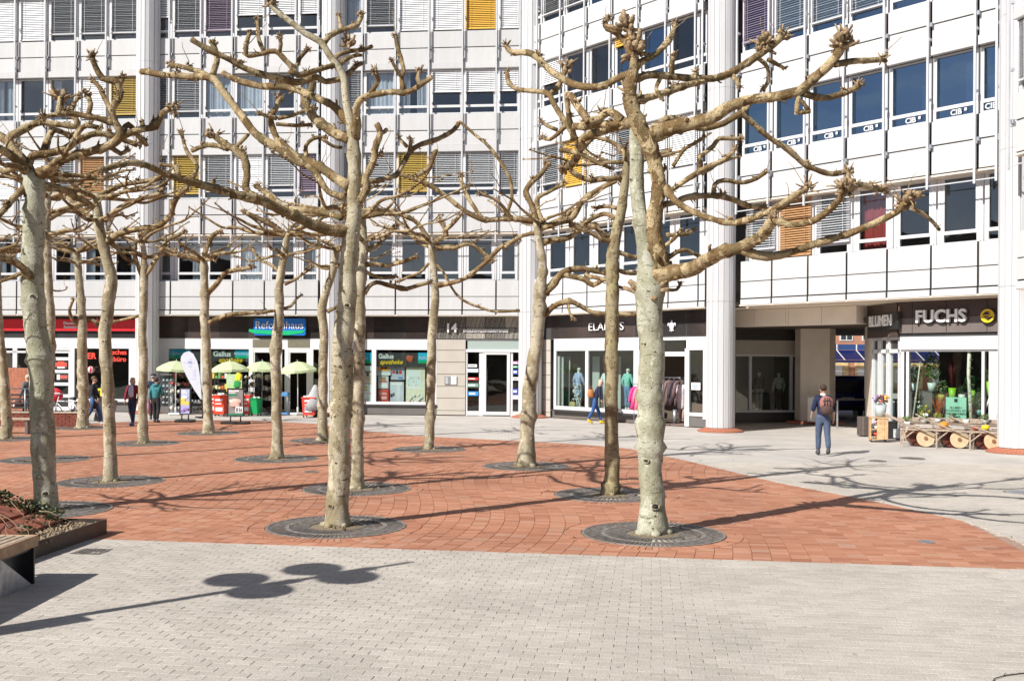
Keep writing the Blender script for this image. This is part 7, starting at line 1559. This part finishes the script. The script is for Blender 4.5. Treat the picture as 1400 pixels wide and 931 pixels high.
# crate with bucket, dark bin, black box
p = G(1201, 603.5); t_ = thing('wooden_crate', 'pale wooden crate with an open shelf side and a flower bucket on top', 'crate', tuple(p), -.25); M_['crate'] = mat('pine_crate', (.55, .36, .19), .75, .25, 9, bump=.4, bscale=30)
w_, d_, h = .44, .5, .72
for k in range(3): MB().bev(-.04 + k * .095, .05 + k * .095, -d_ / 2, -d_ / 2 + .02, .08, h - .03, .004).build('front_plank', M_['crate'], t_)
for x in (-.24, -.05, .23): MB().bev(x - .015, x + .015, -d_ / 2 + .021, d_ / 2, .05, h - .03, .004).build('side', M_['crate'], t_)
for z in (.06, .36): MB().bev(-.225, -.065, -d_ / 2 + .02, d_ / 2, z, z + .02, .003).build('shelf', M_['crate'], t_)
MB().bev(-.27, .26, -d_ / 2 - .02, d_ / 2 + .02, h - .03, h, .005).build('top_board', M_['crate'], t_); mb = MB()
for x in (-.22, .2):
    for y in (-.2, .2): mb.cyl(x, y, 0, .06, .02, None, 8)
mb.build('feet', M_['black'], t_)
pot((p.x - .1, p.y - .1, .385), .06, .08, white_, 'small pot with pink blossom inside the crate shelf', lg, .07, .12, 40, .04, blooms=[(.7, .45, .6)]); pot((p.x - .12, p.y - .06, .085), .06, .08, (.3, .2, .12), 'small pot with red blossom low inside the crate', lg, .07, .12, 40, .04, blooms=[(.6, .08, .05)])
bu = pot((p.x + .06, p.y + .0, h + .0), .17, .36, (.42, .47, .48), 'zinc bucket of yellow, violet and red flowers on the crate', dg, .24, .26, 120, .06, 'flower_bucket', blooms=[(.8, .55, .12), (.35, .12, .55), (.6, .05, .05), (.8, .35, .1)])
p = G(1181.5, 596); t_ = thing('waste_bin', 'dark brown slatted waste bin left of the wooden crate', 'bin', tuple(p))
for k in range(12): a = 2 * math.pi * k / 12; part('slat', cached('binslat', lambda: MB().bev(-.05, .05, -.012, .012, .03, .62, .004).mesh('slat', M_['binb'] if 'binb' in M_ else cm('binb', (.09, .07, .06), rough=.6, var=.2))), t_, (.2 * math.cos(a), .2 * math.sin(a), 0), a + math.pi / 2)
MB().cyl(0, 0, .02, .6, .18, None, 16).build('liner', M_['black'], t_)
p = G(1217, 599); t_ = thing('plant_trough', 'black plastic trough between the crate and the carts', 'trough', tuple(p), -.3); mb = MB(); mb.bev(-.2, .2, -.22, .22, 0, .5, .02); mb.build('tub', M_['black'], t_); MB().bev(-.22, .22, -.24, .24, .5, .53, .008).build('rim', M_['plinth'], t_)
# ================================================================ PASSAGE: HANDRAIL, BOARD, CAR AND HOUSES BEYOND
p = G(1165, 585); t_ = thing('handrail', 'dark steel handrail standing in the passage behind the man', 'handrail', tuple(p), -.1)
for x in (-.52, .45, 1.5): MB().bev(x - .03, x + .03, -.03, .03, 0, .98, .006).build('post', M_['steel'] if x < 0 else M_['black'], t_)
MB().bev(-.55, 1.6, -.035, .035, .98, 1.05, .008).build('rail', M_['black'], t_)
p = P(1110, 562, 37.0); t_ = thing('white_board', 'plain white board leaning against the clad pier beside the man', 'board', (p.x, p.y, .12), -.28); MB().bev(-.16, .36, -.02, .02, 0, .92, .008).build('panel', M_['white'], t_); mb = MB(); mb.box(-.1, .3, .02, .12, 0, .02); mb.build('foot', M_['greypl'], t_)
def car(p, rz):
    t = thing('parked_car', 'dark blue van parked beyond the passage', 'car', tuple(p), rz); pb_ = cm('car_blue', (.008, .02, .16), rough=.18, spec=.8)
    prof = [(-2.3, .35), (-2.36, .8), (-2.34, 1.02), (-2.14, 1.64), (-1.9, 1.78), (1.0, 1.78), (1.6, 1.2), (2.2, 1.02), (2.35, .7), (2.3, .35)]
    mb = MB(); mb.plate(prof, -.85, .85); mb.build('body', pb_, t)
    for x0, x1 in ((-1.75, -.75), (-.65, .25), (.35, 1.05)): f = MB(); f.plate([(x0, 1.12), (x1 + (.25 if x1 > 1 else 0), 1.12), (x1, 1.62), (x0 + (.12 if x0 < -1 else 0), 1.62)], -.862, -.84); f.build('window', cm('car_glass', (.01, .012, .015), rough=.05, spec=.9), t)
    for x in (-1.45, 1.45):
        for y in (-.86, .66): mb = MB(); mb.tube([(x, y, .33), (x, y + .2, .33)], [.33, .33], 20, True, False); w__ = mb.build('wheel', M_['black'], t); mb = MB(); mb.tube([(x, y - .01, .33), (x, y + .0, .33)], [.2, .2], 14, True, False); mb.build('rim', M_['steel'], w__)
    mb = MB(); mb.box(-2.36, 2.36, -.88, -.85, .55, .6); mb.build('trim', M_['black'], t); 
    for y in (-.82, .62): MB().bev(-2.40, -2.30, y, y + .2, 1.0, 1.32, .02).build('tail_light', cm('tail_red', (.4, .01, .01), rough=.2), t)
    mb = MB(); mb.add([(-2.352, -.6, 1.08), (-2.352, .6, 1.08), (-2.185, .56, 1.58), (-2.185, -.56, 1.58)], [(0, 1, 2, 3)]); mb.build('rear_window', cm('car_glass', (.01, .012, .015), rough=.05, spec=.9), t); MB().bev(-2.46, -2.3, -.84, .84, .36, .56, .03).build('bumper', M_['black'], t); MB().bev(-2.39, -2.355, -.26, .26, .78, .9, .005).build('number_plate', M_['offw'], t)
p = P(1163, 560, 43.4); car((13.78, p.y, 0), R(92))
oh = P(1165, 500, 78); t_ = thing('brick_house', 'orange brick house with white windows seen through the passage', 'building', (oh.x, oh.y, 0))
MB().box(-9, 9, 0, 8, 0, 11).build('wall', sheet_brick('orange_house_brick', (.62, .17, .06), (.52, .12, .04), (.45, .22, .14), 1, .5, .16, .012), t_)
for i in range(9):
    for z in (4.05, 7.2):
        x = -8 + i * 1.75; f = MB(); f.bev(x, x + 1.05, -.06, .02, z, z + 1.35, .01); fw = f.build('window', M_['frame'], t_); g_ = MB(); g_.box(x + .1, x + .48, -.075, -.055, z + .1, z + 1.25); g_.box(x + .57, x + .95, -.075, -.055, z + .1, z + 1.25); g_.build('pane', cm('house_pane', (.02, .025, .03), rough=.05, spec=.9), fw)
for i in range(6): x = -8.5 + i * 2.9; f = MB(); f.bev(x, x + 2.4, -.08, .02, .3, 2.5, .01); fw = f.build('shop_window', cm('painted_lit_window', (.55, .40, .2), rough=.3, var=.5, scale=1.5), t_); g_ = MB(); g_.box(x + .2, x + .9, -.1, -.082, .8, 1.9); g_.box(x + 1.3, x + 1.9, -.1, -.082, 1.2, 2.1); g_.build('notice', M_['white'], fw)  # panes are opaque; the shop's lit inside is put into their colour
t_ = thing('shop_canopy', 'blue glazed canopy with thin white bars in front of the orange brick house', 'canopy', (oh.x, oh.y - 1.2, 0)); cb = cm('canopy_blue', (.004, .013, .075), rough=.35, spec=.4); cb2 = cm('canopy_light_blue', (.02, .06, .19), rough=.2, spec=.8)
for i in range(12):
    x = -9 + i * 1.5; mb = MB(); mb.add([(x + .05, -1.6, 2.55), (x + 1.45, -1.6, 2.55), (x + 1.25, -.3, 3.3), (x - .15, -.3, 3.3)], [(0, 1, 2, 3)]); mb.build('pane', cb, t_); mb = MB(); mb.box(x - .1, x + 1.3, -.3, -.28, 3.32, 3.75); mb.build('upper_pane', cb2, t_); MB().tube([(x, -1.62, 2.55), (x - .2, -.32, 3.3), (x - .2, -.32, 3.75)], .03, 6).build('bar', M_['white'], t_)
mb = MB(); mb.box(-9, 9, -1.7, -1.58, 2.35, 2.53); mb.build('gutter', cb, t_); mb = MB()
for x in (-8, 0, 8): mb.tube([(x, -1.6, 0), (x, -1.6, 2.4)], .05, 8)
mb.build('posts', M_['black'], t_)
p = G(1372, 925); t_ = thing('twig', 'thin dark fallen twig on the grey paving at the lower right corner', 'twig', tuple(p)); MB().tube([(-.16, -.16, .006), (-.1, -.07, .012), (0, 0, .01), (.14, .06, .008), (.26, .08, .01)], .004, 5).build('stem', M_['scar'], t_); MB().tube([(0, 0, .01), (.04, .05, .015)], .003, 4).build('side_shoot', M_['scar'], t_)
lf = MB()
for c in gr_c:
    for k in range(26):
        a, r = rnd.uniform(0, 6.28), abs(rnd.gauss(.45, .35)); leaves(lf, (c.x + r * math.cos(a), c.y + r * math.sin(a), .012), .01, 1, .05, (1, 1, .2))
for k in range(70): x, y = rnd.uniform(-8, 8), rnd.uniform(12, 26); leaves(lf, (x, y, .006), .003, 1, .03, (1, 1, .15))
o_ = lf.build('fallen_leaves', M_['ivydry']); o_['kind'] = 'stuff'; o_['label'] = 'dry leaf scraps scattered over the grates and paving'; o_['category'] = 'leaf litter'
# houses across the square and to the left, mirrored in the panes
M_['opp'] = cm('opposite_brick', (.13, .085, .07), rough=.9, var=.2, scale=.6)
wm = MB().bev(-.7, .7, -.02, .06, 0, 1.6, .01).mesh('window', M_['frame']); pm = MB().box(-.6, .6, .05, .07, .1, 1.5).mesh('pane', M_['car_glass'])
for (x, y, rz, L, h, l) in ((-5, -45, 0, 60, 13.5, 'long dark brick house behind the camera, mirrored in the panes'), (-56, -10, R(-90), 34, 15, 'dark brick house at the left side of the square, mirrored in the angled panes')):
    ob = thing('brick_house', l, 'building', (x, y, 0), rz); MB().box(-L, L, -10, 0, 0, h).build('wall', M_['opp'], ob)
    for i in range(int(L / 2.6)):
        for z in range(1, int(h) - 2, 3): o_ = part('window', wm, ob, (-L + 3 + i * 5.2, 0, z)); part('pane', pm, o_, (0, .01, 0))
# lettering becomes plain mesh so that every word is an object of its own
dg = bpy.context.evaluated_depsgraph_get()
for o in FONTS:
    me = bpy.data.meshes.new_from_object(o.evaluated_get(dg)); nm = o.name; n_ = bpy.data.objects.new('lettering', me); COL.objects.link(n_)
    n_.parent = o.parent; n_.location = o.location; n_.rotation_euler = o.rotation_euler; n_.scale = o.scale; bpy.data.objects.remove(o); n_.name = nm
